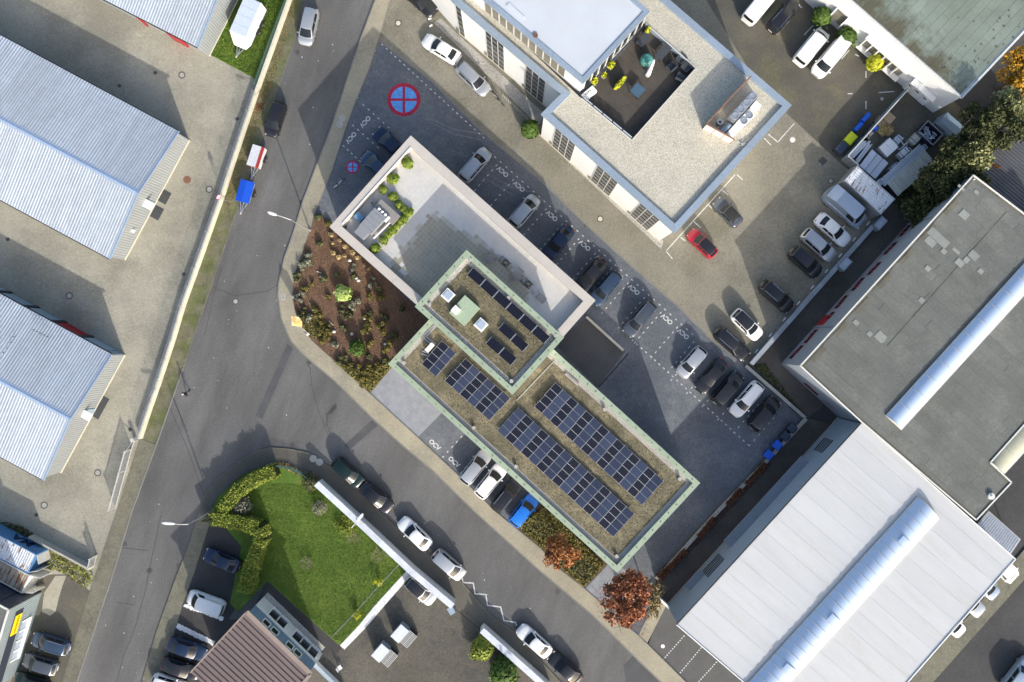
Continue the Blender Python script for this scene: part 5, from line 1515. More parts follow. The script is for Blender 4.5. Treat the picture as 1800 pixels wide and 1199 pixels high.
DR, UL, UR, DL = (.75, .66), (-.72, -.69), (.65, -.76), (-.65, .76)
CARLIST = [
 ('mpv', 542.5, 47, -.22, .97, 'silver', 'silver hatchback parked by the verge across from the no-stopping sign', {}),
 ('hatch', 484, 210, -.31, .95, 'black', 'black hatchback standing in front of the two small trailers', {}),
 ('sedan', 738, 0, .75, .66, 'black', 'black car half out of the picture beside the upper end of the white office', {}),
 ('sedan', 776, 86, -.85, -.53, 'white', 'white saloon parked along the white office front', {'length': 4.85}),
 ('wagon', 832, 139, .72, .69, 'silver', 'pale silver estate parked along the white office next to the bicycle stands', {'rails': True}),
 ('sedan', 685, 252, -.73, -.68, 'navy', 'dark blue car whose tail is under the terrace edge, upper of the two', {}),
 ('hatch', 662, 292, -.73, -.68, 'blue', 'blue car whose tail is under the terrace edge, nearer the small no-stopping mark', {}),
 ('wagon', 835, 290, .65, -.76, 'silver', 'silver estate nosing out beside the upper corner of the roof terrace', {'rails': True}),
 ('mpv', 922, 371, .65, -.76, 'silver', 'silver people carrier half under the terrace edge', {}),
 ('sedan', 981, 427, -.62, .78, 'navy', 'dark blue saloon parked nose in beside the roof terrace', {}),
 ('sedan', 1039, 484, -.65, .76, 'black', 'black saloon parked tight beside a blue grey estate near the terrace corner', {}),
 ('wagon', 1064, 507, -.65, .76, 'blue', 'blue grey estate parked at the very corner of the roof terrace', {}),
 ('wagon', 1124, 561, -.65, .76, 'grey', 'dark grey estate standing alone in the court stalls', {'rails': True, 'length': 4.8}),
 ('hatch', 1215, 637, -.65, .76, 'silver', 'silver hatchback at the upper end of the row of five', {}),
 ('sedan', 1250, 661, -.65, .76, 'black', 'black saloon nose towards the court, second in the row of five', {}),
 ('suv', 1279, 683, .65, -.76, 'black', 'black car reversed in, between the black saloon and the white estate', {}),
 ('wagon', 1312, 702, -.65, .76, 'white', 'white estate in the row of five between two black cars', {'rails': True, 'length': 4.75}),
 ('suv', 1343, 727, .65, -.76, 'black', 'black car with its nose to the low wall, last of the row of five', {}),
 ('wagon', 1287, 605, .75, .66, 'black', 'black estate with bright roof rails at the lower end of the office lot', {'rails': True, 'length': 4.8}),
 ('hatch', 1313, 571, .72, .70, 'white', 'white hatchback with a black roof in the office lot', {'roof': 'black', 'length': 4.2}),
 ('suv', 1365, 521, .75, .66, 'black', 'black off-roader with roof rails standing between white hatchback and dark car', {'rails': True}),
 ('suv', 1416, 461, .75, .66, 'black', 'black car beside the silver estate in the office lot', {'length': 4.35}),
 ('wagon', 1439, 431, .75, .66, 'silver', 'silver estate beside the white car in the office lot', {'rails': True}),
 ('sedan', 1464, 404, .75, .66, 'white', 'white saloon beside the tall silver van', {'length': 4.7}),
 ('bigvan', 1484, 366, .75, .66, 'ltblue', 'tall silver van parked beside the rusty container', {'length': 5.7}),
 ('cabrio', 1279, 373, -.70, -.71, 'grey', 'grey convertible with a black soft top beside the white office', {'roof': 'soft'}),
 ('coupe', 1234, 428, -.72, -.69, 'red', 'small red car with a black roof', {'roof': 'black', 'length': 4.0}),
 ('van', 1337, 8, .64, -.77, 'white', 'white van half out of the picture beside a black estate', {'length': 5.3}),
 ('wagon', 1377, 28, .66, -.75, 'black', 'black estate parked beside the round green tree', {'rails': True}),
 ('van', 1426, 83, .64, -.77, 'white', 'white van with its nose to the clipped trees', {}),
 ('van', 1458, 103, -.64, .77, 'white', 'white van reversed in, windscreen towards the delivery lot', {}),
 ('hatch', 836, 821, .63, -.78, 'silver', 'silver car at the start of the front row under the green roof edge', {'length': 4.6}),
 ('hatch', 863, 845, .63, -.78, 'white', 'white car in the front row between the silver and the black one', {'length': 4.6}),
 ('wagon', 891, 870, .63, -.78, 'black', 'black estate in the front row next to the bright blue car', {'rails': True}),
 ('hatch', 921, 897, .63, -.78, 'bright', 'bright blue car at the end of the front row', {}),
 ('hatch', 612, 831, .75, .66, 'green', 'dark green car parked on the street by the corner garden', {'length': 4.2}),
 ('sedan', 662, 875, .77, .64, 'black', 'black car parked behind the dark green one on the street', {'length': 4.4}),
 ('sedan', 729, 938, -.72, -.69, 'white', 'white saloon parked by the long white wall facing the black car', {'length': 4.6}),
 ('mpv', 789, 993, .75, .66, 'silver', 'silver people carrier parked above the zigzag marking', {}),
 ('hatch', 739, 1038, .75, .66, 'silver', 'pale car with a dark roof tucked behind the long white wall', {'roof': 'black', 'length': 4.1, 'z': .08}),
 ('sedan', 939, 1127, -.75, -.66, 'white', 'white saloon parked below the zigzag marking', {'length': 4.7}),
 ('sedan', 993, 1174, -.75, -.66, 'black', 'black car cut by the lower picture edge behind the white saloon', {}),
 ('sedan', 390, 985, -.93, -.37, 'navy', 'dark blue car in the shade of the hedge', {'z': .09, 'length': 4.4}),
 ('caddy', 362, 1059, -.94, -.34, 'white', 'white compact van on the dark parking pad', {'z': .09}),
 ('sedan', 330, 1141, .95, .31, 'navy', 'dark car parked nose in under the brown roof, upper of the pair', {'z': .09}),
 ('sedan', 317, 1175, .95, .31, 'black', 'dark car parked nose in under the brown roof, lower of the pair', {'z': .09}),
 ('hatch', 298, 1204, .95, .31, 'white', 'white car just showing at the lower picture edge by the brown house', {'z': .09}),
 ('wagon', 89, 1131, -.96, -.28, 'blue', 'blue estate with bright roof rails before the yellow sign', {'rails': True, 'z': .06}),
 ('hatch', 71, 1167, -.96, -.28, 'grey', 'grey hatchback beside the blue estate before the dark workshop', {'z': .06}),
 ('hatch', 56, 1200, -.96, -.28, 'green', 'dark green car at the lower picture edge beside the grey hatchback', {'z': .06}),
 ('van', 1757, 993, .73, .69, 'white', 'white van tail hidden by the hall roof, nearest the steel canopy', {'z': .06}),
 ('hatch', 1730, 1028, .73, .69, 'ltblue', 'blue grey car peeping out below the edge of the hall roof', {'z': .06}),
 ('sedan', 1702, 1056, .73, .69, 'silver', 'silver car peeping out below the hall roof beside the blue grey one', {'z': .06}),
 ('hatch', 1670, 1094, .73, .69, 'white', 'white car of which only the bonnet shows below the hall roof', {'z': .06}),
 ('suv', 1789, 1187, .62, -.78, 'ltblue', 'pale blue car in the lower corner of the dark road', {'z': -.1, 'length': 4.8}),
]
for ty, px, py, hx, hy, c, lb, kw in CARLIST:
    make_car(ty, px, py, hx, hy, c, lb, **kw)

# ---------------------------------------------------------------- trailers
M['tarpblue'] = mat('blue_tarpaulin', (.008, .075, .52), rough=.5, var=.05)
M['tarpwhite'] = mat('white_tarpaulin', (.55, .57, .60), rough=.5, var=.05)
M['tarpred'] = mat('red_tarpaulin', (.33, .035, .025), rough=.5, var=.05)
M['boxwhite'] = mat('white_trailer_panel', (.66, .70, .74), rough=.45, var=.04)
M['boxroof'] = mat('trailer_roof', (.50, .57, .68), rough=.45, var=.04)
def trailer_base(t, L, Wd, axles, tongue):
    t.part('chassis', G().box((0, 0, .45), (L, Wd, .10)), M['dark'], local=True)
    g = G(); g.bar((L / 2 - .1, Wd * .32, .45), (L / 2 + tongue, 0, .45), .07, .08); g.bar((L / 2 - .1, -Wd * .32, .45), (L / 2 + tongue, 0, .45), .07, .08); g.bar((L / 2 - .3, 0, .45), (L / 2 + tongue, 0, .45), .06, .07)
    db = t.part('drawbar', g, M['steel'], local=True)
    t.part('coupling', G().box((L / 2 + tongue + .1, 0, .47), (.26, .12, .12)), M['frame'], db, local=True)
    t.part('jockey_wheel', G().tube([(L / 2 + tongue * .6, .12, .18), (L / 2 + tongue * .6, .20, .18)], .14, 10), M['rub'], db, local=True)
    wm = G().tube([(0, -.1, 0), (0, .1, 0)], .31, 14).mesh('wheel', 40); rm = G().tube([(0, -.11, 0), (0, .11, 0)], .18, 10).mesh('rim')
    for a in axles:
        for s_ in (-1, 1):
            w_ = t.part('wheel', wm, M['rub'], local=True, loc=(a, s_ * (Wd / 2 + .13), .31)); t.part('rim', rm, M['rim'], w_, local=True)
            t.part('mudguard', G().box((a, s_ * (Wd / 2 + .13), .68), (.72, .24, .05)), M['plastic'], local=True)
    for s_ in (-1, 1): t.part('tail_light', G().box((-L / 2 - .03, s_ * (Wd / 2 - .15), .52), (.06, .22, .12)), M['tail'], local=True)
w = W(453, 277, .6); d_ = dirw(-.30, .95)
t = Thing('trailer', 'small trailer with a white and red striped cover', 'trailer', (w.x, w.y, .02), math.atan2(d_.y, d_.x)); trailer_base(t, 2.4, 1.45, (0,), 1.2)
t.part('box', G().box((0, 0, .85), (2.4, 1.45, .75)), M['tarpwhite'], local=True)
t.part('cover', G().prism([(-1.24, -.40), (1.24, -.40), (1.24, .0), (-1.24, .0)][::1], 1.22, 1.26).prism([(-1.24, -.0), (1.24, -.0), (1.24, -.76), (-1.24, -.76)], 1.215, 1.245), M['tarpwhite'], local=True)
t.part('cover_stripe', G().prism([(-1.24, .02), (1.24, .02), (1.24, .30), (-1.24, .30)], 1.22, 1.25), M['tarpwhite'], local=True)
t.part('red_stripe', G().prism([(-1.25, .30), (1.25, .30), (1.25, .66), (-1.25, .66)], 1.21, 1.262), M['tarpred'], local=True)
t.part('red_valance', G().box((1.23, 0, 1.14), (.05, 1.44, .18)), M['tarpred'], local=True)
w = W(433, 338, .6); d_ = dirw(-.27, .96)
t = Thing('trailer', 'small trailer with a bright blue tarpaulin', 'trailer', (w.x, w.y, .02), math.atan2(d_.y, d_.x)); trailer_base(t, 2.45, 1.5, (0,), 1.2)
t.part('box', G().box((0, 0, .80), (2.4, 1.46, .6)), M['steel'], local=True)
g = G().loft([[(-1.26, -.80, .98), (-1.26, -.78, 1.22), (-1.26, 0, 1.34), (-1.26, .78, 1.22), (-1.26, .80, .98)], [(1.26, -.80, .98), (1.26, -.78, 1.22), (1.26, 0, 1.34), (1.26, .78, 1.22), (1.26, .80, .98)]], caps=True, closed=False)
t.part('tarpaulin', g, M['tarpblue'], local=True)
w = W(441, 44, .4); d_ = dirw(-.40, .915)
t = Thing('box_trailer', 'large white box trailer parked on the grass plot', 'trailer', (w.x, w.y, .06), math.atan2(d_.y, d_.x)); trailer_base(t, 4.6, 2.15, (-.5, .5), 1.7)
t.part('box', G().loft([[(-2.3, -1.08, .55), (-2.3, 1.08, .55), (-2.3, 1.02, 2.45), (-2.3, -1.02, 2.45)], [(2.3, -1.08, .55), (2.3, 1.08, .55), (2.05, 1.02, 2.45), (2.05, -1.02, 2.45)]]), M['boxwhite'], local=True)
t.part('sloping_nose', G().loft([[(2.3, -1.05, .55), (2.3, 1.05, .55), (2.03, 1.0, 2.44), (2.03, -1.0, 2.44)], [(2.95, -.75, .6), (2.95, .75, .6), (2.6, .7, 1.85), (2.6, -.7, 1.85)]]), M['boxwhite'], local=True)
for k in range(4):
    x0 = -2.28 + k * 1.08; t.part('roof_panel', G().prism([(x0 + .02, -1.0), (x0 + 1.06, -1.0), (x0 + 1.06, 1.0), (x0 + .02, 1.0)], 2.44, 2.48), M['boxroof'], local=True)
# ---------------------------------------------------------------- planting
def leafmat(name, c1, c2, var=.15): return mat(name, c1, rough=.7, spec=.25, hue2=c2, var=var, scale=.8, fine=0)
M['hedge'] = leafmat('hedge_leaf', (.105, .150, .020), (.26, .29, .045))
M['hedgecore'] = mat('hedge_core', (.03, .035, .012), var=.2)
M['shrubdark'] = leafmat('dark_shrub_leaf', (.045, .055, .022), (.12, .12, .05))
M['shrubgrey'] = leafmat('grey_shrub_leaf', (.09, .10, .065), (.24, .235, .17))
M['shrubolive'] = leafmat('olive_shrub_leaf', (.075, .075, .018), (.20, .165, .045))
M['lime'] = leafmat('lime_shrub_leaf', (.18, .26, .05), (.48, .58, .20))
M['boxleaf'] = leafmat('clipped_leaf', (.035, .075, .014), (.085, .14, .022))
M['terrleaf'] = leafmat('terrace_shrub_leaf', (.085, .135, .012), (.24, .29, .045))
M['tan'] = leafmat('tan_grass', (.30, .22, .09), (.50, .40, .20))
M['copper'] = leafmat('copper_leaf', (.20, .060, .026), (.46, .20, .10))
M['orange'] = leafmat('orange_leaf', (.24, .085, .022), (.42, .20, .085))
M['deadleaf'] = leafmat('dead_leaf', (.075, .030, .016), (.17, .075, .04))
M['olive'] = leafmat('thin_olive_leaf', (.13, .10, .03), (.27, .20, .09))
M['treegreen'] = leafmat('tree_leaf', (.030, .042, .014), (.090, .095, .034))
M['treelite'] = leafmat('light_tree_leaf', (.11, .125, .035), (.34, .34, .16))
M['amber'] = leafmat('amber_leaf', (.30, .15, .012), (.55, .32, .03))
M['yellow_l'] = leafmat('yellow_leaf', (.28, .30, .01), (.48, .48, .03))
M['bark'] = mat('bark', (.075, .06, .045), var=.25, scale=3, bump=.6)
M['twig'] = mat('pale_twig', (.30, .24, .19), var=.2)
M['rock'] = mat('pale_rock', (.58, .56, .53), var=.15, scale=3)
M['grassblade'] = leafmat('grass_blade', (.065, .125, .010), (.15, .21, .032))

def blob(n, r, c, rad, shell=.55, flat=0.0):
    """points spread through an ellipsoid, denser towards its skin"""
    v = r.normal(size=(n, 3)); v /= np.linalg.norm(v, axis=1)[:, None]
    s = shell + (1 - shell) * r.random(n) ** .5
    p = v * s[:, None] * np.asarray(rad)
    if flat: p[:, 2] = np.maximum(p[:, 2], -rad[2] * flat)
    return p + np.asarray(c)
def clumpy(n, r, c, rad, k, cr):
    """crown as k leaf clumps, with gaps between"""
    out = []
    for i in range(k):
        v = r.normal(size=3); v /= np.linalg.norm(v); v[2] = abs(v[2]) * 1.1 - .25
        cc = np.asarray(c) + v * np.asarray(rad) * r.uniform(.45, .95)
        q = cr * r.uniform(.6, 1.25); out.append(blob(n // k, r, cc, (q, q, q * .75), .3))
    return np.concatenate(out)
def tree(name, label, cat, px, py, zc, rad, h, m, leaves, size, k=22, cr=.9, group=None, seed=1, m2=None, sparse=None, trunk=.22, z0=.05):
    r = np.random.default_rng(seed); top = W(px, py, zc); b = Vector((top.x, top.y, z0))
    t = Thing(name, label, cat, b, 0, group)
    ft = zc - z0 - rad[2] * .3
    g = G().tube([(0, 0, 0), (.05, .04, ft * .5), (.0, .08, ft)], trunk, 9, trunk * .55); tr = t.part('trunk', g, M['bark'], local=True, smooth=60)
    for i in range(9):
        a = i * .698 + r.uniform(-.2, .2); e = (rad[0] * .8 * math.cos(a), rad[1] * .8 * math.sin(a), zc - z0 + rad[2] * r.uniform(-.1, .5)); s0 = (0, .05, ft * r.uniform(.55, .98))
        mid = tuple((s0[j] + e[j]) / 2 + (.25 if j == 2 else 0) for j in range(3))
        g = G().tube([s0, mid, e], trunk * .38, 6, .03)
        for q in range(4):
            f = r.uniform(.4, .95); bp = [mid[j] + (e[j] - mid[j]) * f for j in range(3)]; dv = r.normal(size=3) * rad[0] * .28
            g.tube([bp, [bp[j] + dv[j] for j in range(3)]], .035, 4, .012)
        t.part('limb', g, M['bark'], tr, local=True)
    n1 = leaves if m2 is None else int(leaves * .6)
    cen = clumpy(n1, r, (0, 0, zc - z0), rad, k, cr)
    t.part('crown', leaf_mesh('crown', cen, size, seed=seed, up=.2), M[m], local=True)
    if m2:
        c2 = clumpy(leaves - n1, r, sparse or (0, 0, zc - z0), rad, max(6, k // 2), cr)
        t.part('crown', leaf_mesh('crown', c2, size, seed=seed + 1), M[m2], local=True)
    return t
def shrub(name, label, px, py, rad, h, m, n, size, z=.13, group=None, seed=1, cat='shrub', core=True):
    r = np.random.default_rng(seed); w = W(px, py, z + h * .6); t = Thing(name, label, cat, (w.x, w.y, z), 0, group)
    n1 = n // 2; k = max(4, int(n / 45)); cen = np.concatenate([blob(n1, r, (0, 0, h * .5), (rad * .86, rad * .86, h * .46), .7 if core else .2), clumpy(n - n1, r, (0, 0, h * .5), (rad * .9, rad * .9, h * .5), k, rad * .34)])
    t.part('foliage', leaf_mesh('foliage', cen, size, seed=seed, up=.25), M[m], local=True)
    g = G()
    for k in range(5): a = k * 1.257; g.tube([(0, 0, 0), (rad * .55 * math.cos(a), rad * .55 * math.sin(a), h * .7)], .03, 4, .012)
    t.part('stems', g, M['bark'], local=True)
    if core:
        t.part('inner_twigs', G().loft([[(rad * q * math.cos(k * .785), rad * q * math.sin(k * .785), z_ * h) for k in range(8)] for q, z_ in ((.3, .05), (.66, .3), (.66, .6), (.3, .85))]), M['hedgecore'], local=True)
    return t

# trees
tree('copper_tree', 'large copper leaved tree at the lower corner of the central office', 'tree', 1100, 1052, 5.2, (2.9, 3.3, 2.0), 7, 'copper', 6200, .22, k=80, cr=.62, seed=4)
tree('thinning_tree', 'half bare olive and rust tree behind the copper tree', 'tree', 1142, 1050, 3.9, (1.6, 2.7, 1.2), 5, 'olive', 900, .17, k=22, cr=.7, seed=14, trunk=.12)
tree('orange_tree', 'small orange leaved tree in the shrub bed by the sidewalk', 'tree', 987, 972, 3.2, (1.9, 1.9, 1.3), 4.6, 'orange', 3200, .19, k=24, cr=.62, seed=5, trunk=.14)
for i, (px, py, zc, rad, m, n, lb) in enumerate([
    (1742, 222, 6.5, (3.6, 3.3, 2.4), 'treegreen', 6000, 'broad dark green tree leaning over the corrugated shed'),
    (1688, 270, 5.2, (2.9, 3.0, 2.0), 'treegreen', 4800, 'dark tree between the compound and the corrugated shed'),
    (1655, 322, 4.2, (2.6, 2.9, 1.7), 'treegreen', 4200, 'dark shaded tree beside the scaffold racks'), (1700, 325, 4.0, (2.3, 2.2, 1.5), 'treegreen', 3200, 'dark tree at the upper tip of the workshop roof'),
    (1797, 135, 4.6, (2.2, 3.6, 1.8), 'amber', 5200, 'amber autumn tree beside the green grey roof'),
    (1778, 192, 6.3, (1.7, 1.9, 1.5), 'treelite', 2600, 'pale green leafy tree below the amber one'),
    (1720, 268, 6.1, (1.6, 1.5, 1.2), 'treelite', 1900, 'sunlit pale tree at the edge of the corrugated shed'),
    (1620, 375, 2.6, (2.2, 2.4, 1.2), 'treegreen', 2200, 'low dark undergrowth tree by the alley end')]):
    tree('broadleaf_tree', lb, 'tree', px, py, zc, rad, 7, m, n, .22, k=34, cr=.85, seed=20 + i, m2=None)
for i, (px, py, r_, h, m, lb) in enumerate([(1446, 27, 1.15, 2.6, 'boxleaf', 'clipped round green tree at the white front of the showroom'), (1490, 62, 1.3, 2.5, 'boxleaf', 'clipped wide green tree between two white window bays'), (1540, 108, 1.05, 2.5, 'yellow_l', 'clipped round yellow tree before the ribbon windows')]):
    shrub('ball_tree', lb, px, py, r_, h, m, 1500, .26, .04, None, 40 + i, 'tree')
shrub('ivy_bush', 'bushy green shrub at the notch of the white office', 931, 226, 1.15, 3.0, 'boxleaf', 1400, .28, .04, None, 44)
shrub('conifer_bush', 'yellow green bush beside the second white wall', 848, 1142, 1.6, 2.2, 'hedge', 1600, .25, .08, None, 45)
shrub('conifer_bush', 'dark green bush at the lower picture edge by the second white wall', 886, 1182, 1.9, 2.8, 'boxleaf', 2000, .28, .08, None, 46)
shrub('garden_shrub', 'grey leaved shrub in the corner of the hedge', 424, 890, 1.3, 1.9, 'shrubgrey', 900, .16, .14, None, 47, core=False)
shrub('garden_shrub', 'soft grey bush on the lawn near the long white wall', 560, 893, 1.1, 1.3, 'shrubgrey', 700, .10, .14, None, 48, core=False)
for i, (px, py) in enumerate(((626, 1081), (665, 1023))):
    shrub('young_shrub', ('yellow leaved young shrub on the wire near the garden path' if i == 0 else 'yellow leaved young shrub on the wire nearer the long white wall'), px, py, .75, 1.3, 'yellow_l', 130, .13, .14, None, 50 + i, core=False)
shrub('garden_shrub', 'straggly dark shrub inside the street corner fence', 545, 848, 1.3, 1.5, 'shrubdark', 900, .14, .14, None, 53, core=False)
shrub('garden_shrub', 'yellowing low shrub by the wall on the lawn', 608, 925, 1.6, .9, 'hedge', 700, .13, .14, None, 54, core=False)
def bare(px, py, s, seed, label):
    r = random.Random(seed); w = W(px, py, .8); t = Thing('bare_bush', label, 'bush', (w.x, w.y, .14)); g = G()
    def br(p, d_, l, rad, dep):
        e = p + d_ * l; g.tube([p, e], rad, 4, rad * .6)
        if dep:
            for k in range(3): br(p.lerp(e, r.uniform(.5, 1)), (d_ + Vector((r.uniform(-1, 1), r.uniform(-1, 1), r.uniform(-.3, .6))) * .8).normalized(), l * r.uniform(.55, .8), rad * .65, dep - 1)
    for k in range(7):
        a = k * .9; br(Vector((0, 0, 0)), Vector((math.cos(a), math.sin(a), 1.0)).normalized(), .6 * s, .022, 3)
    t.part('twigs', g, M['twig'], local=True)
bare(540, 992, 1.0, 1, 'bare pale twiggy bush in the middle of the lawn'); bare(667, 975, 1.1, 2, 'bare twiggy bush on the lawn close to the white wall'); bare(622, 948, 1.0, 3, 'bare reddish bush on the lawn, farthest from the house')

# hedges
def hedge(name, label, pts, width, h, m, per_m, size, z=.1, seed=1, prune=.12):
    P = WL(pts, h * .9); b = Vector((P[0][0], P[0][1], z)); t = Thing(name, label, 'hedge', b); r = np.random.default_rng(seed); cen = []
    for i in range(len(P) - 1):
        a, c = Vector(P[i]), Vector(P[i + 1]); L = (c - a).length; n = int(L * per_m); tt = (c - a).normalized(); nn = Vector((-tt.y, tt.x))
        s = r.random(n); q = r.random(n)
        wv = width / 2 * (1 + prune * np.sin(s * L * 2.3 + i)) * (1 + .12 * r.normal(size=n))
        side = q > .55
        off_ = np.where(side, np.sign(r.random(n) - .5) * wv, (r.random(n) * 2 - 1) * wv)
        zz = np.where(side, r.random(n) * h, h * (1 + .07 * np.sin(s * L * 3.1) + .05 * r.normal(size=n)))
        x = a.x + (c.x - a.x) * s + nn.x * off_; y = a.y + (c.y - a.y) * s + nn.y * off_
        cen.append(np.column_stack([x, y, zz + z]))
    cen = np.concatenate(cen) - np.array(b)
    t.part('foliage', leaf_mesh('foliage', cen, size, seed=seed), M[m], local=True)
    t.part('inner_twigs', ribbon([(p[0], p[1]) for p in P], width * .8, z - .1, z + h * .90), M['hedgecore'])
    return t
hedge('garden_hedge', 'tall bright green hedge curving round the corner garden', [(484, 828), (452, 840), (424, 858), (402, 882), (385, 905), (376, 911), (398, 914), (432, 922), (455, 928), (461, 945), (448, 975), (440, 1005), (430, 1040)], 1.40, 1.9, 'hedge', 900, .14, .1, 61, .07)
for i, (a, b, lb) in enumerate((((1346, 815), (1312, 852), 'low rust coloured hedge by the wall next to the blue bins'), ((1304, 860), (1278, 888), 'low rust coloured hedge in the middle of the court wall'), ((1256, 911), (1228, 944), 'low rust coloured hedge along the wall opposite the green roof corner'), ((1206, 968), (1158, 1016), 'low rust coloured hedge at the wall end near the copper tree'))):
    hedge('low_hedge', lb, [a, b], .55, .75, 'deadleaf', 260, .12, .05, 70 + i)

# terrace planting: separate shrubs in round planters
for (p, sz, lb, rx, ry) in PATIO_PLANTS:
    t = Thing('patio_planter', lb, 'planter', dp(p[0], p[1], .6), math.radians(48)); t.part('pot', G().loft([[(x * sz[0] * q, y * sz[1] * q, z) for x, y in ((-.5, -.5), (.5, -.5), (.5, .5), (-.5, .5))] for q, z in ((.85, 0), (1, sz[2]))]), M['slate'] if sz[0] > 1 else M['frame'], local=True)
    t.part('plant', leaf_mesh('plant', blob(int(130 * rx * ry * 2 + 60), np.random.default_rng(6), (0, 0, sz[2] + .25), (rx * .5, ry * .5, .38), .3), .2, seed=9), M['yellow_l'], local=True)
TS = None
for i, (px, py, r_) in enumerate([(716, 286, .72), (691, 314, .68), (673, 333, .54), (691, 345, .6), (700, 359, .5), (709, 366, .5), (718, 373, .58), (710, 384, .52), (704, 389, .52), (697, 397, .5), (689, 405, .54), (682, 412, .5), (674, 422, .56), (659, 436, .64)]):
    lab = {0: 'round shrub at the upper tip of the roof terrace', 1: 'round shrub second from the terrace tip', 2: 'round shrub beside the terrace parapet rail', 13: 'round shrub standing alone at the lower end of the terrace planting'}.get(i, 'bright green planter shrub in the hedge row round the roof plant')
    if TS is None:
        TS = shrub('planter_shrub', lab, px, py, 1.0, 1.3, 'terrleaf', 420, .36, floor_z, 'terrace planter shrubs', 80)
        TS.part('planter', G().cyl((0, 0, 0), .42, .5, 14, .5), M['slate'], local=True); TS.o.scale = (r_,) * 3; TS.o.location = W(px, py, floor_z + .5)[:2] + (floor_z,)
    else:
        w = W(px, py, floor_z + .5); copy_thing(TS.o, (w.x, w.y, floor_z), i * 1.3, lab, r_)
# roof plant on the terrace
def tbox(name, label, cat, px, py, su, sv, h, m, ang=0.0, z=None):
    z = floor_z if z is None else z; w = W(px, py, z + h); t = Thing(name, label, cat, (w.x, w.y, z), math.atan2(V.y, V.x) + ang)
    t.part('casing', G().box((0, 0, h / 2 + .06), (su, sv, h)), m, local=True); t.part('base_frame', G().box((0, 0, .04), (su * .96, sv * .96, .08)), M['dark'], local=True)
    return t
M['plantgrey'] = mat('plant_casing', (.30, .31, .33), rough=.45, metal=.3, var=.05)
M['plantbrown'] = mat('plant_casing_brown', (.25, .235, .22), rough=.6, var=.05)
t = tbox('air_handler', 'big grey air handling unit on the roof terrace', 'air unit', 655, 389, 2.5, 1.6, 1.35, M['plantgrey'])
g = G()
for k in range(4): g.box((-.9 + k * .6, 0, 1.415), (.015, 1.55, .012))
t.part('panel_seams', g, M['dark'], local=True)
t = Thing('air_duct_set', 'four white round air ducts between the air handling unit and the duct housing', 'ducts', W(673, 378, floor_z)[:2] + (floor_z,))
for k in range(4):
    w = W(664 + k * 5.4, 370 + k * 5.0, floor_z + 1.2); du = G().tube([tuple(w - V * .35), tuple(w + V * .35 + Vector((0, 0, -.1)))], .17, 10); t.part('duct', du, M['white'])
t = tbox('duct_housing', 'flat brown grey duct housing next to the air handling unit', 'air unit', 680, 373, 1.25, 2.7, .9, M['plantbrown'])
t.part('lid', G().box((0, 0, .985), (1.30, 2.75, .05)), M['plantbrown'], local=True)
t = tbox('pump_cabinet', 'lower grey cabinet with open flap below the air handling unit', 'air unit', 637, 407, 1.3, 1.25, 1.1, M['plantgrey'])
t.part('flap', G().box((-.75, -.2, .8), (.3, .5, .04)), M['white'], local=True)
t = tbox('blue_cover', 'blue plastic cover beside the air handling unit', 'cover', 631, 381, .8, .95, .7, mat('pale_blue_plastic', (.15, .27, .40), var=.08))
g = G(); pw = [W(p[0], p[1], floor_z + .5) for p in ((651, 412), (668, 396), (684, 378), (690, 386), (673, 403), (656, 419))]
t = Thing('pipe_run', 'silver insulated pipes along the air handling units', 'pipes', (pw[0].x, pw[0].y, floor_z)); 
t.part('pipe', G().tube([tuple(p) for p in pw[:3]], .10, 8), M['steel']); t.part('pipe', G().tube([tuple(p) for p in pw[3:]], .13, 8), M['frame']); t.part('pipe_support', G().bar((pw[1].x, pw[1].y, floor_z), tuple(pw[1]), .1, .1).bar((pw[4].x, pw[4].y, floor_z), tuple(pw[4]), .1, .1), M['dark'])
g = G(); q = [W(p[0], p[1], floor_z + .25) for p in ((652, 342), (658, 350), (655, 357), (663, 352), (671, 358))]
t = Thing('hose', 'loose grey hose loop at the upper end of the roof plant', 'hose', (q[0].x, q[0].y, floor_z)); t.part('hose_loop', G().tube([tuple(p) for p in q], .05, 6), M['steel']); t.part('hose_reel', G().ring((q[2].x, q[2].y, floor_z), .14, .26, .3, 12), M['concrete'])
w = W(604, 399, floor_z); t = Thing('roof_drain_box', 'small dark drain box in the lower terrace corner', 'drain', (w.x, w.y, floor_z), math.atan2(V.y, V.x)); t.part('frame', G().box((0, 0, .06), (.55, .55, .1)), M['dark'], local=True); t.part('grate', G().box((0, 0, .12), (.3, .3, .03)), M['concrete'], local=True)
a, b = W(722, 259, ZT - .02), W(602, 393, ZT - .02)
t = Thing('parapet_rail', 'slim pale rail along the inside of the terrace parapet', 'rail', (a.x, a.y, floor_z)); t.part('top_rail', G().bar((a.x, a.y, ZT + .05), (b.x, b.y, ZT + .05), .08, .06), M['white'])
for k in range(7): p = a.lerp(b, k / 6); t.part('rail_post', G().bar((p.x, p.y, floor_z), (p.x, p.y, ZT + .03), .05, .05), M['steel'])

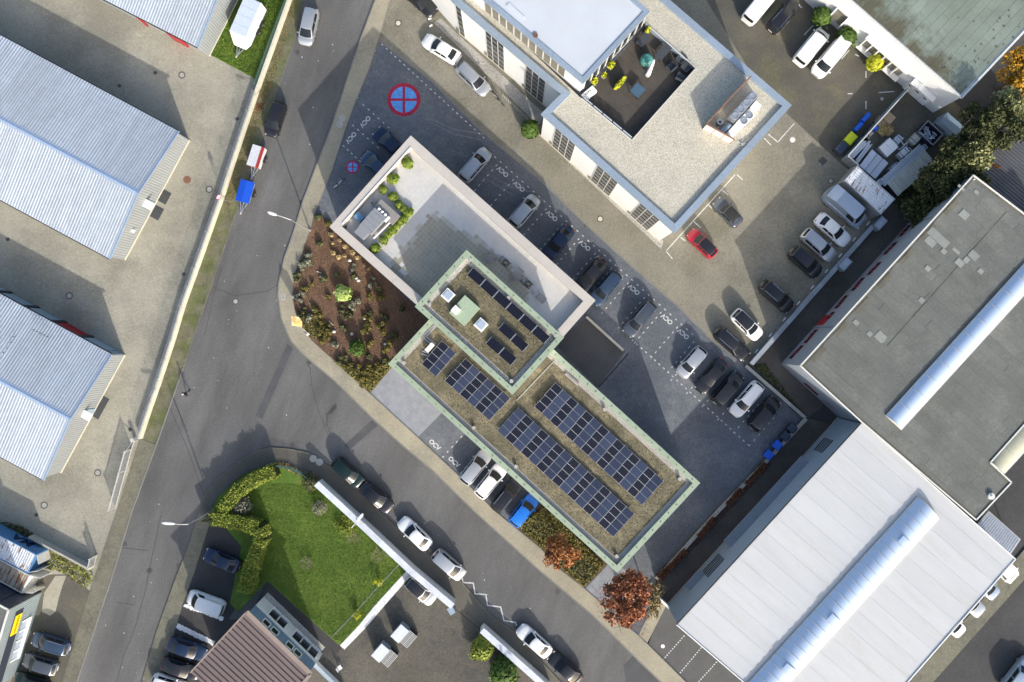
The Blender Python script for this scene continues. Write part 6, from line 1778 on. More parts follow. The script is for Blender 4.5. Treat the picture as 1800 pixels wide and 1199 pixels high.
# terrace furniture
M['slat'] = mat('grey_timber_slat', (.25, .235, .23), var=.12, scale=2, tint=.10)
def slat_table(px, py, L, Wd, ang, label):
    h = .74; w = W(px, py, floor_z + h); t = Thing('slatted_table', label, 'table', (w.x, w.y, floor_z), ang)
    sl = G().box((0, 0, h), (L, Wd / 8 - .03, .04)).mesh('slat')
    for k in range(8): t.part('slat', sl, M['slat'], local=True, loc=(0, -Wd / 2 + (k + .5) * Wd / 8, 0))
    g = G()
    for i in (-1, 1): g.box((i * (L / 2 - .15), 0, h - .06), (.08, Wd - .1, .08))
    t.part('cross_bars', g, M['slat'], local=True)
    lg = G().box((0, 0, h / 2 - .03), (.08, .08, h - .06)).mesh('leg')
    for i in (-1, 1):
        for j in (-1, 1): t.part('leg', lg, M['slat'], local=True, loc=(i * (L / 2 - .15), j * (Wd / 2 - .08), 0))
aU_, aV_ = math.atan2(U.y, U.x), math.atan2(V.y, V.x)
slat_table(863, 453, 1.30, .80, aV_, 'slatted grey table nearest the solar roof corner on the terrace')
slat_table(910, 481, 1.35, .85, aV_, 'slatted grey table with stools in the middle of the terrace')
slat_table(951, 524, 1.15, .80, aU_, 'slatted grey table set across near the far end of the terrace')
def stool(px, py, label):
    w = W(px, py, floor_z + .4); t = Thing('stool', label, 'stool', (w.x, w.y, floor_z), aU_); t.part('seat', G().box((0, 0, .42), (.42, .42, .08)), M['slat'], local=True)
    lg = G().box((0, 0, .19), (.05, .05, .38)).mesh('leg')
    for i in (-1, 1):
        for j in (-1, 1): t.part('leg', lg, M['dark'], local=True, loc=(i * .16, j * .16, 0))
stool(919, 487, 'pale stool on the parapet side of the middle terrace table'); stool(900, 492, 'pale stool on the solar roof side of the middle terrace table'); stool(872, 456, 'low brown stool beside the first slatted table')
def fire_bowl(px, py, label):
    w = W(px, py, floor_z + .4); t = Thing('fire_bowl', label, 'fire bowl', (w.x, w.y, floor_z), aU_)
    t.part('bowl', G().loft([[(r_ * math.cos(k * .5236), r_ * math.sin(k * .5236), z) for k in range(12)] for r_, z in ((.10, .1), (.30, .25), (.36, .45))]), M['dark'], local=True)
    g = G()
    for s_ in (-1, 1): g.bar((-.75, s_ * .34, .12), (.55, s_ * .34, .12), .05, .05); 
    for x in (-.75, -.2, .4): g.bar((x, -.36, .14), (x, .36, .14), .05, .05)
    t.part('frame', g, M['dark'], local=True)
    g = G()
    for k in range(5): g.tube([(-.2 + k * .1, -.18, .42), (-.14 + k * .07, .18, .46)], .04, 6)
    t.part('logs', g, M['wood'], local=True)
fire_bowl(889, 462, 'dark fire bowl on a frame between the first two terrace tables'); fire_bowl(928, 499, 'dark fire bowl on a frame between the last two terrace tables')

# mulch bed planting
def proto(name, m, n, size, rad, h, seed):
    t = shrub(name, 'x', 900, 600, rad, h, m, n, size, .13, None, seed, 'shrub', core=False); return t
PR = {'d': proto('bed_shrub', 'shrubdark', 64, .17, .36, .55, 90), 'g': proto('bed_shrub', 'shrubgrey', 56, .17, .36, .5, 91), 'o': proto('bed_shrub', 'shrubolive', 70, .17, .36, .5, 92), 't': proto('ornamental_grass', 'tan', 70, .16, .26, .45, 93)}
LB = {'d': ('dark green rosette shrub planted in the bark mulch', 'dark rosette shrubs in the mulch bed'), 'g': ('grey leaved rosette shrub planted in the bark mulch', 'grey rosette shrubs in the mulch bed'), 'o': ('olive green low shrub planted in the bark mulch', 'olive shrubs in the mulch bed'), 't': ('tan ornamental grass tuft planted along the terrace wall', 'ornamental grass tufts by the terrace wall')}
first = dict.fromkeys(PR, True)
MARKS = [('the large lime bush', 602, 516), ('the round clipped bush', 627, 612), ('the orange flag', 532, 572), ('the street lamp', 552, 405), ('the middle of the terrace wall', 655, 490), ('the upper pale stick', 558, 476), ('the green roof corner', 692, 622), ('the entrance paving corner', 650, 676), ('the sidewalk bend', 520, 520), ('the end of the terrace wall', 712, 548), ('the lower pale stick', 585, 570), ('the sidewalk edge opposite the road junction', 600, 645)]
def near_mark(px, py): return min(MARKS, key=lambda m: (m[1] - px) ** 2 + (m[2] - py) ** 2)[0]
def plant(k, px, py, s):
    w = W(px, py, .3); lb, gr = LB[k]
    if k != 't': lb = lb.replace('planted in the bark mulch', 'in the mulch bed near ' + near_mark(px, py))
    if first[k]:
        first[k] = False; o = PR[k].o; o.location = (w.x, w.y, .13); o.scale = (s,) * 3; o['label'] = lb; o['group'] = gr
        if k == 't': o['category'] = 'grass'
    else: copy_thing(PR[k].o, (w.x, w.y, .13), random.uniform(0, 6.28), lb, s, gr)
CL = [('g', 545, 457, 11, 8), ('g', 531, 468, 6, 4), ('d', 525, 488, 7, 5), ('d', 567, 489, 6, 4), ('d', 560, 427, 4, 2), ('g', 620, 466, 4, 2), ('g', 620, 478, 4, 3), ('d', 621, 486, 3, 2), ('g', 528, 523, 9, 6), ('o', 535, 507, 5, 2), ('d', 533, 552, 11, 7), ('o', 556, 550, 11, 6), ('g', 625, 535, 9, 6), ('d', 607, 549, 12, 8), ('o', 645, 562, 9, 5), ('d', 650, 548, 7, 3), ('d', 678, 558, 9, 4), ('o', 675, 577, 10, 5), ('g', 547, 562, 8, 5), ('o', 566, 580, 15, 10), ('o', 570, 598, 9, 6), ('d', 605, 577, 6, 4), ('o', 644, 577, 8, 5), ('d', 690, 592, 7, 4), ('o', 678, 607, 11, 7), ('g', 590, 608, 6, 3), ('d', 601, 631, 9, 7), ('o', 622, 644, 13, 9), ('o', 650, 655, 12, 9), ('d', 676, 635, 8, 6), ('o', 668, 646, 9, 6), ('o', 643, 672, 9, 7), ('o', 655, 672, 7, 5), ('o', 650, 604, 6, 3), ('d', 650, 630, 6, 3), ('d', 595, 484, 4, 1), ('o', 547, 500, 3, 1), ('o', 578, 520, 4, 1), ('o', 648, 520, 4, 2), ('d', 705, 540, 5, 2), ('g', 655, 495, 9, 4), ('d', 664, 508, 8, 3), ('o', 670, 525, 7, 2), ('d', 560, 384, 7, 4), ('o', 575, 395, 7, 3),
      ('t', 584, 427, 2, 1), ('t', 585, 443, 2, 1), ('t', 597, 453, 3, 2), ('t', 607, 451, 2, 1), ('t', 618, 445, 3, 2), ('t', 640, 466, 2, 1), ('t', 648, 472, 2, 1), ('t', 606, 432, 3, 2), ('t', 665, 508, 2, 1), ('t', 583, 412, 3, 2), ('t', 597, 424, 3, 1), ('t', 629, 453, 2, 1)]
for k, px, py, r_, n in CL:
    for i in range(n):
        a = random.uniform(0, 6.28); q = r_ * math.sqrt(random.random()); plant(k, px + q * math.cos(a), py + q * math.sin(a), random.uniform(.75, 1.25))
shrub('lime_bush', 'large lime green bush in the mulch bed', 602, 516, 1.05, 1.6, 'lime', 1100, .26, .13, None, 95, 'bush')
shrub('clipped_bush', 'round dark green clipped bush in the mulch bed', 627, 612, 1.08, 1.6, 'boxleaf', 1700, .17, .13, None, 96, 'bush')
rm = {}
for i, (px, py) in enumerate(((615, 458), (627, 489), (630, 493), (565, 487), (552, 545), (587, 583), (678, 605), (541, 587), (619, 587), (516, 522), (599, 640), (642, 560))):
    r = random.Random(i); w = W(px, py, .2); g = G(); R = []
    for z, q in ((0, .8), (.12, 1), (.26, .75), (.34, .35)): R.append([(.24 * q * r.uniform(.8, 1.15) * math.cos(k * .9), .2 * q * r.uniform(.8, 1.15) * math.sin(k * .9), z) for k in range(7)])
    g.loft(R); single('boulder', g, M['rock'], 'pale boulder in the mulch bed near ' + near_mark(px, py), 'stone', (w.x, w.y, .12), 'pale boulders in the mulch bed', local=True)
for i, (p, q, lb) in enumerate((((557, 477), (565, 480), 'pale stick lying in the upper mulch bed'), ((578, 564), (586, 572), 'pale stick lying beside a reddish patch in the lower mulch bed'))):
    a, b = W(p[0], p[1], .2), W(q[0], q[1], .3); single('stick', G().tube([tuple(a), tuple(b)], .05, 6, .03), M['conc_lt'], lb, 'stick', (a.x, a.y, .2))
r = np.random.default_rng(5)
def ground_leaves(name, px_poly, n, z, size, m, h=.12, par=None):
    P = WL(px_poly, z); xy = scatter_poly(P, n, r); cen = np.column_stack([xy, z + r.random(n) * h])
    o = link(name, leaf_mesh(name, cen, size, seed=n, up=1.0), M[m]); o['kind'] = 'stuff'
ground_leaves('ground_cover', [(907, 922), (950, 960), (987, 998), (1026, 1030), (1062, 994), (960, 890)], 7000, .13, .17, 'shrubolive', .40)
ground_leaves('ground_cover', [(930, 925), (965, 955), (1000, 1000), (1030, 1020), (1045, 1000), (960, 910)], 1600, .15, .16, 'shrubdark', .5)
ground_leaves('bark_chips', [(558, 379), (545, 405), (532, 445), (520, 480), (517, 525), (525, 560), (580, 625), (648, 682), (700, 628), (735, 560), (620, 430), (590, 404)], 12000, .125, .10, 'mulchchip' if 'mulchchip' in M else 'copperchip' if 'copperchip' in M else 'olive', .03) if False else None
ground_leaves('ground_cover', [(585, 633), (605, 640), (640, 655), (672, 640), (690, 640), (700, 632), (652, 688), (640, 680)], 2600, .13, .15, 'shrubolive', .4)
ground_leaves('ground_cover', [(522, 555), (560, 545), (575, 575), (560, 595), (545, 592), (530, 572)], 800, .13, .14, 'shrubolive', .25)
M['chip'] = leafmat('bark_chip', (.10, .055, .03), (.24, .15, .09))
ground_leaves('bark_chips', [(558, 379), (545, 405), (532, 445), (520, 480), (517, 525), (525, 560), (580, 625), (648, 682), (700, 628), (735, 560), (620, 430), (590, 404)], 16000, .125, .085, 'chip', .03)
ground_leaves('grass', [(470, 850), (556, 852), (600, 890), (716, 1000), (602, 1130), (586, 1124), (472, 1020), (440, 1050), (430, 1045), (460, 950), (400, 905), (430, 870)], 60000, .14, .07, 'grassblade', .04)
ground_leaves('grass', [(372, 98), (445, 136), (452, 150), (506, 0), (530, -60), (420, 0)], 9000, .06, .10, 'grassblade', .10)
ground_leaves('weeds', [(452, 168), (509, 5), (520, 5), (500, 80), (480, 150), (440, 260), (400, 380), (392, 350), (406, 300)], 2600, .04, .08, 'olive', .06)
ground_leaves('weeds', [(90, 960), (130, 985), (160, 1000), (166, 1020), (150, 1035), (120, 1008), (80, 1000)], 420, .05, .15, 'hedge', .25)
ground_leaves('weeds', [(86, 962), (140, 990), (160, 1018), (140, 1030), (112, 1006), (76, 998)], 520, .05, .13, 'shrubolive', .2)
ground_leaves('weeds', [(4, 915), (40, 925), (84, 955), (60, 960), (0, 935)], 700, .05, .16, 'treegreen', .4)
ground_leaves('fallen_leaves', [(1152, 1022), (1350, 812), (1356, 818), (1158, 1030)], 900, .05, .10, 'deadleaf', .03)
ground_leaves('fallen_leaves', [(1050, 1085), (1130, 1120), (1160, 1060), (1120, 1010), (1040, 1030)], 700, .12, .08, 'copper', .02)
ground_leaves('fallen_leaves', [(800, 1060), (960, 1190), (950, 1195), (845, 1100)], 500, .10, .07, 'deadleaf', .02)
ground_leaves('fallen_leaves', [(480, 815), (560, 850), (556, 842), (500, 812)], 600, .10, .12, 'olive', .25)
ground_leaves('fallen_leaves', [(1640, 280), (1690, 300), (1660, 345), (1600, 385), (1560, 350)], 2600, .05, .18, 'treegreen', .6)
ground_leaves('fallen_leaves', [(452, 182), (464, 180), (460, 194), (450, 195)], 160, .045, .12, 'deadleaf', .02)
ground_leaves('fallen_leaves', [(1735, 283), (1760, 293), (1755, 297), (1733, 287)], 160, 3.5, .12, 'orange', .05)
ground_leaves('weeds', [(1322, 642), (1345, 640), (1412, 730), (1400, 728)], 500, .03, .16, 'treegreen', .2)
# ---------------------------------------------------------------- walls, fences, gates
b = W(450, 165); bw = Thing('boundary_wall', 'long pale boundary wall with thin fence posts along the hangar yard', 'wall', (b.x, b.y, 0))
wl_w = WL(wall_line, .5)
L0 = 0
for i in range(len(wl_w) - 1):
    a, c = Vector(wl_w[i]), Vector(wl_w[i + 1]); n = max(1, round((c - a).length / 4.8))
    for k in range(n):
        p, q = a.lerp(c, k / n), a.lerp(c, (k + 1) / n); bw.part('wall_section', G().bar((p.x, p.y, .45), (q.x, q.y, .45), .26, .98), M['conc_lt'])
pm = G().bar((0, 0, .9), (0, 0, 2.0), .05, .05).mesh('fence_post'); s = 0
for i in range(2, len(wl_w) - 1):
    a, c = Vector(wl_w[i]), Vector(wl_w[i + 1]); n = round((c - a).length / 2.4)
    for k in range(n): p = a.lerp(c, k / n); bw.part('fence_post', pm, M['steel'], local=True, loc=(p.x - b.x, p.y - b.y, 0))
g = G()
for z in [.98 + .1 * k for k in range(11)]:
    for i in range(2, len(wl_w) - 1): g.bar((wl_w[i][0], wl_w[i][1], z), (wl_w[i + 1][0], wl_w[i + 1][1], z), .012, .012)
bw.part('fence_wire', g, M['steel'], kind='stuff')

a, c = W(232, 790), W(204, 892); t = Thing('sliding_gate', 'white barred sliding gate at the end of the boundary wall', 'gate', (a.x, a.y, 0)); ax = (c - a).normalized(); Lg = (c - a).length
for z in (.18, 1.78): p, q = a.copy(), c.copy(); p.z = q.z = z; t.part('rail', G().bar(tuple(p), tuple(q), .09, .10), M['frame'])
for s_ in (0, 1.0, .36): p = a.lerp(c, s_); t.part('gate_post', G().bar((p.x, p.y, .05), (p.x, p.y, 1.95), .11, .11), M['frame'])
bm2 = G().bar((0, 0, .2), (0, 0, 1.75), .04, .04).mesh('bar'); n = int(Lg / .14)
for k in range(n): p = a.lerp(c, (k + .5) / n) - a; t.part('bar', bm2, M['frame'], local=True, loc=(p.x, p.y, 0))
p = W(240, 768); q = W(231, 793); t.part('tail_brace', G().bar((p.x, p.y, .3), (q.x, q.y, 1.7), .07, .07), M['frame']); t.part('tail_brace', G().bar((p.x, p.y, .2), (q.x, q.y, .2), .08, .08), M['frame'])
w = W(239, 772); t.part('motor_box', G().box((w.x, w.y, .5), (.4, .35, 1.0), .3), M['frame'])
a, c = W(171, 976), W(167, 993); t = Thing('garden_gate', 'small white barred gate near the rusty containers', 'gate', (a.x, a.y, 0))
for z in (.2, 1.7): p, q = a.copy(), c.copy(); p.z = q.z = z; t.part('rail', G().bar(tuple(p), tuple(q), .07, .10), M['frame'])
for s_ in (0, 1): p = a.lerp(c, s_); t.part('gate_post', G().bar((p.x, p.y, .05), (p.x, p.y, 1.9), .12, .12), M['frame'])
for k in range(9): p = a.lerp(c, (k + .5) / 9) - a; t.part('bar', bm2, M['frame'], local=True, loc=(p.x, p.y, 0))
a, c = W(60, 940), W(165, 996); t = Thing('yard_wall', 'low grey wall between hangar yard and container court', 'wall', (a.x, a.y, 0)); n = 6
for k in range(n): p, q = a.lerp(c, k / n), a.lerp(c, (k + 1) / n); t.part('wall_section', G().bar((p.x, p.y, .55), (q.x, q.y, .55), .22, 1.2), M['concrete'])

def wall_thing(label, pts, wd, h, m, cop=None, sect=3.0, z=0.0, copw=None):
    P = WL(pts, h); t = Thing('garden_wall', label, 'wall', (P[0][0], P[0][1], z))
    for i in range(len(P) - 1):
        a, c = Vector(P[i]), Vector(P[i + 1]); n = max(1, round((c - a).length / sect))
        for k in range(n):
            p, q = a.lerp(c, k / n), a.lerp(c, (k + 1) / n); t.part('wall_section', G().bar((p.x, p.y, (z + h - .06) / 2), (q.x, q.y, (z + h - .06) / 2), wd, h - .06 - z + .1), m)
            if cop: e = (q - p).normalized() * .008; t.part('coping', G().bar((p.x + e.x, p.y + e.y, h), (q.x - e.x, q.y - e.y, h), copw or wd + .08, .08), cop)
    return t
M['whitecop'] = mat('white_coping', (.56, .59, .64), rough=.5, var=.14, scale=1.2, fine=.1, tint=.06)
wall_thing('long white garden wall between lawn and street sidewalk', [(556, 850), (641, 928), (723, 1005), (796, 1066)], .60, 2.0, M['stucco'], M['whitecop'], 2.4, .1, .72)
wall_thing('second white wall beside the yellow green bush', [(847, 1108), (965, 1213)], .60, 1.9, M['stucco'], M['whitecop'], 2.4, .1, .72)
w0, w1 = W(790, 1066, .7), W(797, 1077, .7)
single('wall_end', G().bar((w0.x, w0.y, .6), (w1.x, w1.y, .6), .7, 1.1), M['zinc'], 'blue grey stepped end block of the long white garden wall', 'wall', (w0.x, w0.y, .08))
wall_thing('low pale concrete wall behind the row of five cars', [(1311, 643), (1363, 688), (1416, 735)], .28, .42, M['concrete'], M['concrete'], 2.6)
wall_thing('low concrete wall between the court and the hall alley', [(1417, 736), (1350, 808), (1262, 899), (1154, 1018)], .36, .55, M['walkdark'], M['concrete'], 2.6)
M['lotcop'] = mat('grey_wall_coping', (.30, .33, .36), rough=.5, var=.12, tint=.10)
wall_thing('long grey wall with metal coping behind the office lot cars', [(1321, 640), (1430, 516), (1535, 397)], .40, .75, M['greywall'], M['lotcop'], 1.5, 0, .52)
for px, py, lb in ((1486, 464, 'blue grey glazed box on the alley side of the lot wall'), (1548, 392, 'blue grey glazed box at the end of the lot wall by the rusty container')):
    w = W(px, py, 1.2); t = Thing('meter_box', lb, 'box', (w.x, w.y, .02), math.radians(48)); t.part('casing', G().box((0, 0, .6), (1.5, .95, 1.2)), M['greywall'], local=True); t.part('glass_lid', G().box((0, 0, 1.22), (1.3, .75, .04)), M['skyglass'], local=True); t.part('lid_frame', G().ring((0, 0, 1.2), .1, .16, .06, 8), M['frame'], local=True)
# garden fence round the street corner and wire with posts on the lawn
def fence(label, pts, h, wires, m, z=.1, step=2.0, net=None):
    P = WL(pts, h / 2); t = Thing('wire_fence', label, 'fence', (P[0][0], P[0][1], z)); pmn = G().bar((0, 0, 0), (0, 0, h), .05, .05).mesh('fence_post')
    for i in range(len(P) - 1):
        a, c = Vector(P[i]), Vector(P[i + 1]); n = max(1, round((c - a).length / step))
        for k in range(n + (i == len(P) - 2)): p = a.lerp(c, k / n); t.part('fence_post', pmn, m, local=True, loc=(p.x - P[0][0], p.y - P[0][1], 0))
    g = G()
    for q in range(wires):
        zz_ = z + .08 + (h - .12) * q / max(1, wires - 1)
        for i in range(len(P) - 1): g.bar((P[i][0], P[i][1], zz_), (P[i + 1][0], P[i + 1][1], zz_), .02, .02)
    t.part('wire', g, m, kind='stuff')
M['greenwire'] = mat('green_wire', (.06, .12, .10), rough=.5)
fence('green wire fence along the curved street corner of the garden', [(484, 818), (510, 822), (535, 834), (556, 850)], 1.4, 14, M['greenwire'], .1, 1.5)
fence('single wire with yellow shrubs along the white gravel strip', [(585, 1118), (625, 1076), (660, 1036), (708, 985)], 1.1, 2, M['steel'], .14, 2.2)
fence('thin wire fence beside the box trailer behind the boundary wall', [(449, 150), (478, 70), (505, 0)], 1.5, 15, M['greenwire'], .06, 2.4)
fence('bare bicycle leaning rail of white hoops by the white office', [(884, 168), (928, 210)], .7, 2, M['frame'], .04, .32)

# ---------------------------------------------------------------- lamps, flags, signs
M['lampwhite'] = mat('lamp_head', (.70, .71, .72), rough=.4, var=.02)
def lamp(label, base, top, head, h, hl=1.0, z=.1):
    b = W(base[0], base[1], z); tp = W(top[0], top[1], h); hd = W(head[0], head[1], h + .25)
    tp.x, tp.y = (b.x, b.y) if top is base else (tp.x, tp.y)
    t = Thing('street_lamp', label, 'street lamp', (b.x, b.y, z)); d_ = (hd - tp); d_.z = 0; L = d_.length; d_ = d_.normalized()
    t.part('pole', G().tube([(b.x, b.y, z), (b.x, b.y, h * .5), (tp.x, tp.y, h)], .09, 8, .05), M['steel'])
    pe = hd - d_ * hl; mid = tp.lerp(pe, .5) + Vector((0, 0, .22))
    t.part('arm', G().tube([tuple(tp), tuple(mid), tuple(pe)], .045, 6), M['frame'])
    g = G(); s_ = Vector((-d_.y, d_.x, 0))
    R = []
    for f, w_ in ((0, .07), (.2, .15), (.75, .17), (1.0, .08)): c = pe + d_ * (hl * f); R.append([tuple(c + s_ * w_ - Vector((0, 0, .05))), tuple(c + s_ * w_ * .7 + Vector((0, 0, .07))), tuple(c - s_ * w_ * .7 + Vector((0, 0, .07))), tuple(c - s_ * w_ - Vector((0, 0, .05)))])
    t.part('lamp_head', g.loft(R), M['lampwhite']); t.part('foot', G().cyl((b.x, b.y, z), .14, .25, 10), M['concrete'])
def radial(px, py, h): k = CAM_H / (CAM_H - h); return (PX + (px - PX) * k, PY + (py - PY) * k)
lamp('street lamp on the sidewalk by the mulch bed, arm reaching over the road', (545, 405), radial(545, 405, 8.0), (471, 373), 8.0)
lamp('street lamp behind the hedge corner, arm reaching over the main road', (376, 896), radial(376, 896, 7.4), (285, 919.5), 7.4, 1.4)
lamp('street lamp by the long white garden wall', (634, 909), radial(634, 909, 5.2), (638, 903), 5.2, 1.1)
# feather flag
a = W(545, 589, .13); t = Thing('advertising_flag', 'orange feather flag leaning over the sidewalk from the mulch bed', 'flag', (a.x, a.y, .13))
tp = W(512, 572, 3.0); p1 = W(530, 576, 1.5)
t.part('flag_pole', G().tube([tuple(a), tuple(p1), tuple(tp)], .035, 6, .02), M['steel'])
M['flag'] = mat('orange_flag_cloth', (.50, .30, .11), rough=.8, var=.12, scale=2, col2=(.70, .50, .32), c2=(.5, .6), c2scale=1.5)
q = [W(531, 575, 1.5), W(513, 572, 2.9), W(512, 556, 3.0), W(525, 557, 2.6), W(531, 565, 2.2)]
nn = Vector((0, .0, .03)); t.part('flag_cloth', G().add([tuple(x + nn) for x in q] + [tuple(x - nn) for x in q], [(0, 1, 2, 3, 4), (9, 8, 7, 6, 5)] + [(i, i + 5, (i + 1) % 5 + 5, (i + 1) % 5) for i in range(5)]), M['flag'])
t.part('foot', G().cyl((a.x, a.y, .1), .2, .08, 10), M['dark'])
# traffic sign by the boundary wall
a = W(398, 353, 0); t = Thing('traffic_sign', 'small pole sign with pink edged plate beside the boundary wall', 'sign', (a.x, a.y, 0))
tp = W(382, 346, 2.5); t.part('sign_pole', G().tube([(a.x, a.y, 0), (a.x - .05, a.y + .02, 2.6)], .035, 6), M['steel'])
M['pink'] = mat('pink_sign_rim', (.55, .10, .22), rough=.5)
g = G().ring((0, 0, 0), .21, .30, .03, 16); o = t.part('sign_rim', g, M['pink'], local=True, loc=(-.05, .02, 2.45)); o.rotation_euler = (math.radians(80), 0, .9)
g = G().cyl((0, 0, -.005), .21, .02, 16); o = t.part('sign_plate', g, M['white'], local=True, loc=(-.05, .02, 2.45)); o.rotation_euler = (math.radians(80), 0, .9)

# ---------------------------------------------------------------- containers and compound
def container(label, P_roof, z, m_roof, m_side, extra=None):
    a, b, c, d_ = [W(p[0], p[1], z) for p in P_roof]           # a-b end, b-c long ... roof corners in order
    t = Thing('shipping_container', label, 'container', ((a.x + c.x) / 2, (a.y + c.y) / 2, 0))
    n = 2; t.part('roof', rib_sheet(a, b, d_, c, .28, .05, (0, 0, 1)), m_roof)
    t.part('body', G().prism([tuple(x.to_2d()) for x in (a, b, c, d_)], .1, z - .02), m_side)
    g = G()
    for p, q in ((a, b), (b, c), (c, d_), (d_, a)): g.bar((p.x, p.y, z), (q.x, q.y, z), .10, .12)
    t.part('roof_frame', g, m_side)
    g = G()
    for p in (a, b, c, d_): g.box((p.x, p.y, z / 2), (.16, .16, z))
    t.part('corner_post', g, m_side)
    return t, a, b, c, d_
M['controof'] = mat('container_roof_white', (.55, .59, .64), rough=.6, var=.08, col2=(.20, .11, .06), c2=(.56, .62), c2scale=1.1, stretch=(.5, 3, math.radians(60)))
M['contrust'] = mat('container_roof_rusty', (.36, .33, .28), rough=.7, var=.12, col2=(.22, .10, .04), c2=(.46, .58), c2scale=.9, stretch=(.5, 3, math.radians(60)))
M['contblue'] = mat('container_blue', (.07, .19, .38), rough=.5, var=.08)
M['contwhite'] = mat('container_white', (.60, .60, .57), rough=.6, var=.06)
M['inknavy'] = mat('navy_letters', (.008, .016, .05), rough=.5)
t, a, b, c, d_ = container('blue container with weathered white roof and open white doors', [(-70, 904), (64, 975), (49, 1007), (-85, 938)], 2.6, M['controof'], M['contblue'])
sd = (b - a).normalized(); nrm = Vector((-sd.y, sd.x, 0)); nrm = nrm if nrm.y > 0 else -nrm
t.part('side_ribs', rib_sheet((b + nrm * .02) - Vector((0, 0, 2.4)), (a + nrm * .02) - Vector((0, 0, 2.4)), (b + nrm * .02) - Vector((0, 0, .1)), (a + nrm * .02) - Vector((0, 0, .1)), .28, .04, nrm), M['contblue'])
mr = Matrix((( -sd.x, 0, nrm.x), (-sd.y, 0, nrm.y), (0, 1, 0))).to_4x4()
p = b - sd * 2.35 + nrm * .075; lo = lettering('letters', 'MA', 1.75, (p.x - t.b.x - sd.x * .3, p.y - t.b.y - sd.y * .3, 1.30), 0, M['inknavy'], t.o, rot=mr.to_euler(), ext=.01)
ed = (c - b).normalized()
def door(par, hinge, d1, L, h, m):
    q = hinge + d1 * L; dd = par.part('door', G().bar((hinge.x, hinge.y, h / 2 + .1), (q.x, q.y, h / 2 + .1), .06, h - .1), m); g = G()
    for k in (.3, .7): r_ = hinge.lerp(q, k); g.cyl((r_.x, r_.y, .2), .03, h - .2, 6)
    par.part('locking_bar', g, M['steel'], dd)
door(t, b + Vector((0, 0, -2.5)), (sd * .6 + ed * .8).normalized(), 1.15, 2.5, M['contwhite']); door(t, c + Vector((0, 0, -2.5)), (sd * .8 - ed * .6).normalized(), 1.15, 2.5, M['contwhite'])
t2, a, b, c, d_ = container('rusty brown container beside the dark workshop', [(-70, 946), (52, 1012), (38, 1042), (-84, 975)], 2.6, M['contrust'], M['contwhite'])
sd = (b - a).normalized(); ed = (c - b).normalized()
door(t2, b + Vector((0, 0, -2.5)), (sd * .9 - ed * .2).normalized(), 1.2, 2.5, M['contwhite']); door(t2, c + Vector((0, 0, -2.5)), (sd * .9 - ed * .4).normalized(), 1.2, 2.5, M['contwhite'])
container('grey container with rust streaked ribbed roof in the compound', [(1507, 292), (1485, 317), (1548, 376), (1572, 350)], 2.6, M['controof'], M['steel'])
# compound wall
A, B, C_ = W(1603, 150, 2.0), W(1491, 274, 2.0), W(1510, 291, 2.0)
t = Thing('sheet_fence', 'corrugated sheet fence round the scaffold compound', 'fence', (B.x, B.y, 0)); n = 8
for k in range(n):
    p, q = A.lerp(B, k / n), A.lerp(B, (k + 1) / n); t.part('fence_panel', rib_sheet((p.x, p.y, 0), (q.x, q.y, 0), (p.x, p.y, 2), (q.x, q.y, 2), .25, .04, (-.7, .7, 0)), M['cladblue'])
t.part('top_rail', G().bar(tuple(A), tuple(B), .12, .08), M['frame']); t.part('fence_panel', rib_sheet((B.x, B.y, 0), (C_.x, C_.y, 0), tuple(B), tuple(C_), .25, .04, (-.7, -.7, 0)), M['steel']); t.part('top_rail', G().bar(tuple(B), tuple(C_), .12, .08), M['frame'])
# scaffold goods
M['alu'] = mat('scaffold_aluminium', (.46, .53, .62), rough=.45, metal=.35, var=.1, tint=.15)
M['ply'] = mat('scaffold_deck', (.47, .49, .46), rough=.6, var=.15, tint=.12)
def stackplank(name, label, cat, p0, p1, wd, z0, n, m, piece, hh=.05, grp=None):
    a, c = W(p0[0], p0[1], z0), W(p1[0], p1[1], z0); t = Thing(name, label, cat, (a.x, a.y, 0), 0, grp); dd = (c - a).normalized(); s_ = Vector((-dd.y, dd.x, 0))
    for k in range(n):
        o = s_ * ((k + .5) / n - .5) * wd; j = dd * random.uniform(-.25, .25); z = z0 - hh / 2 + random.uniform(-.04, .04)
        t.part(piece, G().bar(tuple(a + o + j + Vector((0, 0, z - a.z))), tuple(c + o + j + Vector((0, 0, z - a.z))), wd / n - .03, hh), m)
    g = G()
    for f in (.15, .85): p = a.lerp(c, f); q1, q2 = p - s_ * wd / 2, p + s_ * wd / 2; g.bar((q1.x, q1.y, (z0 - hh) / 2), (q2.x, q2.y, (z0 - hh) / 2), .12, max(.1, z0 - hh))
    t.part('bearers', g, M['wood']); return t
# deck stack: planks laid crosswise
a, c = W(1568, 332, 1.5), W(1636, 275, 1.5); t = Thing('deck_stack', 'long stack of pale scaffold decks laid side by side', 'scaffold stack', (a.x, a.y, 0)); dd = (c - a).normalized(); s_ = Vector((-dd.y, dd.x, 0)); n = 24; Ld = (c - a).length
for k in range(n):
    p = a.lerp(c, (k + .5) / n); wv = 1.05 * random.uniform(.96, 1.04); t.part('deck_board', G().bar(tuple(p - s_ * wv + Vector((0, 0, -.1))), tuple(p + s_ * wv + Vector((0, 0, -.1))), Ld / n - .06, .08), M['ply'])
t.part('stack_body', G().bar((a.x, a.y, .7), (c.x, c.y, .7), 1.9, 1.3), M['dark'])
stackplank('pole_bundle', 'bundle of blue grey scaffold poles beside the deck stack', 'scaffold poles', (1551, 322), (1620, 260), .95, 1.55, 8, M['alu'], 'pole', .08)
stackplank('pole_bundle', 'scaffold planks leaning along the sheet fence', 'scaffold poles', (1494, 277), (1523, 247), .75, 1.2, 5, M['alu'], 'plank', .06)
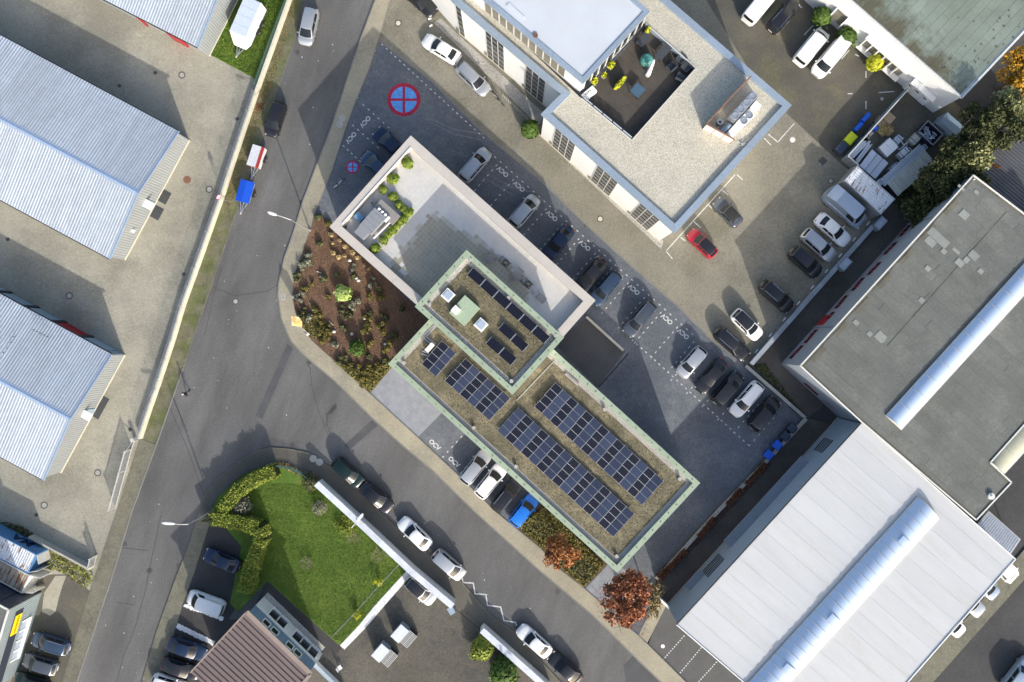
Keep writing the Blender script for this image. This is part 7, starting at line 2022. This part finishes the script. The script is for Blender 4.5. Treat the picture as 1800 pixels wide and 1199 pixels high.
stackplank('pole_bundle', 'narrow scaffold ladder parts beside the metal sheets', 'scaffold poles', (1505, 286), (1530, 253), .5, 1.1, 4, M['alu'], 'plank', .06)
a, b, c, d_ = [W(p[0], p[1], 1.0) for p in ((1511, 291), (1533, 262), (1562, 287), (1539, 315))]; t = Thing('sheet_stack', 'flat stack of blue grey metal sheets in the compound', 'metal sheets', (a.x, a.y, 0))
for k in range(3): f = k / 3; t.part('sheet', G().prism([tuple(a.lerp(d_, f + .01).to_2d()), tuple(b.lerp(c, f + .01).to_2d()), tuple(b.lerp(c, f + .32).to_2d()), tuple(a.lerp(d_, f + .32).to_2d())], .9, .96 + .02 * k), M['alu'])
t.part('bearers', G().prism([tuple(x.to_2d()) for x in (a.lerp(c, .1), b.lerp(d_, .1), c.lerp(a, .1), d_.lerp(b, .1))], 0, .9), M['dark'])
w = W(1562, 259, 1.0); t = Thing('lattice_box', 'square pale crate with divided lid in the compound', 'crate', (w.x, w.y, 0), math.radians(42)); t.part('walls', G().box((0, 0, .5), (1.75, 1.5, .95)), M['alu'], local=True)
for s_ in (-1, 1): t.part('lid', G().box((s_ * .43, 0, 1.0), (.82, 1.44, .05)), M['boxwhite'], local=True)
for i, (px, py, su, sv, h, m, lb) in enumerate(((1578, 246, 1.1, .8, .9, 'alu', 'small pale crate behind the square lidded crate'), (1589, 268, 1.2, .7, .8, 'boxwhite', 'white wrapped bundle beside the scrap heap'), (1610, 243, 1.3, .9, .9, 'ply', 'pale strapped pack of boards near the skip'), (1574, 295, 1.3, .8, .9, 'alu', 'blue grey strapped pack between metal sheets and poles'), (1546, 322, 1.0, .7, 1.0, 'boxwhite', 'white pack squeezed between container and pole bundle'), (1622, 262, 1.2, .6, .8, 'alu', 'narrow pale pack at the head of the pole bundle'))):
    w = W(px, py, h); t = Thing('wrapped_pack', lb, 'pack', (w.x, w.y, .03), math.radians(42 if i % 2 else 47)); n_ = 4
    for k in range(n_): t.part('board', G().box((0, (k + .5) * sv / n_ - sv / 2, h / 2), (su * random.uniform(.94, 1.05), sv / n_ - .03, h)), M[m], local=True)
    for x in (-.3, .3): t.part('strap', G().box((x * su, 0, h + .01), (.06, sv + .02, .02)), M['dark'], local=True)
def skip(px, py, label):
    w = W(px, py, 1.2); t = Thing('skip', label, 'skip', (w.x, w.y, .03), math.radians(-42)); g = G(); o = [(-1.15, -.85), (1.15, -.85), (1.15, .85), (-1.15, .85)]
    for i in range(4): p, q = o[i], o[(i + 1) % 4]; g.bar((p[0], p[1], .65), (q[0], q[1], .65), .07, 1.2)
    t.part('side_walls', g, M['navy'], local=True); t.part('floor', G().box((0, 0, .1), (2.2, 1.6, .1)), M['dark'], local=True); g = G()
    for i in range(4): p, q = o[i], o[(i + 1) % 4]; g.bar((p[0], p[1], 1.27), (q[0], q[1], 1.27), .12, .06)
    t.part('rim', g, M['greywall'], local=True); r_ = random.Random(3); g = G()
    for k in range(26): g.bar((r_.uniform(-.9, .9), r_.uniform(-.6, .6), r_.uniform(.5, .9)), (r_.uniform(-.9, .9), r_.uniform(-.6, .6), r_.uniform(.5, 1.0)), .1, .06)
    t.part('scrap', g, M['alu'], local=True)
skip(1635, 234, 'dark blue skip with scrap metal beside the trees')
w = W(1597, 257, .6); t = Thing('scrap_heap', 'heap of bent metal pieces between the crate and the skip', 'scrap', (w.x, w.y, .03)); r_ = random.Random(8)
for k in range(22): p = (r_.uniform(-1.6, 1.3), r_.uniform(-1.5, 1.3), r_.uniform(.1, .6)); q = (p[0] + r_.uniform(-.8, .8), p[1] + r_.uniform(-.8, .8), r_.uniform(.1, .7)); t.part('scrap_piece', G().bar(p, q, .12, .05), M['alu'] if k % 3 else M['steel'], local=True)
w = W(1563, 206, .8); t = Thing('pallet_stack', 'stack of wooden pallets against the sheet fence', 'pallets', (w.x, w.y, .03), math.radians(-42))
pl = G().box((0, 0, 0), (1.25, .115, .03)).mesh('plank')
for lv in range(5):
    for k in range(7): t.part('plank', pl, M['wood'], local=True, loc=(0, -.45 + k * .15, .13 + lv * .15))
    t.part('bearer', G().box((0, 0, .06 + lv * .15), (1.2, .95, .08)), M['dark'], local=True)
w = W(1548, 214, .5); t = Thing('pallet', 'single brown pallet leaning beside the pallet stack', 'pallet', (w.x, w.y, .03), math.radians(-42))
for k in range(6): t.part('plank', pl, M['wood'], local=True, loc=(0, -.4 + k * .16, .4))
t.part('bearer', G().box((0, 0, .2), (1.15, .9, .3)), M['dark'], local=True)
M['binblue'] = mat('blue_plastic', (.012, .10, .55), rough=.4, var=.04); M['binyel'] = mat('yellow_plastic', (.50, .58, .02), rough=.45, var=.05); M['bindark'] = mat('dark_blue_plastic', (.03, .045, .075), rough=.5, var=.05)
w = W(1540, 225, .9); t = Thing('barrel', 'bright blue plastic barrel inside the sheet fence', 'barrel', (w.x, w.y, .03)); t.part('drum', G().loft([[(r0 * math.cos(k * .4488), r0 * math.sin(k * .4488), z) for k in range(14)] for r0, z in ((.27, 0), (.31, .2), (.31, .7), (.27, .9))]), M['binblue'], local=True, smooth=40); t.part('lid', G().cyl((0, 0, .9), .22, .04, 12), M['binblue'], local=True)
w = W(1528, 236, .8); t = Thing('wire_crate', 'wire crate full of small dark parts behind the sheet fence', 'crate', (w.x, w.y, .03), math.radians(48)); t.part('frame', G().box((0, 0, .35), (1.0, .8, .7)), M['dark'], local=True); g = G(); r_ = random.Random(4)
for k in range(40): g.box((r_.uniform(-.45, .45), r_.uniform(-.35, .35), .72), (.09, .07, .08), r_.random() * 3)
t.part('small_parts', g, M['rock'], local=True, kind='stuff')
w = W(1556, 228, .3); t = Thing('brushwood', 'pile of dry straw coloured brushwood by the pallets', 'brushwood', (w.x, w.y, .03)); cen = blob(500, np.random.default_rng(3), (0, 0, .2), (.9, .7, .35), .2); t.part('twigs', leaf_mesh('twigs', cen, .16, seed=5, aspect=4), M['tan'], local=True, kind='stuff'); t.part('branches', G().tube([(-.7, -.4, .1), (.7, .5, .4)], .04, 5), M['twig'], local=True)

def bin4(px, py, label, m, ang, su=1.35, sv=1.05, h=1.2, z=.04):
    w = W(px, py, h); t = Thing('waste_bin', label, 'bin', (w.x, w.y, z), ang)
    t.part('tub', G().loft([[(x * .42, y * .40, .2) for x, y in ((-su, -sv), (su, -sv), (su, sv), (-su, sv))], [(x * .49, y * .48, h - .08) for x, y in ((-su, -sv), (su, -sv), (su, sv), (-su, sv))]]), m, local=True)
    t.part('lid', G().loft([[(x * .5, y * .5, h - .08) for x, y in ((-su, -sv), (su, -sv), (su, sv), (-su, sv))], [(x * .46, y * .40, h + .03) for x, y in ((-su, -sv), (su, -sv), (su, sv), (-su, sv))]]), m, local=True)
    t.part('lid_handle', G().bar((-su * .3, -sv * .52, h - .05), (su * .3, -sv * .52, h - .05), .05, .05), M['dark'], local=True)
    wm = G().tube([(0, -.03, 0), (0, .03, 0)], .10, 8).mesh('castor')
    for i in (-1, 1):
        for j in (-1, 1): t.part('castor', wm, M['rub'], local=True, loc=(i * su * .38, j * sv * .35, .1))
aN = math.radians(48)
bin4(1496, 243, 'yellow lidded waste bin by the sheet fence', M['binyel'], aN); bin4(1480, 259, 'dark waste bin next to the yellow one', M['bindark'], aN)
bin4(1523, 206, 'long blue waste bin, upper of two by the sheet fence', M['binblue'], aN, 1.2, .5, 1.1); bin4(1510, 222, 'long blue waste bin next to the yellow one', M['binblue'], aN, 1.2, .5, 1.1)
bin4(1367, 783, 'blue lidded bin by the court wall, beside the dark bins', M['binblue'], aN, 1.0, .95, 1.1, .05); bin4(1352, 800, 'blue lidded bin by the court wall, farther from the dark bins', M['binblue'], aN, 1.0, .95, 1.1, .05)
bin4(1381, 767, 'dark bin by the court wall next to the blue bins', M['bindark'], aN, 1.0, .95, 1.1, .05); bin4(1393, 753, 'dark bin in the corner of the court wall', M['bindark'], aN, 1.0, .95, 1.1, .05)

# two ribbed bin shelters on the driveway
for px, py, lb in ((710, 1120, 'slatted box shelter with white lid nearer the white wall on the driveway'), (676, 1154, 'slatted box shelter with white lid nearer the brown house on the driveway')):
    h = 1.45; w = W(px, py, h); t = Thing('slatted_shelter', lb, 'shelter', (w.x, w.y, .08), math.radians(-41)); 
    t.part('side_walls', G().box((-.6, 0, .7), (1.2, 1.75, 1.35)), M['greywall'], local=True); t.part('white_lid', G().box((-.62, 0, 1.42), (1.25, 1.85, .07)), M['whitecop'], local=True)
    sl = G().box((0, 0, 0), (1.15, .07, .05)).mesh('slat')
    for k in range(11): t.part('slat', sl, M['frame'], local=True, loc=(.62, -.85 + k * .17, .95))
    for x in (.08, .62, 1.16): t.part('slat_rail', G().box((x, 0, .90), (.06, 1.8, .06)), M['frame'], local=True)
    t.part('lower_tray', G().box((.62, 0, .45), (1.1, 1.7, .8)), M['dark'], local=True); lg = G().box((0, 0, .45), (.07, .07, .9)).mesh('post')
    for y in (-.88, .88): t.part('post', lg, M['frame'], local=True, loc=(1.16, y, 0))

# bicycle, motorbike shelter
def bicycle(px, py, dx, dy, label, m):
    w = W(px, py, .5); d_ = dirw(dx, dy); t = Thing('bicycle', label, 'bicycle', (w.x, w.y, .055), math.atan2(d_.y, d_.x))
    wm = G(); N_ = 20; R = []
    for k in range(N_): a_ = k * 2 * math.pi / N_; R.append([((.33 + .022 * math.cos(q)) * math.cos(a_), .022 * math.sin(q), (.33 + .022 * math.cos(q)) * math.sin(a_)) for q in (0, 1.57, 3.14, 4.71)])
    R.append(R[0]); wm.loft(R, caps=False); 
    for k in range(8): a_ = k * .785; wm.bar((0, 0, 0), (.32 * math.cos(a_), 0, .32 * math.sin(a_)), .006, .006)
    wme = wm.mesh('wheel')
    for x in (-.52, .52): t.part('wheel', wme, M['rub'], local=True, loc=(x, 0, .35))
    g = G(); pts = {'bb': (-.08, 0, .3), 'st': (-.22, 0, .85), 'hd': (.36, 0, .88), 'rw': (-.52, 0, .35), 'fw': (.52, 0, .35)}
    for i, j in (('bb', 'st'), ('bb', 'hd'), ('st', 'hd'), ('bb', 'rw'), ('st', 'rw'), ('hd', 'fw')): g.tube([pts[i], pts[j]], .022, 6)
    t.part('frame', g, m, local=True); t.part('saddle', G().loft([[(-.36, y, z) for y, z in ((-.09, .9), (.09, .9), (.07, .95), (-.07, .95))], [(-.10, y, z) for y, z in ((-.03, .9), (.03, .9), (.02, .94), (-.02, .94))]]), M['plastic'], local=True)
    t.part('handlebar', G().tube([(.22, -.30, 1.0), (.36, -.22, 1.02), (.36, .22, 1.02), (.22, .30, 1.0)], .016, 6), M['steel'], local=True); t.part('mudguard', G().bar((-.85, 0, .62), (-.3, 0, .74), .06, .02), M['white'], local=True)
bicycle(597, 322, .75, -.66, 'bicycle parked by itself below the small no-stopping mark', M['white'])
bicycle(869, 165, .66, .75, 'dark bicycle beside the pale silver estate', M['dark']); bicycle(878, 177, .70, .70, 'dark bicycle nearer the white hoop rail', M['dark'])
for px, py, lb in ((757, 24, 'low white bollard post by the upper office corner'), (755, 31, 'low white folding post below the upper office corner'), (757, 44, 'low white post at the end of the gravel border')):
    w = W(px, py, .5); t = Thing('parking_post', lb, 'post', (w.x, w.y, .04), .6); t.part('post', G().box((0, 0, .2), (.40, .08, .4)), M['white'], local=True); t.part('foot', G().box((0, 0, .02), (.45, .14, .04)), M['steel'], local=True)
# garden seat seen beside the path
w = W(597, 1174, .5); t = Thing('garden_chair', 'white garden chair on the driveway by the brown house', 'chair', (w.x, w.y, .08), .6); t.part('seat', G().box((0, 0, .42), (.48, .48, .05)), M['white'], local=True); t.part('backrest', G().box((-.24, 0, .7), (.05, .48, .5)), M['white'], local=True); lg = G().box((0, 0, .2), (.04, .04, .4)).mesh('leg')
for i in (-1, 1):
    for j in (-1, 1): t.part('leg', lg, M['white'], local=True, loc=(i * .2, j * .2, 0))

# ---------------------------------------------------------------- the pedestrian
def person(px, py, label):
    w = W(px, py, .9); J = {}; E_ = []; RAD = []; P_ = []
    def jn(n, p, r_): J[n] = len(P_); P_.append(p); RAD.append(r_)
    jn('pel', (0, 0, .95), .15); jn('waist', (0, 0, 1.12), .135); jn('chest', (.02, 0, 1.34), .165); jn('neck', (.02, 0, 1.50), .062); jn('chin', (.05, 0, 1.58), .075); jn('head', (.04, 0, 1.68), .105); jn('crown', (.03, 0, 1.76), .07)
    E_ += [('pel', 'waist'), ('waist', 'chest'), ('chest', 'neck'), ('neck', 'chin'), ('chin', 'head'), ('head', 'crown')]
    for s_, sw_ in ((1, .22), (-1, -.22)):
        q = 'L' if s_ > 0 else 'R'
        jn(q + 'hip', (0, s_ * .10, .90), .10); jn(q + 'knee', (sw_ * .7 + .05, s_ * .105, .50), .065); jn(q + 'ank', (sw_ * 1.4 - (.06 if sw_ < 0 else 0), s_ * .11, .09), .045); jn(q + 'toe', (sw_ * 1.4 + .16, s_ * .13, .045), .04)
        jn(q + 'sh', (.0, s_ * .20, 1.42), .075); jn(q + 'el', (-sw_ * .6, s_ * .26, 1.14), .05); jn(q + 'wr', (-sw_ * 1.1 + .08, s_ * .27, .90), .034); jn(q + 'palm', (-sw_ * 1.2 + .10, s_ * .27, .83), .034)
        E_ += [('pel', q + 'hip'), (q + 'hip', q + 'knee'), (q + 'knee', q + 'ank'), (q + 'ank', q + 'toe'), ('chest', q + 'sh'), (q + 'sh', q + 'el'), (q + 'el', q + 'wr'), (q + 'wr', q + 'palm')]
        bx, by, bz = P_[J[q + 'palm']]
        for k in range(5):
            f = q + 'f%d' % k; dx = -.03 + k * .018 if k < 4 else .045; l = (.075, .085, .08, .06, .04)[k]
            jn(f, (bx + dx, by, bz - .03), .011); jn(f + 't', (bx + dx + .015, by - s_ * .012, bz - .03 - l), .009); E_ += [(q + 'palm', f), (f, f + 't')]
    me = bpy.data.meshes.new('person'); me.from_pydata(P_, [(J[a], J[b]) for a, b in E_], []); o = bpy.data.objects.new('person_rig', me); COL.objects.link(o)
    md = o.modifiers.new('skin', 'SKIN'); sv = me.skin_vertices[0].data
    for i, r_ in enumerate(RAD): sv[i].radius = (r_, r_); sv[i].use_root = (i == 0)
    sd_ = o.modifiers.new('sub', 'SUBSURF'); sd_.levels = 1; bpy.context.view_layer.update()
    m2 = bpy.data.meshes.new_from_object(o.evaluated_get(bpy.context.evaluated_depsgraph_get())); bpy.data.objects.remove(o); m2.name = 'person'
    m2.polygons.foreach_set('use_smooth', [True] * len(m2.polygons))
    skin = mat('skin', (.45, .28, .20), rough=.6, var=0, fine=0); coat = mat('dark_coat', (.03, .03, .035), rough=.9, var=.1); jeans = mat('dark_trousers', (.035, .042, .06), rough=.9); hair = mat('grey_hair', (.40, .38, .36), rough=.8)
    for m_ in (skin, coat, jeans): m2.materials.append(m_)
    for p in m2.polygons:
        z = p.center.z; ay = abs(p.center.y)
        p.material_index = 0 if (z > 1.50 or (ay > .2 and z < .91)) else (1 if z > .88 else 2)
    t = Thing('person', label, 'person', (w.x, w.y, 0), math.radians(-140)); t.part('body', m2, None, local=True)
    g = G().loft([[(.03 + r_ * math.cos(k * .6283) - .015, r_ * math.sin(k * .6283), z) for k in range(10)] for r_, z in ((.115, 1.66), (.128, 1.71), (.118, 1.77), (.07, 1.81), (.02, 1.82))]); t.part('hair', g, hair, local=True, smooth=60)
    fc = G(); fc.box((.15, 0, 1.645), (.03, .025, .04)); 
    for s_ in (-1, 1): fc.box((.143, s_ * .035, 1.67), (.01, .022, .012))
    t.part('face', fc, skin, local=True)
    for s_ in (1, -1): t.part('shoe', G().loft([[(x, y + s_ * .12, z) for y, z in ((-.045, 0), (.045, 0), (.04, .09), (-.04, .09))] for x in ((.22 if s_ > 0 else -.42), (.50 if s_ > 0 else -.14))]), M['plastic'], local=True)
person(326, 692, 'pedestrian in a dark coat walking across the road')
